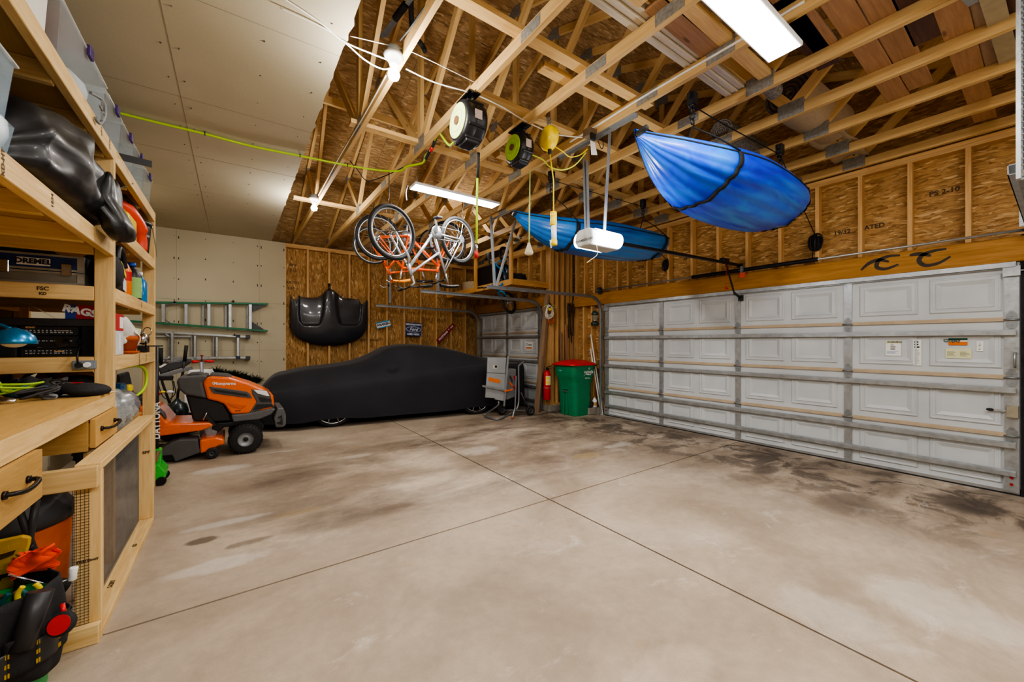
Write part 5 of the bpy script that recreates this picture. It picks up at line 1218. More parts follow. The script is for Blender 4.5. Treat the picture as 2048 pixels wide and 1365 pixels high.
mb = MB(); mb.prism([V((mz(x, y).x, YT-.006, mz(x, y).z)) for x, y in [(622, 858), (775, 878), (735, 905), (655, 888)]], (0, .01, 0)); mb.build('hood_crease', M('deep orange enamel', '#c9560c', .35, coat=.3), mow, bevel=.004)
slab('lower_bumper', [(652, 948), (775, 936), (960, 896), (992, 905), (958, 945), (862, 985), (668, 1005)], YT-.012, YT+.54, LGRY, .018, 3)
slab('brush_guard', [(1002, 895), (1048, 893), (1068, 950), (1068, 1022), (1046, 1040), (990, 1042), (976, 972)], YT-.03, YT+.56, LGRY, .014, 2)
for dy in (.0, .44): MB().tube([V((mz(990, 985).x, YT+dy, mz(990, 985).z)), V((mz(1040, 945).x, YT-.05+dy, mz(1040, 945).z)), V((mz(1035, 1010).x, YT-.05+dy, mz(1035, 1010).z)), V((mz(985, 1005).x, YT+dy, mz(985, 1005).z))], .016, 8).build('guard_bar', DGREYP, mow)
slab('front_axle', [(660, 1006), (868, 986), (905, 1030), (890, 1075), (810, 1020), (600, 1045), (560, 1080), (500, 1060), (540, 1015)], YT+.02, YT+.5, STEELB, .01)
slab('dash_console', [(236, 690), (262, 660), (452, 646), (480, 656), (437, 705), (468, 828), (302, 797), (250, 752)], YT+.0, YT+.5, GRY, .03, 3)
slab('instrument_panel', [(300, 662), (330, 640), (400, 636), (440, 648)], YT+.08, YT+.42, DGREYP, .01)
slab('engine_side', [(302, 797), (468, 828), (545, 850), (602, 872), (668, 1005), (520, 1012), (360, 1002)], YT+.06, YT+.46, BLK, .02)
c = mz(455, 960); MB().tube(smoothpath([V((mz(440, 990).x, YT-.0, mz(440, 990).z)), V((c.x, YT-.03, c.z)), V((mz(470, 930).x, YT-.02, mz(470, 930).z))], 5), .008, 6).build('lift_lever', CHROME, mow)
MB().bar(mz(465, 955), mz(530, 1030), .02, .035).build('brake_pedal', BLK, mow)
slab('foot_rest', [(92, 1030), (200, 1012), (490, 1004), (520, 1026), (425, 1064), (96, 1108)], YT-.05, YT+.62, ORG, .016, 3)
slab('rear_fender', [(40, 880), (92, 905), (130, 935), (175, 990), (200, 1012), (96, 1080), (-220, 1080), (-260, 930), (-200, 890)], YT-.05, YT+.62, ORG, .03, 3)
slab('fender_trim', [(70, 888), (100, 890), (150, 935), (165, 980), (130, 940)], YT-.06, YT+.05, GRY, .008)
slab('seat', [(-200, 860), (-30, 880), (10, 850), (0, 820), (-150, 815), (-190, 640), (-225, 640), (-240, 800)], YT+.06, YT+.48, BLK, .04, 3)
slab('discharge_chute', [(60, 1235), (210, 1146), (262, 1126), (402, 1122), (422, 1222), (236, 1290), (214, 1240), (60, 1250)], YT-.10, YT+.16, GRY, .012)
slab('mower_deck', [(416, 1130), (540, 1108), (602, 1122), (602, 1164), (562, 1170), (482, 1216), (422, 1232)], YT-.09, YT+.6, ORG, .02, 2)
slab('deck_skirt', [(40, 1250), (420, 1232), (240, 1300), (60, 1300)], YT+.0, YT+.6, BLK, .01)
def wheel(name, c, r, w, rimr, parent, rimm=None, tread=True):
    c = V(c); o = MB().lathe([(rimr, -w/2), (r*.8, -w/2), (r*.96, -w*.42), (r, -w*.25), (r, w*.25), (r*.96, w*.42), (r*.8, w/2), (rimr, w/2)], c, (0, 1, 0), 40, cap=False)
    if tread:
        for i in range(30):
            a = 2*PI*i/30
            for s in (-1, 1): o.bar(c+V((r*.985*math.cos(a), 0, r*.985*math.sin(a))), c+V((r*.97*math.cos(a+.12), s*w*.46, r*.97*math.sin(a+.12))), .012, .016, up=(math.cos(a), 0, math.sin(a)))
    o = o.build(name, BLKR, parent)
    MB().lathe([(rimr*1.04, -w*.5), (rimr, -w*.4), (rimr*.55, -w*.22), (rimr*.3, -w*.28), (rimr*.28, -w*.36)], c, (0, 1, 0), 32, cap=False).build('wheel_hub', rimm or M('painted silver wheel', '#8e9194', .45, .3), o)
    MB().lathe([(rimr*.27, -w*.2), (rimr*.27, -w*.34), (rimr*.12, -w*.40)], c, (0, 1, 0), 20).build('hub_cap', BLK, o); return o
c = mz(763, 1146); c.z = .182
wheel('front_wheel', (c.x, YT-.03, .182), .182, .15, .085, mow); wheel('front_wheel', (c.x, YT+.62, .182), .182, .15, .085, mow)
wheel('rear_wheel', (c.x-1.25, YT+.02, .25), .25, .2, .12, mow); wheel('rear_wheel', (c.x-1.25, YT+.62, .25), .25, .2, .12, mow)
g = mz(512, 1203); wheel('gauge_wheel', (g.x, YT-.11, .07), .065, .05, .03, mow, DGREYP, False)
# ---- things standing behind the tractor
p = mz(430, 640, 7.2); t = thing('floor_pump', 'bicycle floor pump with red cross handle standing behind the tractor', 'pump', (p.x, p.y, 0))
MB().tube([(p.x, p.y, .03), (p.x, p.y, mz(430, 548, 7.2).z)], .022, 12).build('pump_barrel', M('grey painted tube', '#8a8e94', .4, .4), t)
zt = mz(430, 545, 7.2).z; xl, xr = mz(355, 545, 7.2).x, mz(522, 545, 7.2).x
MB().tube([(xl, p.y, zt), (xl+.05, p.y, zt), (p.x-.03, p.y, zt+.005)], [.022, .02, .014], 10).tube([(p.x+.03, p.y, zt+.005), (xr-.05, p.y, zt), (xr, p.y, zt)], [.014, .02, .018], 10).build('cross_handle', RED, t)
MB().tube([(p.x, p.y, zt), (p.x, p.y, zt+.08)], .008, 8).lathe([(.018, 0), (.022, .01), (.01, .016)], (p.x, p.y, zt+.08)).build('plunger_knob', M('dark red knob', '#7e1a1a', .5), t)
MB().box(p.x-.14, p.x+.14, p.y-.06, p.y+.06, 0, .03).build('pump_foot', GREYP, t, bevel=.006)
p = mz(425, 630, 7.8); zb_ = mz(425, 650, 7.8).z; t = thing('plastic_chair', 'small white plastic chair with its back showing over the tractor', 'chair', (p.x, p.y, 0))
def cb(u, v): a = PI*u; return V((p.x-.20*math.cos(a)*(1 if v < .6 else math.cos((v-.6)*2.2)), p.y+.03*math.sin(a), .38+(mz(425, 605, 7.8).z-.38)*v))
MB().grid(cb, 16, 12).build('backrest', WHT, t, solid=.02)
MB().box(p.x-.2, p.x+.2, p.y-.38, p.y+.02, .36, .39).build('seat', WHT, t, bevel=.01)
for sx in (-1, 1):
    for yy in (-.36, .0): MB().bar((p.x+.18*sx, p.y+yy, 0), (p.x+.17*sx, p.y+yy, .36), .035, .035).build('leg', WHT, t)
# evergreen garland
GR = M('artificial pine needles', '#16301f', .8, 0, .4, 40); mb = MB()
gp = [mz(480, 640, 8.6), mz(545, 622, 8.6), mz(610, 640, 8.6), mz(680, 648, 8.6), mz(740, 662, 8.6), mz(800, 680, 8.6), mz(870, 690, 8.6)]
gs = smoothpath(gp, 10); rg = random.Random(4)
for p in gs:
    for i in range(26):
        d = V((rg.uniform(-1, 1), rg.uniform(-1, 1), rg.uniform(-.8, 1))).normalized(); L = rg.uniform(.05, .11); a = p+V((rg.uniform(-.02, .02), rg.uniform(-.04, .04), rg.uniform(-.03, .03)))
        s = d.cross(V((.3, .5, .8))).normalized()*.006; mb.quad([a-s, a+s, a+d*L+s*.4, a+d*L-s*.4])
t = thing('evergreen_garland', 'dark green artificial pine garland heaped on a crate behind the tractor hood', 'garland', gs[0]); mb.build('needles', GR, t); MB().tube(gs, .012, 6).build('wire_core', BLKM, t)
t = thing('plastic_crate', 'grey plastic crate hidden behind the tractor hood', 'crate', (gs[20].x, 8.6, 0)); x0, x1 = gs[5].x, gs[-5].x; h_ = min(p.z for p in gs)-.06
MB().box(x0, x1, 8.45, 8.8, 0, h_).build('crate_body', DGREYP, t, bevel=.02)
# snow blower
p = mz(220, 900, 7.35)
t = thing('snow_thrower', 'dark snow thrower with upright handle grips behind the tractor seat', 'snow thrower', (p.x, p.y, 0)); ys = 7.3
def sz_(x, y, Y=ys): return mz(x, y, Y)
MB().tube([sz_(300, 540), sz_(308, 470), sz_(314, 422)], .022, 8).build('handle_grip', BLKR, t); MB().tube([sz_(120, 560, 7.7), sz_(120, 500, 7.7), sz_(122, 440, 7.7)], .024, 8).build('handle_grip', BLKR, t)
MB().tube([sz_(300, 545), sz_(285, 640), sz_(250, 780), sz_(240, 900)], .016, 8).build('handle_tube', BLK, t); MB().tube([sz_(120, 560, 7.7), sz_(130, 700, 7.7), sz_(200, 900, 7.5)], .016, 8).build('handle_tube', BLK, t)
mb = MB(); mb.prism([sz_(95, 600), sz_(180, 548), sz_(330, 525), sz_(352, 548), sz_(300, 585), sz_(120, 640)], (0, .3, 0)); mb.build('control_panel', DGREYP, t, bevel=.015)
mb = MB(); mb.prism([sz_(100, 585, ys-.01), sz_(150, 560, ys-.01), sz_(165, 565, ys-.01), sz_(120, 592, ys-.01)], (0, .004, 0)); mb.build('panel_label', PAPER, t)
MB().bar(sz_(100, 660), sz_(360, 590), .03, .05).build('cross_bar', GREYP, t, bevel=.005)
MB().bar(sz_(90, 668), sz_(215, 668), .05, .07).build('lower_panel', BLK, t, bevel=.01)
e = sz_(245, 930); MB().lathe([(.10, -.16), (.13, -.13), (.135, .02), (.11, .12), (.05, .16), (.02, .2)], e, (0, 0, 1), 20).build('engine_block', M('dark teal enamel', '#12262b', .3, coat=.4), t)
MB().box(e.x-.17, e.x+.2, e.y-.1, e.y+.3, e.z-.22, e.z-.13).build('engine_deck', GALVD, t)
MB().box(e.x-.2, e.x+.25, e.y-.05, e.y+.55, .1, e.z-.2).build('auger_housing', STEELB, t, bevel=.03)
for (x, y, r, m) in ((95, 790, .035, RED), (135, 775, .03, YEL), (190, 775, .04, WHT)): MB().ball(sz_(x, y), (r, r*.7, r*.6)).build('fuel_cap', m, t)
for s in (0, .5): wheel('wheel', (e.x-.05, e.y+.05+s, .2), .2, .12, .1, t)
mb = MB().tube(smoothpath([sz_(95, 690), sz_(130, 800), sz_(180, 830), sz_(230, 780), sz_(215, 690)], 6), .006, 6).tube(smoothpath([sz_(180, 600), sz_(215, 740), sz_(190, 860)], 6), .006, 6); mb.build('control_cable', BLK, t)
# ---- table saw folded on its stand
def tq(x, y, Y=6.08): return at(930+x/4.873, 580+y/4.873, Y=Y)
t = thing('table_saw', 'folded table saw standing on edge on its wheeled stand behind the car tail', 'table saw', tq(400, 1240))
SAWG = M('cast saw table', '#a3a6aa', .45, .1, .06)
mb = MB(); mb.prism([tq(228, 660), tq(402, 662), tq(392, 815), tq(222, 808)], (0, .04, 0)); mb.build('table_wing', SAWG, t, bevel=.004)
mb = MB(); mb.prism([tq(222, 812), tq(392, 820), tq(382, 1085), tq(300, 1072), tq(290, 1058), tq(205, 1052)], (0, .04, 0)); mb.build('saw_table', SAWG, t, bevel=.004)
mb = MB(); mb.prism([tq(276, 732, 6.075), tq(312, 732, 6.075), tq(312, 770, 6.075), tq(276, 768, 6.075)], (0, .004, 0)); mb.build('grip_slot', M('cream cutout', '#cfc8b4', .6), t); 
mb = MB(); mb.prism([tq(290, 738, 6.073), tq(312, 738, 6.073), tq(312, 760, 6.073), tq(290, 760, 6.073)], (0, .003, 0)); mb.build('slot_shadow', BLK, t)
mb = MB(); mb.prism([tq(228, 852, 6.076), tq(330, 872, 6.076), tq(350, 898, 6.076), tq(330, 912, 6.076), tq(230, 890, 6.076)], (0, .003, 0)); mb.build('brand_label', M('orange label', '#ea7a1a', .5), t)
MB().bar(tq(170, 938, 6.05), tq(400, 982, 6.05), .03, .035).build('rip_fence', ALU, t, bevel=.004)
MB().bar(tq(420, 645, 6.06), tq(380, 1135, 6.06), .03, .035, up=(0, 1, 0)).build('front_rail', ALU, t, bevel=.004)
MB().bar(tq(385, 990, 6.03), tq(465, 972, 6.03), .03, .03).build('fence_lever', ORG, t, bevel=.006)
mb = MB(); mb.prism([tq(425, 780, 6.14), tq(500, 770, 6.14), tq(500, 1040, 6.14), tq(412, 1075, 6.14), tq(400, 900, 6.14)], (0, .22, 0)); mb.build('motor_housing', GREYP, t, bevel=.012)
for (x0, y0, x1, y1, m) in ((440, 840, 462, 900, DGREYP), (478, 840, 494, 885, RED), (475, 935, 492, 975, RED), (435, 900, 460, 940, ORG)): MB().bar(tq(x0, y0, 6.13), tq(x1, y1, 6.13), .03, .035).build('motor_trim', m, t, bevel=.006)
STG = M('grey tube frame', '#8b8e93', .4, .6, .05)
z0 = .025
def tg(x, y): return at(930+x/4.873, 580+y/4.873, Z=z0)
f = [tg(330, 1262), tg(195, 1222)]
MB().tube(smoothpath([tq(325, 1085, 6.12), tq(318, 1130, 6.12), tg(195, 1218), tg(215, 1240), tg(325, 1262), tg(430, 1215), tq(500, 1165, 5.97), tq(522, 1100, 5.99), tq(525, 950, 6.0), tq(522, 770, 6.0), tq(530, 735, 6.0), tq(583, 694, 6.0)], 6), .016, 8).build('stand_tube', STG, t)
MB().tube([tq(575, 700, 6.0), tq(583, 694, 6.0)], .02, 8).build('stand_grip', DGREYP, t)
MB().tube([tg(462, 1248), tq(488, 1150, 6.04), tq(500, 840, 6.08)], .016, 8).build('stand_leg', STG, t); MB().lathe([(.02, -.02), (.025, .02)], tg(462, 1246), n=10).build('leg_foot', M('orange rubber foot', '#c86a2a', .6), t)
MB().tube([tq(545, 1000, 6.02), tq(610, 1150, 5.98)], .014, 8).build('folding_brace', DGREYP, t)
w = at(930+630/4.873, 580+1180/4.873, Y=5.95); 
for (c, r) in ((V((w.x, 5.93, .095)), .095), (V((w.x-.42, 6.28, .095)), .095)): wheel('stand_wheel', c, r, .05, .06, t, DGREYP, False)
MB().tube([(w.x, 5.93, .095), (w.x-.42, 6.28, .095)], .01, 8).build('axle', STG, t)
# ---- planks leaning beside the single door
for (u0, v0, u1, v1, dx, wd, mt, lb) in ((1072, 826, 1094, 590, 0, .11, GREYB, 'tall grey brown plank leaning beside the single door track'), (1079, 823, 1097, 620, .05, .07, GREYB, 'narrow plank leaning behind the tall grey brown one')):
    a = at(u0, v0, Z=0); b = at(u1, v1, X=5.14+dx*.3); a.y += dx; b.y += dx*.5+.0
    MB().bar(a, b, wd, .03, up=(-1, 0, .1)).build('leaning_plank', mt, label=lb, cat='board', group='planks leaning by the pier')
for (x0, y0, x1, y1, w, lb, mt) in ((985, 670, 985, 340, .06, 'narrow board behind the bin reaching the torches', CEDAR), (940, 670, 935, 415, .05, 'thin board at the corner stud behind the bin', GREYB), (1025, 670, 1045, 345, .04, 'dark slat standing behind the torches', CEDAR), (1150, 690, 1152, 605, .06, 'short pale board end behind the red lid', PINE), (1172, 690, 1172, 602, .05, 'short pale board end beside another behind the red lid', PINE), (1118, 690, 1112, 410, .025, 'thin upright stick behind the red lid', PINE)):
    a = at(930+x0/4.873, 580+y0/4.873, Y=5.965); b = at(930+x1/4.873, 580+y1/4.873, Y=5.975); a.z = .0; a.x = b.x+.02; a.y = 5.95
    MB().bar(a, b, w, .018, up=(0, 1, 0)).build('scrap_board', mt, label=lb, cat='board', group='scrap boards standing behind the bin')
for (x0, y0, x1, y1, lb) in ((1264, 690, 1226, 435, 'longer white plastic pipe leaning behind the bin'), (1244, 700, 1224, 575, 'shorter white plastic pipe leaning behind the bin')):
    b = at(930+x1/4.873, 580+y1/4.873, X=5.80); a = at(930+x0/4.873, 580+y0/4.873, X=5.79); d = (a-b)/abs(a.z-b.z); a = b+d*b.z
    MB().tube([a, b], .013, 8).build('plastic_pipe', WHT, label=lb, cat='pipe', group='white pipes behind the bin')
# ---- wheeled bin
t = thing('wheeled_bin', 'green wheeled recycling bin with red lid in front of the pier', 'bin', (5.4, 5.52, 0))
def binsec(z): # half sizes along x and y, by height
    return lerp([0, .05, .62, .70, .78, .95, .97], [.20, .21, .235, .255, .29, .30, .33], z), lerp([0, .05, .62, .70, .78, .95, .97], [.225, .235, .25, .27, .285, .295, .32], z)
BX, BY = 5.42, 5.54
zsb = [0, .02, .3, .62, .66, .72, .78, .90, .93, .935, .965]
def bsf(u, v):
    i = int(round(v*(len(zsb)-1))); z = zsb[i]; hx_, hy = binsec(z); a = 2*PI*u; c, s = math.cos(a), math.sin(a); n = 7
    k = (abs(c)**n+abs(s)**n)**(-1/n); dx = .05*(1-z)
    return V((BX+dx*.3+hx_*c*k, BY+hy*s*k, z))
MB().grid(bsf, 48, len(zsb)-1, cu=True).quad([(BX-.19, BY-.21, .005), (BX+.19, BY-.21, .005), (BX+.19, BY+.21, .005), (BX-.19, BY+.21, .005)]).build('bin_body', GRN, t)
def lid(u, v):
    r = v; a = 2*PI*u; c, s = math.cos(a), math.sin(a); n = 7; k = (abs(c)**n+abs(s)**n)**(-1/n)
    return V((BX+.345*c*k*r, BY+.335*s*k*r, .97+.075*(1-r**2)**.6+.02*(1 if r < .8 else 0)*(1-r)-.004*r+.03*max(0, -c*k*r)*0))
MB().grid(lid, 48, 8, cu=True).build('bin_lid', RED, t, solid=.012)
MB().bar((BX-.2, BY-.02, 1.03), (BX+.3, BY-.02, 1.045), .03, .012).build('lid_ridge', RED, t, bevel=.005)
MB().tube([(BX+.31, BY-.26, .95), (BX+.39, BY-.26, .97), (BX+.39, BY+.26, .97), (BX+.31, BY+.26, .95)], .014, 8).build('bin_handle', GRN, t)
for s in (-1, 1): wheel('bin_wheel', (BX+.27, BY+s*.23, .125), .125, .05, .06, t, DGREYP, False)
yl = BY-.2905
mb = MB().text('curbside', .072, (BX+.08, yl-.008, .84), (1, 0, 0), (0, .03, 1), bold=.002).text('recycling', .026, (BX+.10, yl-.006, .785), (1, 0, 0), (0, .05, 1), bold=.001).text('bluebins.org', .026, (BX+.07, yl+.012, .72), (1, 0, 0), (0, .3, 1), bold=.0008)
mb.stroke(smoothpath([V((BX-.05, yl-.006, .765)), V((BX+.02, yl-.006, .80)), V((BX+.09, yl-.007, .795)), V((BX+.2, yl-.007, .815))], 5), [.004]*5+[.02]*5+[.006]*6, (0, -1, 0)); mb.torus((BX+.10, yl-.007, .90), (0, 1, 0), .016, .004, 14, 5); mb.build('bin_lettering', WHT, t)
mb = MB().text('Cedar', .035, (BX-.296, BY+.08, .86), (0, -1, 0), (.02, 0, 1), bold=.001); mb.build('side_lettering', M('pale blue ink', '#6fb8c8', .5), t)
MB().box(BX-.262, BX-.2, BY-.05, BY+.07, .50, .53).build('catch_bar', GRN, t, bevel=.005); MB().box(BX-.262, BX-.24, BY-.05, BY+.06, .46, .475).build('metal_bar', ALU, t)
MB().box(BX-.236, BX-.2, BY-.04, BY-.015, .02, .46).box(BX-.236, BX-.2, BY+.06, BY+.085, .02, .46).build('front_rib', GRN, t, bevel=.006)
# ---- fire extinguisher
e = at(1094, 800, Y=5.99); t = thing('fire_extinguisher', 'red fire extinguisher mounted on the pier beside the bin', 'fire extinguisher', e); ex_, ey = e.x, e.y; r = .075
MB().lathe([(r*.9, 0), (r, .01), (r, .50), (r*.85, .55), (r*.35, .585), (r*.3, .6)], (ex_, ey, e.z), n=28).build('cylinder_body', RED, t)
def wrap(mb, z0, z1, a0, a1, m=0):
    mb.mat = m; mb.grid(lambda u, v: V((ex_+(r+.002)*math.cos(a0+(a1-a0)*u), ey+(r+.002)*math.sin(a0+(a1-a0)*u), e.z+z0+(z1-z0)*v)), 12, 1)
mb = MB(); wrap(mb, .30, .48, -2.6, -.9); mb.build('instruction_label', CREAM, t); mb = MB(); wrap(mb, .40, .46, -2.5, -1.8, 0); wrap(mb, .32, .38, -2.5, -1.8); mb.build('yellow_panel', YEL, t)
MB().torus((ex_, ey, e.z+.24), (0, 0, 1), r, .008, 28, 6).build('mounting_band', GALV, t)
MB().lathe([(.025, .59), (.02, .64)], (ex_, ey, e.z), n=12).bar((ex_, ey, e.z+.65), (ex_-.0, ey-.13, e.z+.68), .02, .012).bar((ex_, ey, e.z+.63), (ex_, ey-.12, e.z+.635), .02, .01).build('valve_lever', STEELB, t)
MB().tube(smoothpath([(ex_, ey+.02, e.z+.62), (ex_+.07, ey+.02, e.z+.58), (ex_+.085, ey+.02, e.z+.4), (ex_+.085, ey, e.z+.2)], 5), .01, 8).build('hose', BLKR, t)
# ---- hanging cords, torches and lantern
def coil_on(label, u, v, Y, w, h, mat, n, seed, name='power_cable', r=.007):
    c = at(u, v, Y=Y); t = thing(name, label, 'cord', c); rr = random.Random(seed)
    for i in range(n):
        k = rr.uniform(.72, 1.08); dx, dz, ph = rr.uniform(-.02, .02), rr.uniform(-.02, .03), rr.uniform(0, 1)
        MB().tube([c+V((dx+w*k*math.sin(2*PI*j/22)*(1-.25*math.cos(2*PI*j/22)), -.012*i*.5+.004*math.sin(9*j), dz-h*k*(1-math.cos(2*PI*j/22))/2)) for j in range(22)], r, 6, closed=True).build('cord_loop', mat, t)
    return t, c
t, c = coil_on('white cord coiled on a hook high on the pier', 1098, 613, 5.93, .085, .25, ROM, 7, 3)
MB().tube([c+V((-.02, .0, -.06)), c+V((.03, -.02, .02)), c+V((.0, -.03, .05))], .02, 8).build('cord_tie', BLKM, t); MB().box(c.x-.03, c.x+.02, c.y-.06, c.y-.02, c.z-.09, c.z-.04).build('cord_plug', YEL, t, bevel=.006)
MB().tube(smoothpath([c+V((-.15, -.01, -.02)), c+V((-.05, -.01, .02)), c+V((.02, -.01, .03)), c+V((.15, -.01, .02)), c+V((.17, -.01, -.02)), c+V((.02, -.02, -.03))], 5), .007, 6).build('cord_tail', M('pale green cord', '#b9cf7a', .5), t)
coil_on('orange cord coiled below the white one on the pier', 1101, 630, 5.955, .08, .2, M('faded orange cord', '#c0622c', .5), 6, 8)
t = thing('garden_torches', 'bundle of brown woven garden torches hung upright on the studs', 'garden torch', at(1141, 640, Y=5.96)); BAM = M('dark bamboo weave', '#3d2c1a', .7, 0, .4, 60, .4, 90)
for i, (x0, x1, yb) in enumerate(((1010, 1005, 470), (1030, 1030, 440), (1050, 1060, 450), (1040, 1020, 520))):
    a = at(930+x1/4.873, 580+130/4.873+i, Y=5.95); b = at(930+x0/4.873, 580+yb/4.873, Y=5.95)
    MB().tube([a, a+(b-a)*.12, a+(b-a)*.2, a+(b-a)*.45, b], [.016, .026, .024, .012, .009], 8).build('torch', BAM, t)
c = at(930+1035/4.873, 580+215/4.873, Y=5.93); MB().tube([c+V((-.11, 0, 0)), c+V((.1, 0, 0))], .004, 6).build('tie_wire', BLK, t)
c = at(930+1030/4.873, 580+115/4.873, Y=5.95); MB().box(c.x-.02, c.x+.02, c.y-.01, c.y+.01, c.z-.03, c.z+.05).build('torch_wick', PINE, t)
c = at(1190, 652, X=5.72); t = thing('camp_lantern', 'dark green gas lantern hanging beside the double door track', 'lantern', c); LG = M('lantern green enamel', '#12332b', .35, coat=.3)
MB().lathe([(.05, 0), (.075, .01), (.08, .05), (.06, .08), (.03, .09)], c, n=20).build('fuel_tank', LG, t); MB().lathe([(.045, .10), (.047, .2), (.045, .21)], c, n=20).build('glass_globe', clear_mat('lantern glass', '#9aa49a', .35, .08), t)
MB().lathe([(.055, .095), (.055, .105)], c, n=20).build('collar', CHROME, t); MB().lathe([(.06, .21), (.075, .22), (.06, .26), (.03, .285), (.01, .29)], c, n=20).build('ventilator', LG, t)
MB().tube([c+V((0, -.06, .2)), c+V((0, -.04, .32)), c+V((0, .0, .345)), c+V((0, .04, .32)), c+V((0, .06, .2))], .003, 6).build('bail_handle', CHROME, t)
MB().tube([c+V((0, 0, .34)), c+V((.05, 0, .35)), c+V((.11, 0, .35))], .005, 6).build('nail_hook', GALVD, t)
def bottle(name, label, cat, loc, prof, mat, cap=None, lab=None, labz=None, group=None, n=20, sx=1., capr=None):
    x, y, z = loc; t = thing(name, label, cat, loc, group=group)
    mb = MB(); mb.lathe(prof, loc, n=n)
    for v in mb.v: v.x = x+(v.x-x)*sx
    mb.build('bottle_body', mat, t)
    if cap: MB().lathe([(capr or prof[-1][0]*1.15, prof[-1][1]-.005), (capr or prof[-1][0]*1.15, prof[-1][1]+.025), (.003, prof[-1][1]+.027)], loc, n=14).build('cap', cap, t)
    if lab:
        r_ = max(p[0] for p in prof)+.0015; z0, z1 = labz
        mb = MB(); mb.grid(lambda u, v: V((x+sx*r_*math.cos(-3.0+2.9*u), y+r_*math.sin(-3.0+2.9*u), z+z0+(z1-z0)*v)), 14, 1); mb.build('bottle_label', lab, t)
    return t
sh = .0
MB().box(5.55, 5.80, 5.28, 5.9, .0, .14).build('concrete_ledge', CURB, bevel=.01, kind='structure')
c = at(1197, 812, X=5.73); bottle('plastic_jug', 'small white jug with brown label beside the bin wheel', 'bottle', (c.x, 5.30, .14), [(.04, 0), (.045, .01), (.045, .13), (.02, .17), (.018, .19)], WHT, M('amber cap', '#8a5a1a', .5), M('tan label', '#b88a58', .6), (.03, .1))
bottle('oil_bottle', 'black bottle with yellow label behind the bin wheel', 'bottle', (5.66, 5.45, .14), [(.035, 0), (.038, .01), (.038, .15), (.015, .19), (.014, .2)], BLK, BLK, YEL, (.03, .11))
MB().tube([(5.75, 5.36, .0), (5.74, 5.32, .75)], .008, 8).build('wood_dowel', PINE, label='thin pale dowel standing behind the bin wheel', cat='stick')
# ================================================================== SHELVES AND BENCH BESIDE THE CAMERA
XF, XB = -.62, -1.50; YM, YE = 3.49, 5.10; YSN = 1.1
ZT, ZN, ZBf, ZCf, ZD = 2.655, 2.04, 2.195, 1.750, 1.309
sh = thing('storage_shelf', 'tall pine storage shelf loaded with bins standing over the workbench', 'shelf', (XF-.4, 4.3, 0))
def rail(p0, p1, w=.038, h=.089): return MB().bar(p0, p1, w, h).build('rail', SHELFW, sh, bevel=.003)
def deck(x0, x1, y0, y1, z): return MB().box(x0, x1, y0, y1, z-.016, z).build('shelf_deck', PLYW, sh)
for y, x in ((YM+.019, XF-.0445), (YE-.019, XF-.0445), (YM+.019, XB+.0445), (YE-.019, XB+.0445), (YSN+.02, XB+.0445)):
    MB().box(x-.0445, x+.0445, y-.019, y+.019, 0, ZT-.0885).build('post', SHELFW, sh, bevel=.003)
MB().box(XB, XB+.089, YSN, YSN+.038, 0, ZT-.09).build('post', SHELFW, sh)
zr = ZT-.0445-.016
for y0, y1 in ((YSN, YM+.036), (YM+.04, YE)): rail((XF-.019, y0, zr+.008), (XF-.019, y1, zr+.008)); rail((XB+.019, y0, zr), (XB+.019, y1, zr))
for y in (1.6, 2.1, 2.62, 3.1, 3.45, 4.1, 4.6, 5.06): rail((XB+.04, y, zr), (XF-.04, y, zr))
deck(XB, XF-.04, YSN, YE, ZT)
zr = ZN-.0445-.008; rail((XF-.019, YSN, zr), (XF-.019, YM, zr)); rail((XB+.019, YSN, zr), (XB+.019, YM, zr))
for y in (1.9, 2.5, 3.05): rail((XB+.04, y, zr-.008), (XF-.04, y, zr-.008))
rail((XB, YM+.0, zr), (XF-.09, YM+.0, zr)); deck(XB, XF-.04, YSN, YM-.02, ZN)
for z in (ZBf, ZCf, ZD):
    zr = z-.0445-.004; rail((XF-.019, YM+.04, zr), (XF-.019, YE-.04, zr)); rail((XB+.019, YM+.04, zr), (XB+.019, YE-.04, zr)); rail((XB+.1, YE-.06, zr), (XF-.1, YE-.06, zr)); rail((XB+.1, 4.3, zr-.01), (XF-.06, 4.3, zr-.01))
    deck(XB, XF-.04, YM+.04, YE-.02, z)
    if z < ZBf: rail((XB+.1, YM+.018, zr), (XF-.09, YM+.018, zr))
deck(XB, XF-.09, YM+.04, YE-.04, .74); 
MB().box(XB-.02, XB-.004, YSN, YE, 1.1, ZT).build('back_panel', M('dim brown panel', '#6e5638', .8), sh)
mb = MB()
for (y, z, t_, s) in ((2.02, 1.99, 'KD-HT', .03), (2.45, 1.99, '1234', .03), (3.2, 2.61, 'S-P-F', .026), (3.38, 2.61, 'STUD', .026), (4.3, 1.265, 'KD HT', .03), (4.6, 1.265, '0172', .03), (4.4, 1.705, 'SPF', .03)): mb.text(t_, s, (XF+.0006, y, z), (0, 0, 1), (0, -1, 0), bold=.001)
mb.text('FSC', .03, (-.92, YM-.0015, 1.715), (1, 0, 0), (0, 0, 1), bold=.001); mb.text('KD', .022, (-.92, YM-.0015, 1.685), (1, 0, 0), (0, 0, 1), bold=.001); mb.build('lumber_stamp', INK, sh)
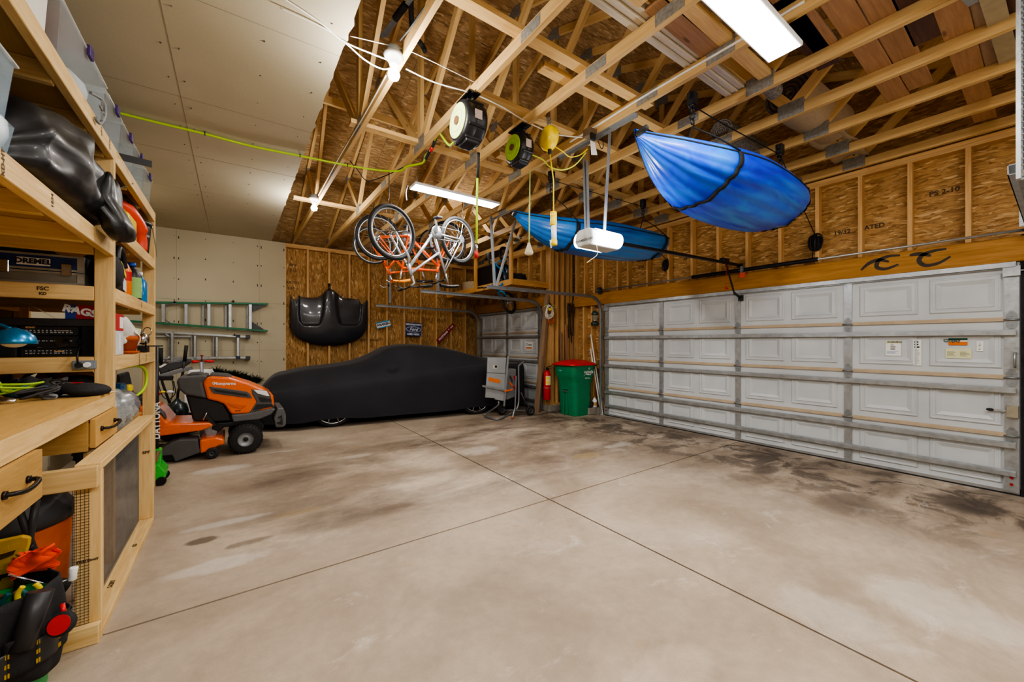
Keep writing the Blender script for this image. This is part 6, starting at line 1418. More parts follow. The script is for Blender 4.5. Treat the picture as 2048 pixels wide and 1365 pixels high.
# outlet strip on the stereo rail
a, b = at(146, 722, Y=YM-.005), at(193, 722, Y=YM-.005); a2 = at(146, 739, Y=YM-.005)
t = thing('outlet_strip', 'grey metal outlet box screwed to the shelf rail under the stereo', 'outlet', ((a.x+b.x)/2, YM, a2.z))
MB().box(a.x, b.x, YM-.028, YM-.002, a2.z, a.z).build('outlet_cover', M('grey enamelled box', '#7f8a94', .45, .3), t, bevel=.003)
for k, m in ((.3, BLK), (.66, WHT)):
    x = a.x+(b.x-a.x)*k; MB().cyl((x, YM-.028, (a.z+a2.z)/2), (x, YM-.05, (a.z+a2.z)/2), .017, .015, 14).build('plug' if m is BLK else 'socket', m, t)
x = a.x+(b.x-a.x)*.3; MB().tube(smoothpath([(x, YM-.05, (a.z+a2.z)/2+.01), (x, YM-.06, a.z+.03), (x-.005, YM-.02, a.z+.06), (x-.01, YM+.05, a.z+.09)], 5), .005, 6).build('cord', BLK, t)
# ---- workbench
ZW = 1.095
wbm = thing('workbench', 'pine workbench with particle board top and drawers under the shelf', 'workbench', (-1.05, 2.3, 0))
MB().box(XB, XF, .6, YM-.002, ZW-.018, ZW).build('worktop', PLYW, wbm)
MB().box(XF-.038, XF-.0, .6, YM-.002, ZW-.107, ZW-.0185).build('apron', SHELFW, wbm, bevel=.003)
MB().box(XB, XF-.05, .6, .64, 0, ZW-.02).box(XB, XB+.09, 1.8, 1.84, 0, ZW-.02).build('leg', SHELFW, wbm)
MB().box(XF-.05, XF-.01, 1.2, 1.29, 0, .78).build('leg', SHELFW, wbm)
PBR = PLYW
yd1 = at(83, 930, X=XF+.014).y; zd0 = at(83, 994, X=XF+.014).z
def drawer(y0, y1, z0, z1, lab, hy0, hy1, hz0, hz1):
    d = MB().box(XF-.004, XF+.016, y0, y1, z0, z1).build('drawer', PBR, wbm, label=lab)
    MB().box(XF-.5, XF-.006, y1-.02, y1-.008, z0+.02, z1-.02).box(XF-.5, XF-.006, y0+.01, y0+.022, z0+.02, z1-.02).build('drawer_side', PBR, d)
    c = XF+.017
    MB().tube(smoothpath([(c, hy0, hz0), (c+.028, hy0+.008, hz0), (c+.034, hy0+(hy1-hy0)*.3, hz0+(hz1-hz0)*.3-.008), (c+.034, hy0+(hy1-hy0)*.7, hz0+(hz1-hz0)*.7-.008), (c+.028, hy1-.008, hz1), (c, hy1, hz1)], 5), .008, 8).lathe([(.014, 0), (.014, .008)], (c, hy0, hz0), (1, 0, 0), 12).lathe([(.014, 0), (.014, .008)], (c, hy1, hz1), (1, 0, 0), 12).build('handle', M('oil rubbed bronze', '#241d1a', .35, .5), d)
h0, h1 = at(4, 992, X=XF+.03), at(66, 966, X=XF+.03); hzz = (h0.z+h1.z)/2
drawer(1.35, yd1, zd0, ZW-.11, 'wide particle board drawer nearer the camera', h0.y+.05, h1.y, hzz, hzz)
yd2 = at(190, 850, X=XF+.014).y; yd3 = YM-.01; zb2 = at(235, 862, X=XF+.014).z
h0, h1 = at(209, 857, X=XF+.03), at(234, 849, X=XF+.03)
drawer(yd2, yd3, zb2, ZW-.11, 'narrow particle board drawer beside the shelf post', h0.y, h1.y, h0.z, h0.z)
MB().box(XB+.1, XF-.01, yd2-.016, yd2-.002, zd0+.02, ZW-.02).build('side_panel', PBR, wbm)
# ---- mesh gate
XG = -.51; G0, G1, GZ = 2.632, 4.13, .832
gt = thing('mesh_gate', 'pine framed wire mesh gate standing beside the workbench', 'gate', (XG-.045, 3.4, 0))
MB().box(XG-.089, XG, G0-.0, G1, GZ-.038, GZ).build('top_rail', SHELFW, gt, bevel=.003)
MB().box(XG-.089, XG, G0, G1, .0, .038).build('bottom_rail', SHELFW, gt, bevel=.003)
MB().box(XG-.089, XG, G0+.002, G0+.04, .038, GZ-.038).build('stile', SHELFW, gt, bevel=.003)
MB().box(XG-.089, XG, G1-.04, G1-.002, .038, GZ-.038).build('stile', SHELFW, gt, bevel=.003)
a, b = at(200, 931, Y=G0-.02), at(200, 973, Y=G0-.02)
MB().box(-1.2, XG-.006, G0-.038, G0-.0, b.z, a.z).build('cross_rail', SHELFW, gt, bevel=.003)
MB().box(-.86, XG-.002, G0-.038, G0, .0, .088).build('cross_rail', SHELFW, gt, bevel=.003)
WIRE = M('dull mesh wire', '#8c8d8c', .5, .6); WIRE2 = M('rusty mesh wire', '#4a4138', .6, .4)
mb = MB(); st_ = .0135; n = int((G1-G0-.08)/st_)
for i in range(n): y = G0+.04+i*st_; mb.bar((XG-.08, y, .038), (XG-.08, y, GZ-.038), .0012, .0012)
for i in range(int((GZ-.076)/st_)): z = .038+i*st_; mb.bar((XG-.08, G0+.04, z), (XG-.08, G1-.04, z), .0012, .0012)
mb.build('wire_mesh', WIRE, gt)
mb = MB(); yv = G0-.0025
for i in range(5): mb.bar((XG-.095+.013*i, yv, .09), (XG-.095+.013*i+.002, yv, b.z-.005), .0015, .0015)
for i in range(int((b.z-.1)/.0135)): z = .09+.0135*i; mb.bar((XG-.096, yv, z), (XG-.038, yv, z+.001), .0015, .0015)
mb.build('stapled_mesh', WIRE2, gt)
mb = MB(); mb.text('STUD KD-HT', .012, (XG-.045, G0-.0015+.002, .38), (1, 0, 0), (0, 0, 1), bold=.001); mb.build('lumber_stamp', INK, gt); mb = MB().text('SPF', .03, (XG-.04, G1-.042, .55), (1, 0, 0), (0, 0, 1), bold=.001); mb.build('lumber_stamp', INK, gt); mb = MB(); mb.text('S-DRY', .03, (XG-.05, 3.1, .0395), (0, 1, 0), (-1, 0, 0), bold=.001); mb.build('lumber_stamp', INK, gt); mb = MB(); mb.text('KD', .03, (XG-.03, 3.6, .0395), (0, 1, 0), (-1, 0, 0), bold=.001); mb.build('lumber_stamp', INK, gt)
MB().box(-.66, -.62, 3.05, 3.14, .0, .8).build('loose_post', SHELFW, label='short pine post standing behind the wire mesh', cat='lumber')
# ---- bins on the top shelf
CLR = clear_mat('cloudy clear plastic', '#dfe5e8', .11, .22); CLRB = clear_mat('bluish clear plastic', '#bcd0de', .2, .25); CLID = clear_mat('cloudy clear lid', '#e6e8ea', .36, .25)
PURP = M('purple latch plastic', '#3d2266', .4); WTOTE = M('opaque white bin plastic', '#d6d4cb', .5, 0, .05)
REDC = M('red fabric contents', '#b51d20', .8); GRYC = M('grey contents', '#6f7378', .8); WHC = M('white contents', '#cdced0', .8)
tote('storage_bin', 'opaque white bin on the top shelf cut off by the frame', -1.15, XF-.03, 1.85, 2.6, ZT+.001, .42, WTOTE, M('white bin lid', '#dcdad2', .5), None, group=None)
GB = 'clear bins with purple latches'
for i, (y0, y1, lab, h, inner) in enumerate(((2.64, 3.41, 'largest clear bin with red contents on the top shelf', .34, [(0, REDC), (1, REDC), (2, WHC)]), (3.43, 3.83, 'clear bin with purple latch beside the biggest one on the top shelf', .32, [(0, WHC), (1, GRYC)]), (3.85, 4.25, 'clear bin with red contents in the middle of the top shelf row', .32, [(0, GRYC), (1, REDC)]), (4.27, 4.67, 'clear bin last but one in the top shelf row', .33, [(0, WHC)]), (4.69, 5.06, 'clear bin at the far end of the top shelf row', .31, [(0, WHC), (1, GRYC)]))):
    tote('storage_bin', lab, -1.12, XF-.012, y0, y1, ZT+.001, h, CLR, CLID, PURP, group=GB, inner=inner)
c = at(198, 218, X=XF+.02); t = thing('c_clamp', 'grey steel clamp hooked over the top shelf rail', 'clamp', c)
MB().tube(smoothpath([c+V((-.02, -.06, .05)), c+V((.01, .02, .06)), c+V((.015, .045, .0)), c+V((.0, .02, -.07)), c+V((-.01, -.02, -.06))], 6), .008, 8).build('clamp_frame', GREYP, t); MB().bar(c+V((.012, .0, .055)), c+V((.012, .0, -.06)), .008, .008).bar(c+V((.012, -.05, .0)), c+V((.012, .05, -.01)), .008, .008).build('clamp_screw', GREYP, t)
a, b = at(222, 279, X=XF-.05), at(286, 291, X=XF+.16); b.y = a.y+.06
MB().bar((XF-.35, a.y-.02, ZT+.012), (b.x-.02, a.y+.10, ZT+.02), .008, .045, up=(0, 0, 1)).build('black_bar', BLK, label='flat black bar sticking out over the top shelf rail', cat='bar')
# ---- second shelf
for i, (z, h, lab) in enumerate(((ZN+.001, .155, 'lower of two stacked clear bins at the shelf edge'), (ZN+.158, .23, 'upper of two stacked clear bins at the shelf edge'))):
    tote('storage_bin', lab, -1.1, XF-.02+.0*i, 1.55, 2.22-.0*i, z, h, CLRB, CLID if i else None, None, group='stacked clear bins', lidh=.02, inner=[(0, GRYC), (1, WHC)])
tote('storage_bin', 'clear bin with white lid behind the black bag', -1.25, -.80, 2.3, 2.85, ZN+.001, .40, CLRB, CLID, None, inner=[(0, WHC)])
VIN = M('glossy black vinyl', '#0f0f12', .42, 0, .2, 6, coat=.08)
def bag(u, v):
    # long soft bag: v along its length, u around; squarish section with sagging folds
    y = 2.24+1.06*v; a = 2*PI*u; e = min(1., min(v, 1-v)/.07)**.5 if 0 < v < 1 else .0
    c, s_ = math.cos(a), math.sin(a); n = 5; k = (abs(c)**n+abs(s_)**n)**(-1/n)
    w = .24*(.25+.75*e); h = hermite([0, .12, .35, .7, 1], [.13, .165, .19, .185, .15], v)*(.3+.7*e)
    fold = .014*math.sin(13*v+3*c)+.012*math.sin(23*v-5*s_)*abs(s_)+.01*math.sin(7*a+6*v)
    x = -.825+w*c*k+fold*abs(c)+.02*math.sin(4*v); z = ZN+.012+h+h*s_*k*(1-.10*abs(c))-(.03*math.sin(PI*(c+1)/2) if s_ > 0 else 0)+fold*(.8 if s_ > 0 else 0)
    return V((x, y, max(z, ZN+.012)))
t = thing('duffel_bag', 'big black vinyl bag slumped over the second shelf rail', 'bag', (-.8, 2.8, ZN)); MB().grid(bag, 48, 50, cu=True).build('bag_body', VIN, t)
def bag2(u, v):
    a = 2*PI*u; z0 = ZN-.055; zz = z0+.37*v; k = 1+.05*math.sin(3*a+5*v)+.03*math.sin(8*a+9*v)
    c, s_ = math.cos(a), math.sin(a); q = (abs(c)**4+abs(s_)**4)**(-.25); e = min(1., min(v, 1-v)/.10)**.5 if 0 < v < 1 else .12
    e = max(e, .12)*(.80+.2*math.sin(PI*v))
    p = V((XF+.075+.065*c*q*e*k, 3.19+.17*s_*q*e*k, zz+.02*math.sin(6*a)*v))
    if zz > ZN+.03: p.x -= .06*min(1, (zz-ZN-.03)/.12)
    p.x = max(p.x, XF+.006)
    return p
MB().grid(bag2, 40, 24, cu=True).build('end_pocket', VIN, t)
MB().grid(lambda u, v: (lambda q: V((q.x, q.y, q.z+.004)))(bag(.21+.05*u, .06+.86*v)), 2, 40).build('carry_strap', BLKM, t, solid=.006)
# ---- far section, upper level
def lumpobj(name, label, cat, c, r, mat, seed, **k): return lump(MB(), c, r, seed, **k).build(name, mat, label=label, cat=cat)
t = thing('tool_case', 'yellow plastic case strapped with a blue clamp on the upper far shelf', 'tool case', (-.78, 4.25, ZBf))
MB().box(-1.0, XF-.03, 4.1, 4.42, ZBf, ZBf+.20).build('case_body', YEL, t, bevel=.025, seg=3); MB().box(-.95, XF-.06, 4.14, 4.38, ZBf+.2, ZBf+.225).build('case_lid', YEL, t, bevel=.01)
MB().box(-1.0, XF-.025, 4.2, 4.24, ZBf+.04, ZBf+.08).build('strap', BLKM, t)
t = thing('power_tool', 'red and orange power tool lying over the yellow case', 'power tool', (-.75, 4.45, ZBf)); MB().tube(smoothpath([(-.9, 4.3, ZBf+.27), (-.76, 4.42, ZBf+.32), (-.68, 4.56, ZBf+.22), (-.66, 4.62, ZBf+.10), (-.66, 4.63, ZBf+.0)], 6), [.05]*8+[.06]*8+[.045]*9, 12).build('tool_body', M('red orange plastic', '#d8401a', .4), t); MB().tube([(-.72, 4.36, ZBf+.38), (-.68, 4.5, ZBf+.34), (-.655, 4.58, ZBf+.24)], .014, 8).build('hose', BLKR, t)
t = thing('bar_clamp', 'blue handled clamp standing on the upper far shelf beside the post', 'clamp', (-.72, 3.95, ZBf)); MB().bar((-.7, 4.0, ZBf), (-.7, 4.02, ZBf+.38), .03, .05, up=(0, 1, 0)).build('clamp_handle', M('royal blue plastic', '#1b3f9c', .4), t, bevel=.008); MB().bar((-.76, 4.02, ZBf+.30), (-.62, 4.02, ZBf+.40), .02, .03).build('clamp_jaw', CHROME, t); MB().bar((-.70, 3.93, ZBf), (-.69, 3.93, ZBf+.22), .05, .05, up=(0, 1, 0)).build('clamp_grip', BLK, t, bevel=.01)
t = thing('lidded_bucket', 'black plastic bucket with lid at the far end of the upper shelf', 'bucket', (-.765, 4.84, ZBf)); c = V((-.765, 4.84, ZBf))
MB().lathe([(.125, 0), (.13, .01), (.148, .25), (.148, .27)], c, n=32).build('bucket_body', BLK, t); MB().lathe([(.155, .255), (.158, .28), (.152, .295), (.13, .295), (.125, .285), (.01, .285)], c, n=32).build('lid', BLK, t)
MB().tube(smoothpath([c+V((.155, -.02, .27)), c+V((.17, .05, .1)), c+V((.165, .14, .02))], 6), .004, 6).build('bail_handle', CHROME, t); mb = MB(); mb.grid(lambda u, v: c+V((.1475*math.cos(-.9+.6*u), .1475*math.sin(-.9+.6*u), .15+.02*v)), 8, 1); mb.build('lettering_band', GREYP, t)
lumpobj('folded_tarp', 'dark blue folded tarp behind the clamp on the upper far shelf', 'tarp', (-1.05, 3.75, ZBf+.09), (.3, .14, .14), M('dark blue tarp', '#16213c', .6), 5)
# ---- far section, middle level: bottles
t = thing('motor_oil_jug', 'black jug with grey label at the near end of the bottle shelf', 'jug', (-.72, 3.86, ZCf)); o = (-.71, 3.90, ZCf)
MB().box(-.83, XF-.035, 3.78, 4.06, ZCf, ZCf+.24).build('jug_body', BLK, t, bevel=.035, seg=3); MB().tube(smoothpath([(-.66, 3.80, ZCf+.22), (-.66, 3.84, ZCf+.31), (-.66, 3.96, ZCf+.29), (-.66, 4.03, ZCf+.20)], 5), .018, 8).build('jug_handle', BLK, t)
mb = MB(); mb.prism([(XF-.033, 3.93, ZCf+.03), (XF-.033, 4.03, ZCf+.02), (XF-.033, 4.03, ZCf+.10), (XF-.033, 3.93, ZCf+.12)], (.002, 0, 0)); mb.build('jug_label', WHC, t); mb = MB(); mb.prism([(XF-.033, 3.86, ZCf+.20), (XF-.033, 4.02, ZCf+.12), (XF-.033, 4.03, ZCf+.15), (XF-.033, 3.88, ZCf+.225)], (.002, 0, 0)); mb.build('label_stripe', YEL, t)
bottle('spray_bottle', 'orange bottle standing behind the black jug', 'bottle', (-.70, 4.18, ZCf), [(.05, 0), (.055, .01), (.055, .20), (.03, .26), (.022, .28), (.022, .30)], M('orange bottle plastic', '#e87516', .35), M('orange cap', '#e0560e', .4), RED, (.12, .19))
bottle('garden_spray', 'green labelled dark bottle of garden spray on the bottle shelf', 'bottle', (-.70, 4.53, ZCf), [(.06, 0), (.062, .01), (.062, .21), (.035, .26), (.02, .275), (.02, .29)], BLK, BLUEP, M('green orchard label', '#8fb86a', .6), (.02, .19), capr=.028)
bottle('cleaner_bottle', 'slim blue bottle at the far end of the bottle shelf', 'bottle', (-.695, 4.86, ZCf), [(.045, 0), (.048, .01), (.048, .19), (.02, .24), (.016, .26)], M('translucent blue bottle', '#1a78b8', .2, coat=.3), WHT)
lumpobj('garbage_bag', 'black plastic bag behind the jug on the bottle shelf', 'bag', (-1.1, 3.85, ZCf+.1), (.24, .18, .17), VIN, 12)
# ---- hard case below the upper level (faces the bench)
yc = YM+.06; zc0 = ZCf+.001
a = at(168, 530, Y=yc); xr = a.x; zt_ = min(at(100, 497, Y=yc).z, ZN-.11)
t = thing('tool_briefcase', 'silver edged blue tool case on the shelf above the stereo', 'tool case', (xr-.3, yc+.15, zc0)); BLC = M('deep blue panel', '#17336f', .45); xl = XB+.06; zm = zc0+(zt_-zc0)*.42
MB().box(xl, xr, yc, yc+.3, zc0, zm).build('case_base', M('ribbed grey aluminium', '#8e8f8c', .4, .6), t, bevel=.004); MB().box(xl, xr, yc, yc+.3, zm+.004, zt_).build('case_lid', BLC, t, bevel=.004)
mb = MB()
for z in (zc0+.006, zm-.006, zm+.012, zt_-.006): mb.box(xl, xr+.003, yc-.006, yc+.004, z-.007, z+.007)
for z0, z1 in ((zc0, zm), (zm+.004, zt_)): mb.box(xr-.03, xr+.004, yc-.006, yc+.3, z0, z1)
mb.build('aluminium_edge', ALU, t, bevel=.002)
lx = at(67, 528, Y=yc-.01); zlab = (zm+zt_)/2+.0; mb = MB(); w_ = (at(101, 528, Y=yc).x-at(34, 528, Y=yc).x); mb.box(lx.x-w_/2, lx.x+w_/2, yc-.010, yc-.004, zlab-.022, zlab+.022); mb.mat = 1; mb.text('DREMEL', .04, (lx.x, yc-.0115, zlab), (1, 0, 0), (0, 0, 1), bold=.002); mb.build('name_plate', [WHE, BLK], t)
for u in (6, 133): p = at(u, 525, Y=yc-.01); MB().box(p.x-.022, p.x+.022, yc-.016, yc-.004, zm-.02, zm+.05).build('latch', CHROME, t, bevel=.003)
lumpobj('camera_bag', 'black padded bag squeezed between the blue case and the post', 'bag', (xr+.085, yc+.14, zc0+.11), (.07, .14, .13), BLKM, 9, amp=.08)
# ---- stereo level
ys = YM+.05; zs0 = ZD+.001; zs1 = at(100, 653, Y=ys).z
u0, u1 = at(40, 690, Y=ys).x, at(157, 690, Y=ys).x
t = thing('stereo_receiver', 'black stereo receiver stacked over a tape deck on the shelf', 'stereo', ((u0+u1)/2, ys+.17, zs0)); h = zs1-zs0
SILK = M('dim silver print', '#8b8f94', .5); REDL = M('amber print', '#b98a5a', .5)
for k0, k1 in ((0, .30), (.31, .69), (.70, 1.)): MB().box(u0, u1, ys, ys+.33, zs0+h*k0, zs0+h*k1-.001).build('stereo_unit', M('satin black metal', '#111114', .4, .2), t, bevel=.003)
mb = MB()
for k in (.86, .80, .52, .2, .12):
    for i in range(12): x = u0+.02+(u1-u0-.04)*i/12; mb.box(x, x+.012*R.uniform(.4, 1), ys-.0015, ys-.0005, zs0+h*k-.003, zs0+h*k+.003)
mb.build('face_print', SILK, t); mb = MB(); mb.box(u1-.09, u1-.05, ys-.0015, ys-.0005, zs0+h*.85, zs0+h*.87); mb.box(u1-.10, u1-.06, ys-.0015, ys-.0005, zs0+h*.16, zs0+h*.19); mb.text('SONY', .014, (u0+.04, ys-.0015, zs0+h*.95), (1, 0, 0), (0, 0, 1), bold=.0005); mb.build('face_lights', REDL, t)
for x, z, r in ((u1-.065, .48, .03), (u0+.24, .50, .015)): MB().cyl((x, ys-.014, zs0+h*z), (x, ys, zs0+h*z), r, r*1.05, 24).build('volume_knob' if r > .02 else 'knob', BLKG, t)
for (xa, xb, lb) in ((u1+.012, at(192, 690, Y=ys).x-.0, 'black speaker between the stereo and the post'), (u0-.30, u0-.014, 'black speaker at the frame edge beside the stereo')):
    s = thing('speaker', lb, 'speaker', ((xa+xb)/2, ys+.15, zs0), group=None); MB().box(xa, xb, ys+.0, ys+.3, zs0, zs1).build('speaker_cabinet', BLKM, s, bevel=.004); mb = MB(); mb.box(xa+.01, xb-.01, ys-.006, ys, zs0+.012, zs1-.012); mb.build('speaker_grille', M('black speaker cloth', '#0d0d0f', .95, 0, .2, 200), s)
MB().box(XB+.05, at(193, 640, Y=ys).x, ys-.005, ys+.33, zs1+.001, at(100, 637, Y=ys).z).build('turntable_lid', M('dark smoked lid', '#1b1b1f', .3), label='flat dark lid lying across the stereo and speakers', cat='lid', bevel=.004)
a, b = at(131, 600, Y=ys+.08), at(192, 640, Y=ys+.08); zl = at(100, 637, Y=ys).z
t = thing('rag_box', 'blue and red cardboard box of rags on the dark lid', 'box', (b.x-.09, ys+.16, zl)); zt2 = min(a.z, ZCf-.03)-.0
zt2 = ZCf-.115
MB().box(a.x, b.x, ys+.08, ys+.30, zl+.001, zt2).build('carton', M('red carton', '#b0141c', .55), t); mb = MB(); mb.box(a.x-.001, a.x+.045, ys+.078, ys+.08, zl+.001, zt2); mb.build('blue_panel', M('royal blue print', '#1c3f9a', .5), t); MB().text('RAGS!', .062, (b.x-.062, ys+.077, (zl+zt2)/2+.004), (1, 0, -.25), (.25, 0, 1), bold=.003).text('200', .02, (a.x+.022, ys+.0765, zt2-.025), (1, 0, 0), (0, 0, 1), bold=.001).build('box_lettering', WHE, t)
MB().tube([at(35, 597, Y=ys+.2), at(112, 637, Y=ys+.03)], .002, 6).build('thin_cord', CREAM, label='thin pale cord slanting down behind the dark lid', cat='cord')
# ---- blue lamp
c = at(28, 688, t=1.95); t = thing('desk_lamp', 'metallic blue dome desk lamp clamped before the stereo', 'lamp', (c.x, c.y, ZW)); BL = M('metallic blue shade', '#1577a8', .3, .5, .06, coat=.4); r = .078
MB().lathe([(r, 0), (r*.98, .012), (r*.86, .04), (r*.6, .062), (r*.3, .072), (.012, .078)], c, (0, 0, 1), 32).build('lamp_shade', BL, t, solid=.003); MB().ball(c+V((0, 0, .006)), (.045, .045, .025)).build('bulb', M('frosted bulb', '#dcd9cf', .3), t)
MB().tube(smoothpath([c+V((-.02, .03, .076)), c+V((-.10, .06, .10)), c+V((-.22, .06, .04)), c+V((-.25, .05, -.12)), (c.x-.25, c.y+.05, ZW+.02)], 6), .008, 8).build('lamp_arm', BL, t); MB().lathe([(.07, 0), (.07, .015), (.02, .025)], (c.x-.25, c.y+.05, ZW+.001), n=24).build('lamp_base', BL, t)
# ---- things on the worktop
zb = ZW+.0
BN = M('black nylon', '#17171a', .8, 0, .25, 40, .3, 200); BGL = M('blue glove rubber', '#2a6f86', .6)
c = at(165, 778, Z=ZW+.04); t = thing('fabric_pouch', 'black fabric pouch with small red lettering beside the shelf post', 'pouch', (c.x, c.y, ZW))
def pouch(u, v): a = 2*PI*u; th = PI*v; k = 1+.06*math.sin(3*a); return V((c.x+.115*math.sin(th)*math.cos(a)*k, c.y+.10*math.sin(th)*math.sin(a)*k, max(ZW+.001, ZW+.035+.04*math.cos(th)*(1+.2*math.cos(a))-.01*math.cos(a))))
MB().grid(pouch, 24, 12, cu=True).build('pouch_body', BN, t, sub=1); MB().text('Gear', .025, (c.x-.01, c.y-.04, ZW+.078), (1, 0, 0), (0, 1, .3), bold=.001).build('pouch_lettering', RED, t)
c2 = at(130, 786, Z=ZW+.01); MB().box(c2.x-.045, c2.x+.04, c2.y-.02, c2.y+.03, ZW+.001, ZW+.022).build('battery_pack', BLK, label='small flat black box before the fabric pouch', cat='battery', bevel=.003)
mb = MB(); c3 = at(178, 788, Z=ZW+.002); mb.prism([(c3.x-.13, c3.y-.05, ZW+.001), (c3.x+.07, c3.y-.03, ZW+.001), (c3.x+.10, c3.y+.09, ZW+.001), (c3.x-.1, c3.y+.08, ZW+.001)], (0, 0, .0015)); mb.build('paper_sheet', PAPER, label='white paper sheet under the black fabric pouch', cat='paper')
def glove(name, label, c, ang, m1, m2, s=1.):
    t = thing(name, label, 'glove', c); R3 = Matrix.Rotation(ang, 3, 'Z'); c = V(c)
    def W(x, y, z): return c+R3 @ V((x*s, y*s, z*s))
    MB().grid(lambda u, v: W(-.02+.11*v, .045*math.cos(2*PI*u)*(1-.15*v), .022+.02*math.sin(2*PI*u)*(1+.2*math.sin(7*v))), 16, 8, cu=True).build('palm', m1, t, sub=1)
    for i in range(4): MB().tube(smoothpath([W(.08, -.036+.024*i, .024), W(.125, -.042+.028*i, .032+.004*(i % 2)), W(.165-.012*abs(i-1.5), -.044+.03*i, .02)], 4), [.0125]*9, 8).build('finger', m1, t)
    MB().tube(smoothpath([W(.02, .04, .022), W(.055, .075, .03), W(.085, .08, .022)], 4), .013, 8).build('thumb', m1, t)
    MB().grid(lambda u, v: W(-.06+.05*v, .047*math.cos(2*PI*u), .024+.022*math.sin(2*PI*u)), 16, 2, cu=True).build('cuff', m2, t, solid=.004); return t
glove('work_glove', 'black work glove with blue cuff on the worktop, facing the drawers', at(62, 795, Z=ZW), -.5, BN, BGL, 1.35); glove('work_glove', 'black work glove lying toward the fabric pouch', at(85, 785, Z=ZW), .2, BN, BGL, 1.4)
glove('work_glove', 'black and lime work glove at the frame edge of the worktop', at(12, 778, Z=ZW), .35, BN, M('lime knit', '#9ccc28', .7), 1.45)
for i, (u, v, m, rx, lb) in enumerate(((25, 762, LIME, .06, 'lime green cloth scrap behind the gloves'), (63, 766, LIME, .03, 'small lime strap end behind the gloves'), (15, 800, CHROME, .03, 'shiny clip lying before the gloves'), (100, 792, GREYP, .03, 'dark carabiner lying beside the flat black box'))):
    c = at(u, v, Z=ZW+.02); lump(MB(), (c.x, c.y, ZW+.012), (rx, rx*.6, .018), 30+i).build(['cloth_scrap', 'strap_end', 'metal_clip', 'carabiner'][i], m, label=lb, cat=['cloth', 'strap', 'clip', 'carabiner'][i])
c = at(8, 745, t=2.5); t = thing('radio_handset', 'black handheld radio standing behind the gloves', 'radio', (c.x, c.y, ZW)); MB().box(c.x-.035, c.x+.035, c.y-.015, c.y+.02, ZW+.001, c.z+.02).build('radio_body', BLK, t, bevel=.006); MB().box(c.x-.025, c.x+.025, c.y-.017, c.y-.014, c.z-.03, c.z).build('radio_screen', BLKG, t)
c = at(128, 768, t=2.55); t = thing('leather_pouch', 'tan leather tool pouch in the shadow under the stereo rail', 'pouch', (c.x, c.y, ZW)); lump(MB(), (c.x, c.y+.05, ZW+.06), (.14, .06, .08), 51).build('pouch_body', M('tan leather', '#8a6228', .7), t); MB().torus((c.x-.10, c.y-.03, ZW+.06), (.2, -1, .2), .06, .012, 24, 8).build('belt_loop', BLKM, t)
lumpobj('cable_bundle', 'black cable bundle behind the fabric pouch', 'cable', (at(158, 758, t=2.5).x, at(158, 758, t=2.5).y, ZW+.04), (.10, .06, .05), BLKR, 61)
rr = random.Random(21)
for i, (u, v, m, nm, lb, r_) in enumerate(((45, 782, BN, 'webbing_strap', 'tangled black webbing strap over the gloves', .007), (20, 790, M('lime webbing', '#a6cf2a', .7), 'webbing_strap', 'tangled lime strap at the frame edge of the worktop', .006), (75, 790, DGREYP, 'webbing_strap', 'tangled dark grey strap over the gloves', .006), (95, 780, DGREYP, 'webbing_strap', 'tangled grey cord by the flat black box', .004))):
    c = at(u, v, Z=ZW+.03); pts = [V((c.x+rr.uniform(-.10, .10), c.y+rr.uniform(-.08, .08), ZW+rr.uniform(.012, .105))) for k in range(11)]
    MB().tube(smoothpath(pts, 6), r_, 6).build(nm, m, label=lb, cat='strap')
c = at(58, 786, Z=ZW+.03); t = thing('knee_pad', 'black knee pad with teal edging among the gloves', 'knee pad', (c.x, c.y, ZW))
def kp(u, v): return V((c.x-.10+.2*u, c.y+.05+.10*(v-.5), ZW+.03+.075*math.sin(PI*u)**.6*math.sin(PI*(.1+.8*v))+.008*math.sin(18*u)))
MB().grid(kp, 24, 10).build('pad_shell', BN, t, solid=.012)
for v in (.0, 1.): MB().tube([kp(i/20, v)+V((0, 0, .006)) for i in range(21)], .006, 6).build('edging', BGL, t)
# ---- far section, pot level
c = V((-.69, 4.27, ZD)); t = thing('terracotta_pot', 'terracotta flower pot on its saucer on the lower far shelf', 'flower pot', c); TC = M('terracotta clay', '#b85a26', .75, 0, .08)
MB().lathe([(.055, .022), (.078, .105), (.083, .105), (.086, .14), (.076, .14), (.07, .10), (.045, .03)], c, n=32).build('pot_body', TC, t); MB().lathe([(.06, .0), (.082, .02), (.076, .022), (.055, .008)], c, n=32).build('saucer', TC, t)
def rag(u, v): a = u; return V((-.71+.10*(u-.5)+.07*v*math.sin(9*u), 4.10+.13*v+.05*math.sin(6*u+4*v), ZD+.25-.18*v*(.6+.5*math.sin(5*u+1)**2)+.03*math.sin(8*u)))
MB().grid(rag, 20, 16).build('white_rag', M('white cotton rag', '#e3e1dc', .9), solid=.004, label='white rag draped over the terracotta pot', cat='rag')
mb = MB(); mb.prism([(-.72, 4.36, ZD+.115), (-.64, 4.42, ZD+.10), (-.63, 4.44, ZD+.20), (-.71, 4.38, ZD+.215)], (0, .012, 0)); mb.build('note_pad', CREAM, label='small cream note pad standing in the terracotta pot', cat='note pad')
t = thing('paint_carton', 'red and white carton beside the post on the lower far shelf', 'box', (-.7, 3.75, ZD)); MB().box(-.8, XF-.045, 3.66, 4.02, ZD+.001, ZD+.17).build('carton_lower', M('pale carton print', '#c9ccd2', .6), t); MB().box(-.8, XF-.045, 3.66, 4.02, ZD+.172, ZD+.29).build('carton_upper', M('red carton print', '#b8242a', .6), t)
mb = MB(); mb.box(XF-.0445, XF-.043, 3.9, 4.0, ZD+.19, ZD+.27); mb.box(XF-.0445, XF-.043, 3.88, 3.92, ZD+.03, ZD+.15); mb.build('carton_print', PAPER, t)
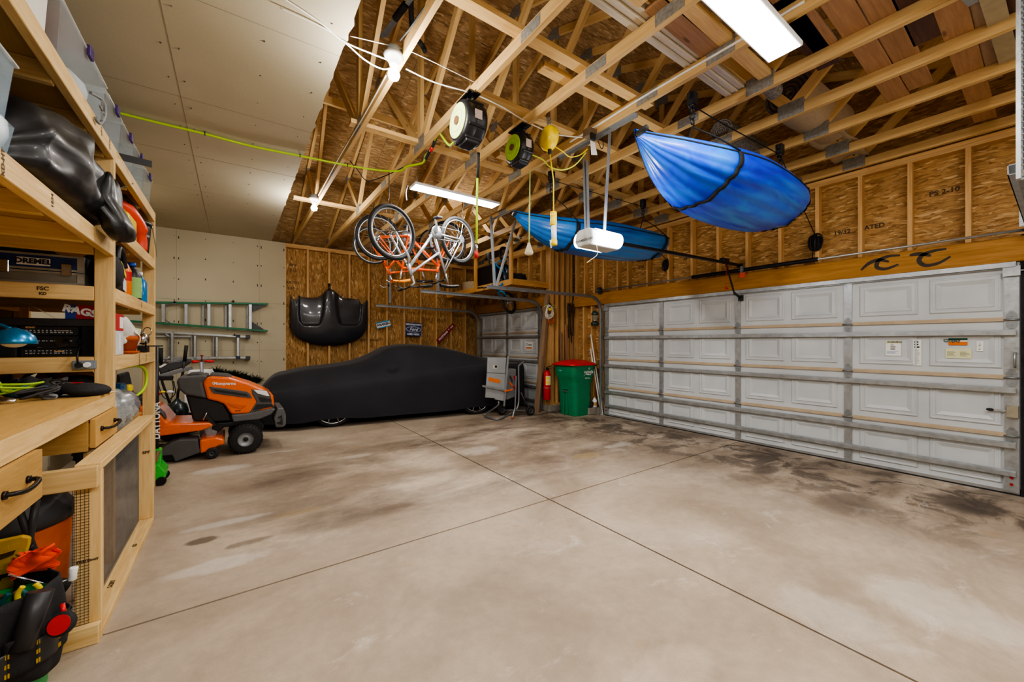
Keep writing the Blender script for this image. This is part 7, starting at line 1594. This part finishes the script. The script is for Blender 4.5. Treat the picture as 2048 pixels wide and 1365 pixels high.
t = thing('head_lamp', 'chrome head lamp and wires hung at the end of the lower far shelf', 'lamp', (-.66, 4.85, ZD)); c = V((-.665, 4.80, ZD+.12))
MB().lathe([(.045, -.03), (.055, 0), (.04, .03), (.01, .04)], c, (1, -.3, .1), 20).build('reflector', CHROME, t); MB().torus(c+V((.02, .06, .07)), (.6, 1, 0), .035, .005, 20, 6).build('hoop', CHROME, t)
MB().bar((-.85, 4.80, ZD+.055), (-.54, 4.86, ZD+.055), .05, .012).build('mount_bar', BLK, t); MB().box(-.70, -.63, 4.76, 4.84, ZD+.001, ZD+.05).build('mount_base', BLK, t); MB().tube(smoothpath([(-.64, 4.72, ZD+.05), (-.635, 4.7, ZD+.1), (-.635, 4.72, ZD+.02)], 5), .004, 6).build('lead', BLK, t)
MB().box(-1.05, -.82, 4.35, 4.70, ZD+.001, ZD+.27).build('paper_bag', M('brown kraft paper', '#a87a4a', .85), label='brown paper bag behind the terracotta pot', cat='paper bag', bevel=.01)
# ---- below: wrapped headlight
c = V((-.74, 4.15, .93)); t = thing('car_headlight', 'silver car headlight wrapped in clear plastic behind the gate', 'car part', (c.x, c.y, .741))
MB().lathe([(.05, -.2), (.10, -.15), (.125, -.02), (.12, .05), (.08, .12), (.03, .15)], V((-.74, 4.30, .90)), (.35, 1, .05), 24).build('lamp_housing', M('silver lamp shell', '#a7a9ac', .25, .6), t)
mb = MB()
for i in range(3): mb.box(-.62, -.612, 4.30+.0*i, 4.38, .90+.03*i, .915+.03*i)
mb.build('lamp_grille', BLK, t)
WRAP = clear_mat('crumpled clear wrap', '#cfd3d4', .34, .1); rr = random.Random(3)
def wrapf(u, v): a = 2*PI*u; th = PI*v; k = 1+.07*math.sin(7*a+3*th)+.06*math.sin(11*a-5*th)+.04*math.sin(17*a+9*th); return V((-.76+.15*math.sin(th)*math.cos(a)*k, 4.02+.30*math.sin(th)*math.sin(a)*k, max(.742, .89+.15*math.cos(th)*k)))
MB().grid(wrapf, 60, 30, cu=True, smooth=False).build('plastic_wrap', WRAP, t)
lumpobj('grey_parcel', 'grey green parcel on the bottom shelf beside the wrapped headlight', 'parcel', (-.95, 3.8, .84), (.16, .18, .14), M('grey green parcel', '#8b9484', .7), 14)
for i, (x, y, z, rx, m, lb) in enumerate(((-.85, 4.0, .82, 1, BLUEP, ''),)): pass
MB().tube(smoothpath([(-.72, 4.2, 1.20), (-.68, 4.7, 1.19), (-.665, 4.92, 1.12), (-.665, 4.9, 1.0), (-.70, 4.75, .93), (-.8, 4.6, .90)], 8), .012, 8).build('garden_hose', LIME2, label='lime hose loop hanging under the lower far shelf', cat='hose')
t = thing('drill_case', 'black drill with blue and yellow trim on the bottom shelf', 'power tool', (-.85, 4.6, .741)); MB().box(-1.0, -.75, 4.55, 4.95, .742, .95).build('case_body', BLK, t, bevel=.03, seg=2); MB().box(-.95, -.76, 4.6, 4.75, .95, 1.05).build('blue_trim', M('teal blue plastic', '#1d4f78', .45), t, bevel=.02); MB().box(-.9, -.745, 4.78, 4.9, .95, 1.02).build('yellow_trim', YEL, t, bevel=.015)
# ---- floor jack beyond the shelf
t = thing('floor_jack', 'floor jack with black pole handle and green frame beside the mesh gate', 'jack', (-.635, 5.24, 0)); JG = M('bright green enamel', '#1fb53a', .35, coat=.3)
MB().tube([(-.635, 5.24, .30), (-.635, 5.24, 1.36)], .024, 14).build('pole_handle', BLK, t); MB().text('DAYTONA', .075, (-.624, 5.2155, .62), (0, 0, 1), (-.45, .0, 0), bold=.002).build('handle_lettering', WHE, t)
MB().box(-.68, -.59, 5.19, 5.29, .13, .34).build('handle_socket', JG, t, bevel=.01); mb = MB(); mb.prism([(-.70, 5.12, .04), (-.56, 5.12, .04), (-.55, 5.12, .12), (-.60, 5.12, .2), (-.70, 5.12, .2)], (0, .25, 0)); mb.build('jack_frame', JG, t, bevel=.008)
for y in (5.11, 5.36): MB().lathe([(.04, -.015), (.04, .015)], (-.58, y, .041), (0, 1, 0), 20).build('caster', STEELB, t)
MB().bar((-.63, 5.17, .22), (-.60, 5.17, .33), .02, .03).build('release_lever', CHROME, t)
# ---- under the bench
t = thing('shop_vacuum', 'orange shop vacuum with black lid stored under the workbench', 'vacuum cleaner', (-1.0, 3.15, 0)); c = V((-1.0, 3.16, 0)); VO = M('orange vacuum tank', '#e2680f', .45)
MB().lathe([(.22, .05), (.25, .07), (.27, .42), (.275, .46)], c, n=36).build('tank', VO, t); MB().lathe([(.285, .455), (.29, .50), (.25, .56), (.18, .62), (.10, .65), (.02, .655)], c, n=36).build('lid', DGREYP, t)
for a in (.3, 1.9, 3.5, 5.1): MB().lathe([(.035, -.015), (.035, .015)], c+V((.22*math.cos(a), .22*math.sin(a), .035)), (math.sin(a), -math.cos(a), 0), 14).build('caster', BLK, t)
MB().text('RIDGID', .10, c+V((.05, -.272, .24)), (1, .12, .0), (0, .05, 1), bold=.004).build('tank_lettering', BLK, t)
hp2 = smoothpath([c+V((-.22, -.22, .42)), c+V((-.10, -.34, .48)), c+V((.06, -.36, .42)), c+V((.20, -.32, .26)), c+V((.30, -.22, .16))], 14)
MB().tube(hp2, [.031+.003*(i % 2) for i in range(len(hp2))], 12).build('hose', BLKR, t)
t = thing('folding_stand', 'dark grey tube stand folded under the workbench', 'stand', (-.82, 2.66, 0)); 
for a_, b_ in (((73, 1000), (52, 1120)), ((36, 1015), (66, 1098)), ((66, 1098), (104, 1150)), ((70, 1090), (20, 1110))): MB().tube([at(*a_, Y=2.72), at(*b_, Y=2.72)], .014, 8).build('stand_tube', DGREYP, t)
MB().tube([(-.80, 2.72, .0), at(104, 1150, Y=2.72)], .014, 8).tube([(-1.0, 2.72, .0), at(52, 1120, Y=2.72)], .014, 8).build('stand_leg', DGREYP, t)
def kz(x, y, Y): return at(x/3.212, 940+y/3.212, Y=Y)
t = thing('folding_sawhorse', 'yellow plastic panel with a slot leaning behind the tool bucket', 'panel', kz(60, 800, 2.50)); YM2 = M('dull yellow plastic', '#cfa516', .5, 0, .1, 30, .3, 150)
outer = [(-90, 470), (0, 455), (140, 425), (196, 436), (190, 480), (150, 600), (70, 815), (0, 865), (-90, 880)]
MB().prism([kz(x, y, 2.56) for x, y in outer], (0, .02, 0)).build('panel_body', YM2, t, bevel=.006)
MB().prism([kz(x, y, 2.556) for x, y in [(-60, 560), (0, 548), (100, 518), (84, 548), (0, 580), (-60, 592)]], (0, .004, 0)).build('grip_slot', M('dark brown slot', '#4a3510', .8), t)
bc = V((-.755, 2.40, 0)); t = thing('tool_bucket', 'green bucket wearing a black pocketed tool organiser in front of the gate', 'tool bucket', bc); BG = M('emerald bucket plastic', '#0d9a4c', .4)
MB().lathe([(.128, 0), (.132, .01), (.152, .36), (.155, .37), (.146, .37), (.124, .012)], bc, n=36).build('bucket_body', BG, t)
def apr(u, v): a = 2*PI*u; r = .158+.012*math.sin(8*a)*(.4+.6*math.sin(PI*v))+.012*math.sin(PI*v); return bc+V((r*math.cos(a), r*math.sin(a), .10+.33*v-(.03*math.cos(a*2))*(1-v)))
FAB = M('black woven nylon', '#18181b', .8, 0, .2, 50, .4, 260); FAB2 = M('grey black vinyl', '#2a2a2d', .45, 0, .1); YST = M('yellow thread', '#c9a32a', .6)
MB().grid(apr, 64, 10, cu=True).build('organiser', FAB, t, solid=.006)
for i in range(9):
    a = -2.6+.42*i; d = V((math.cos(a), math.sin(a), 0)); s_ = V((-math.sin(a), math.cos(a), 0)); o = bc+d*.178
    def pk(u, v, d=d, s_=s_, o=o, i=i): return o+s_*(.045*(2*u-1))+d*(.022*math.sin(PI*u)*(.5+.5*v))+V((0, 0, .16+(.10 if i % 2 else .14)*v))
    p = MB().grid(pk, 10, 6).build('pocket', FAB2 if i % 2 else FAB, t, solid=.004)
    for s in (-1, 1):
        mb = MB()
        for k in range(3): z = .17+.035*k; mb.bar(o+s_*(.043*s)+d*.006+V((0, 0, z)), o+s_*(.043*s)+d*.006+V((0, 0, z+.016)), .004, .003)
        mb.build('stitching', YST, p)
def onb(a, r, z): return bc+V((r*math.cos(a), r*math.sin(a), z))
k_ = at(123, 1249, t=1.52); MB().lathe([(.020, -.014), (.040, -.014), (.043, -.006), (.043, .006), (.040, .014), (.02, .014)], k_, (-.25, -.85, .35), 28).build('tape_rim', BLKR, t, label='black rim of red tape reel'); MB().lathe([(.002, -.018), (.033, -.017), (.034, .0)], k_+V((-.004, -.014, .006)), (-.25, -.85, .35), 28).build('tape_reel', RED, t)
MB().tube([k_+V((.0, .03, .02)), k_+V((-.01, .05, .055))], .008, 8).build('tape_clip', RED, t)
hh = at(146, 1148, t=1.72); MB().tube([bc+V((.06, .12, .38)), bc+V((.02, .04, .47)), hh-V((.06, .0, .03)), hh-V((.0, .0, .016))], .003, 6).build('bail_wire', CHROME, t); MB().lathe([(.012, -.028), (.015, -.024), (.013, 0), (.015, .024), (.012, .028)], hh, (.1, 0, 1), 14).build('bail_grip', WHT, t)
p0, p1 = at(42, 1300, t=1.46), at(82, 1182, t=1.52); MB().tube([p0, p0*.5+p1*.5, p1], [.034, .036, .038], 14).build('tool_holster', FAB2, t)
for i, (u, v, m, lb) in enumerate(((58, 1186, YEL, 'yellow handled pliers standing in the tool bucket'), (30, 1200, M('teal handle', '#14606a', .45), 'teal handled cutters standing in the tool bucket'), (14, 1203, M('brown handle', '#5e4326', .5), 'brown handled tool standing in the tool bucket'))):
    c = at(u, v, t=1.56); o = thing('pliers', lb, 'hand tool', (c.x, c.y, c.z-.12)); 
    for s in (-1, 1): MB().tube(smoothpath([c+V((.012*s, 0, -.16)), c+V((.022*s, 0, -.06)), c+V((.03*s, .0, .0)), c+V((.016*s, 0, .03))], 5), .009, 8).build('grip', m, o)
    MB().tube([c+V((0, 0, -.16)), c+V((0, 0, -.24))], .01, 8).build('jaw', STEELB, o)
c = at(72, 1118, t=1.66); t = thing('marker_flag', 'orange marker flag bundle standing in the tool bucket', 'flag', (c.x-.02, c.y, c.z-.3)); FO = M('fluorescent orange film', '#ff4a12', .5, 0, .1)
rr = random.Random(8)
for i in range(7):
    a = -.9+.28*i; 
    def fl(u, v, a=a, i=i): return c+V((-.05+.12*u*math.cos(a*.6)+.01*math.sin(9*v+i), -.01*i+.03*math.sin(7*u+i)*v, -.05+.085*v*(1-.25*u)+.055*u*math.sin(a+.7)))
    MB().grid(fl, 10, 8).build('flag_film', FO, t)
for i in range(5): MB().tube([c+V((-.05+.004*i, .0, .0)), c+V((-.075+.008*i, -.02, -.3))], .002, 5).build('flag_wire', STEELB, t)
MB().bar(c+V((-.04, .01, -.05)), c+V((-.06, .01, -.2)), .02, .03).build('flag_sleeve', M('dark olive sleeve', '#3a3524', .7), t)
# ================================================================== LIGHT AND CAMERA
lamp('led_or_fill_light', 'AREA', (2.35, 4.555, 3.27), 62, 1.15, .18, color=(1, .97, .93))
lamp('led_or_fill_light', 'AREA', (2.33, 1.06, 3.27), 62, 1.15, .18, color=(1, .97, .93))
for x, y, e in ((chx(0)-.065, 2.70, 62), (chx(0)-.065, 6.02, 62)):
    lamp('bulb_or_fill_light', 'POINT', (x, y, ZC-.19), e, radius=.06, color=(1, .965, .91))
lamp('opener_light', 'POINT', (XO_, YO-.30, 2.42), 14, radius=.06, color=(.97, .98, 1)); lamp('opener_light', 'POINT', (XO_, YO+.30, 2.42), 8, radius=.06, color=(.97, .98, 1))
# unseen area lamps added behind the camera as fill, no fixtures
lamp('led_or_fill_light', 'AREA', (.3, -.6, 3.1), 75, 2.2, 1.0, rot=(.35, 0, -.5), color=(1, .975, .94))
lamp('led_or_fill_light', 'AREA', (3.2, -.7, 3.2), 60, 2.2, 1.0, rot=(.3, 0, -.1), color=(1, .975, .94))
lamp('bulb_or_fill_light', 'POINT', (2.3, -.4, 4.3), 45, radius=.08, color=(1, .965, .91)); lamp('bulb_or_fill_light', 'POINT', (4.4, .2, 4.1), 25, radius=.08, color=(1, .965, .91)); lamp('bulb_or_fill_light', 'POINT', (3.6, 6.9, 3.7), 22, radius=.08, color=(1, .965, .91))  # added point lamps without fixtures, brightening the attic
lamp('led_or_fill_light', 'AREA', (-1.2, 6.8, 3.3), 18, .5, .5, color=(1, .95, .88))  # area lamp with no fixture, over the corner beyond the shelf
w = bpy.data.worlds.new('World'); bpy.context.scene.world = w; w.use_nodes = True
w.node_tree.nodes['Background'].inputs[0].default_value = (1, .96, .9, 1); w.node_tree.nodes['Background'].inputs[1].default_value = .06
cd = bpy.data.cameras.new('camera'); cam = bpy.data.objects.new('camera', cd); COL.objects.link(cam)
cd.sensor_width = 36; cd.lens = FPX/2048*36; cd.shift_y = (V0-682.5)/2048; cd.clip_start = .05
cam.location = (0, 0, CAMH); cam.rotation_euler = (PI/2, 0, -YAW)
bpy.context.scene.camera = cam
sc = bpy.context.scene
sc.view_settings.view_transform = 'AgX'; sc.view_settings.look = 'AgX - Medium High Contrast'; sc.view_settings.exposure = -.05
sc.cycles.use_denoising = True; sc.cycles.use_adaptive_sampling = True; sc.cycles.adaptive_threshold = .03; sc.cycles.max_bounces = 8; sc.cycles.diffuse_bounces = 4; sc.cycles.transparent_max_bounces = 12; sc.cycles.sample_clamp_indirect = 6
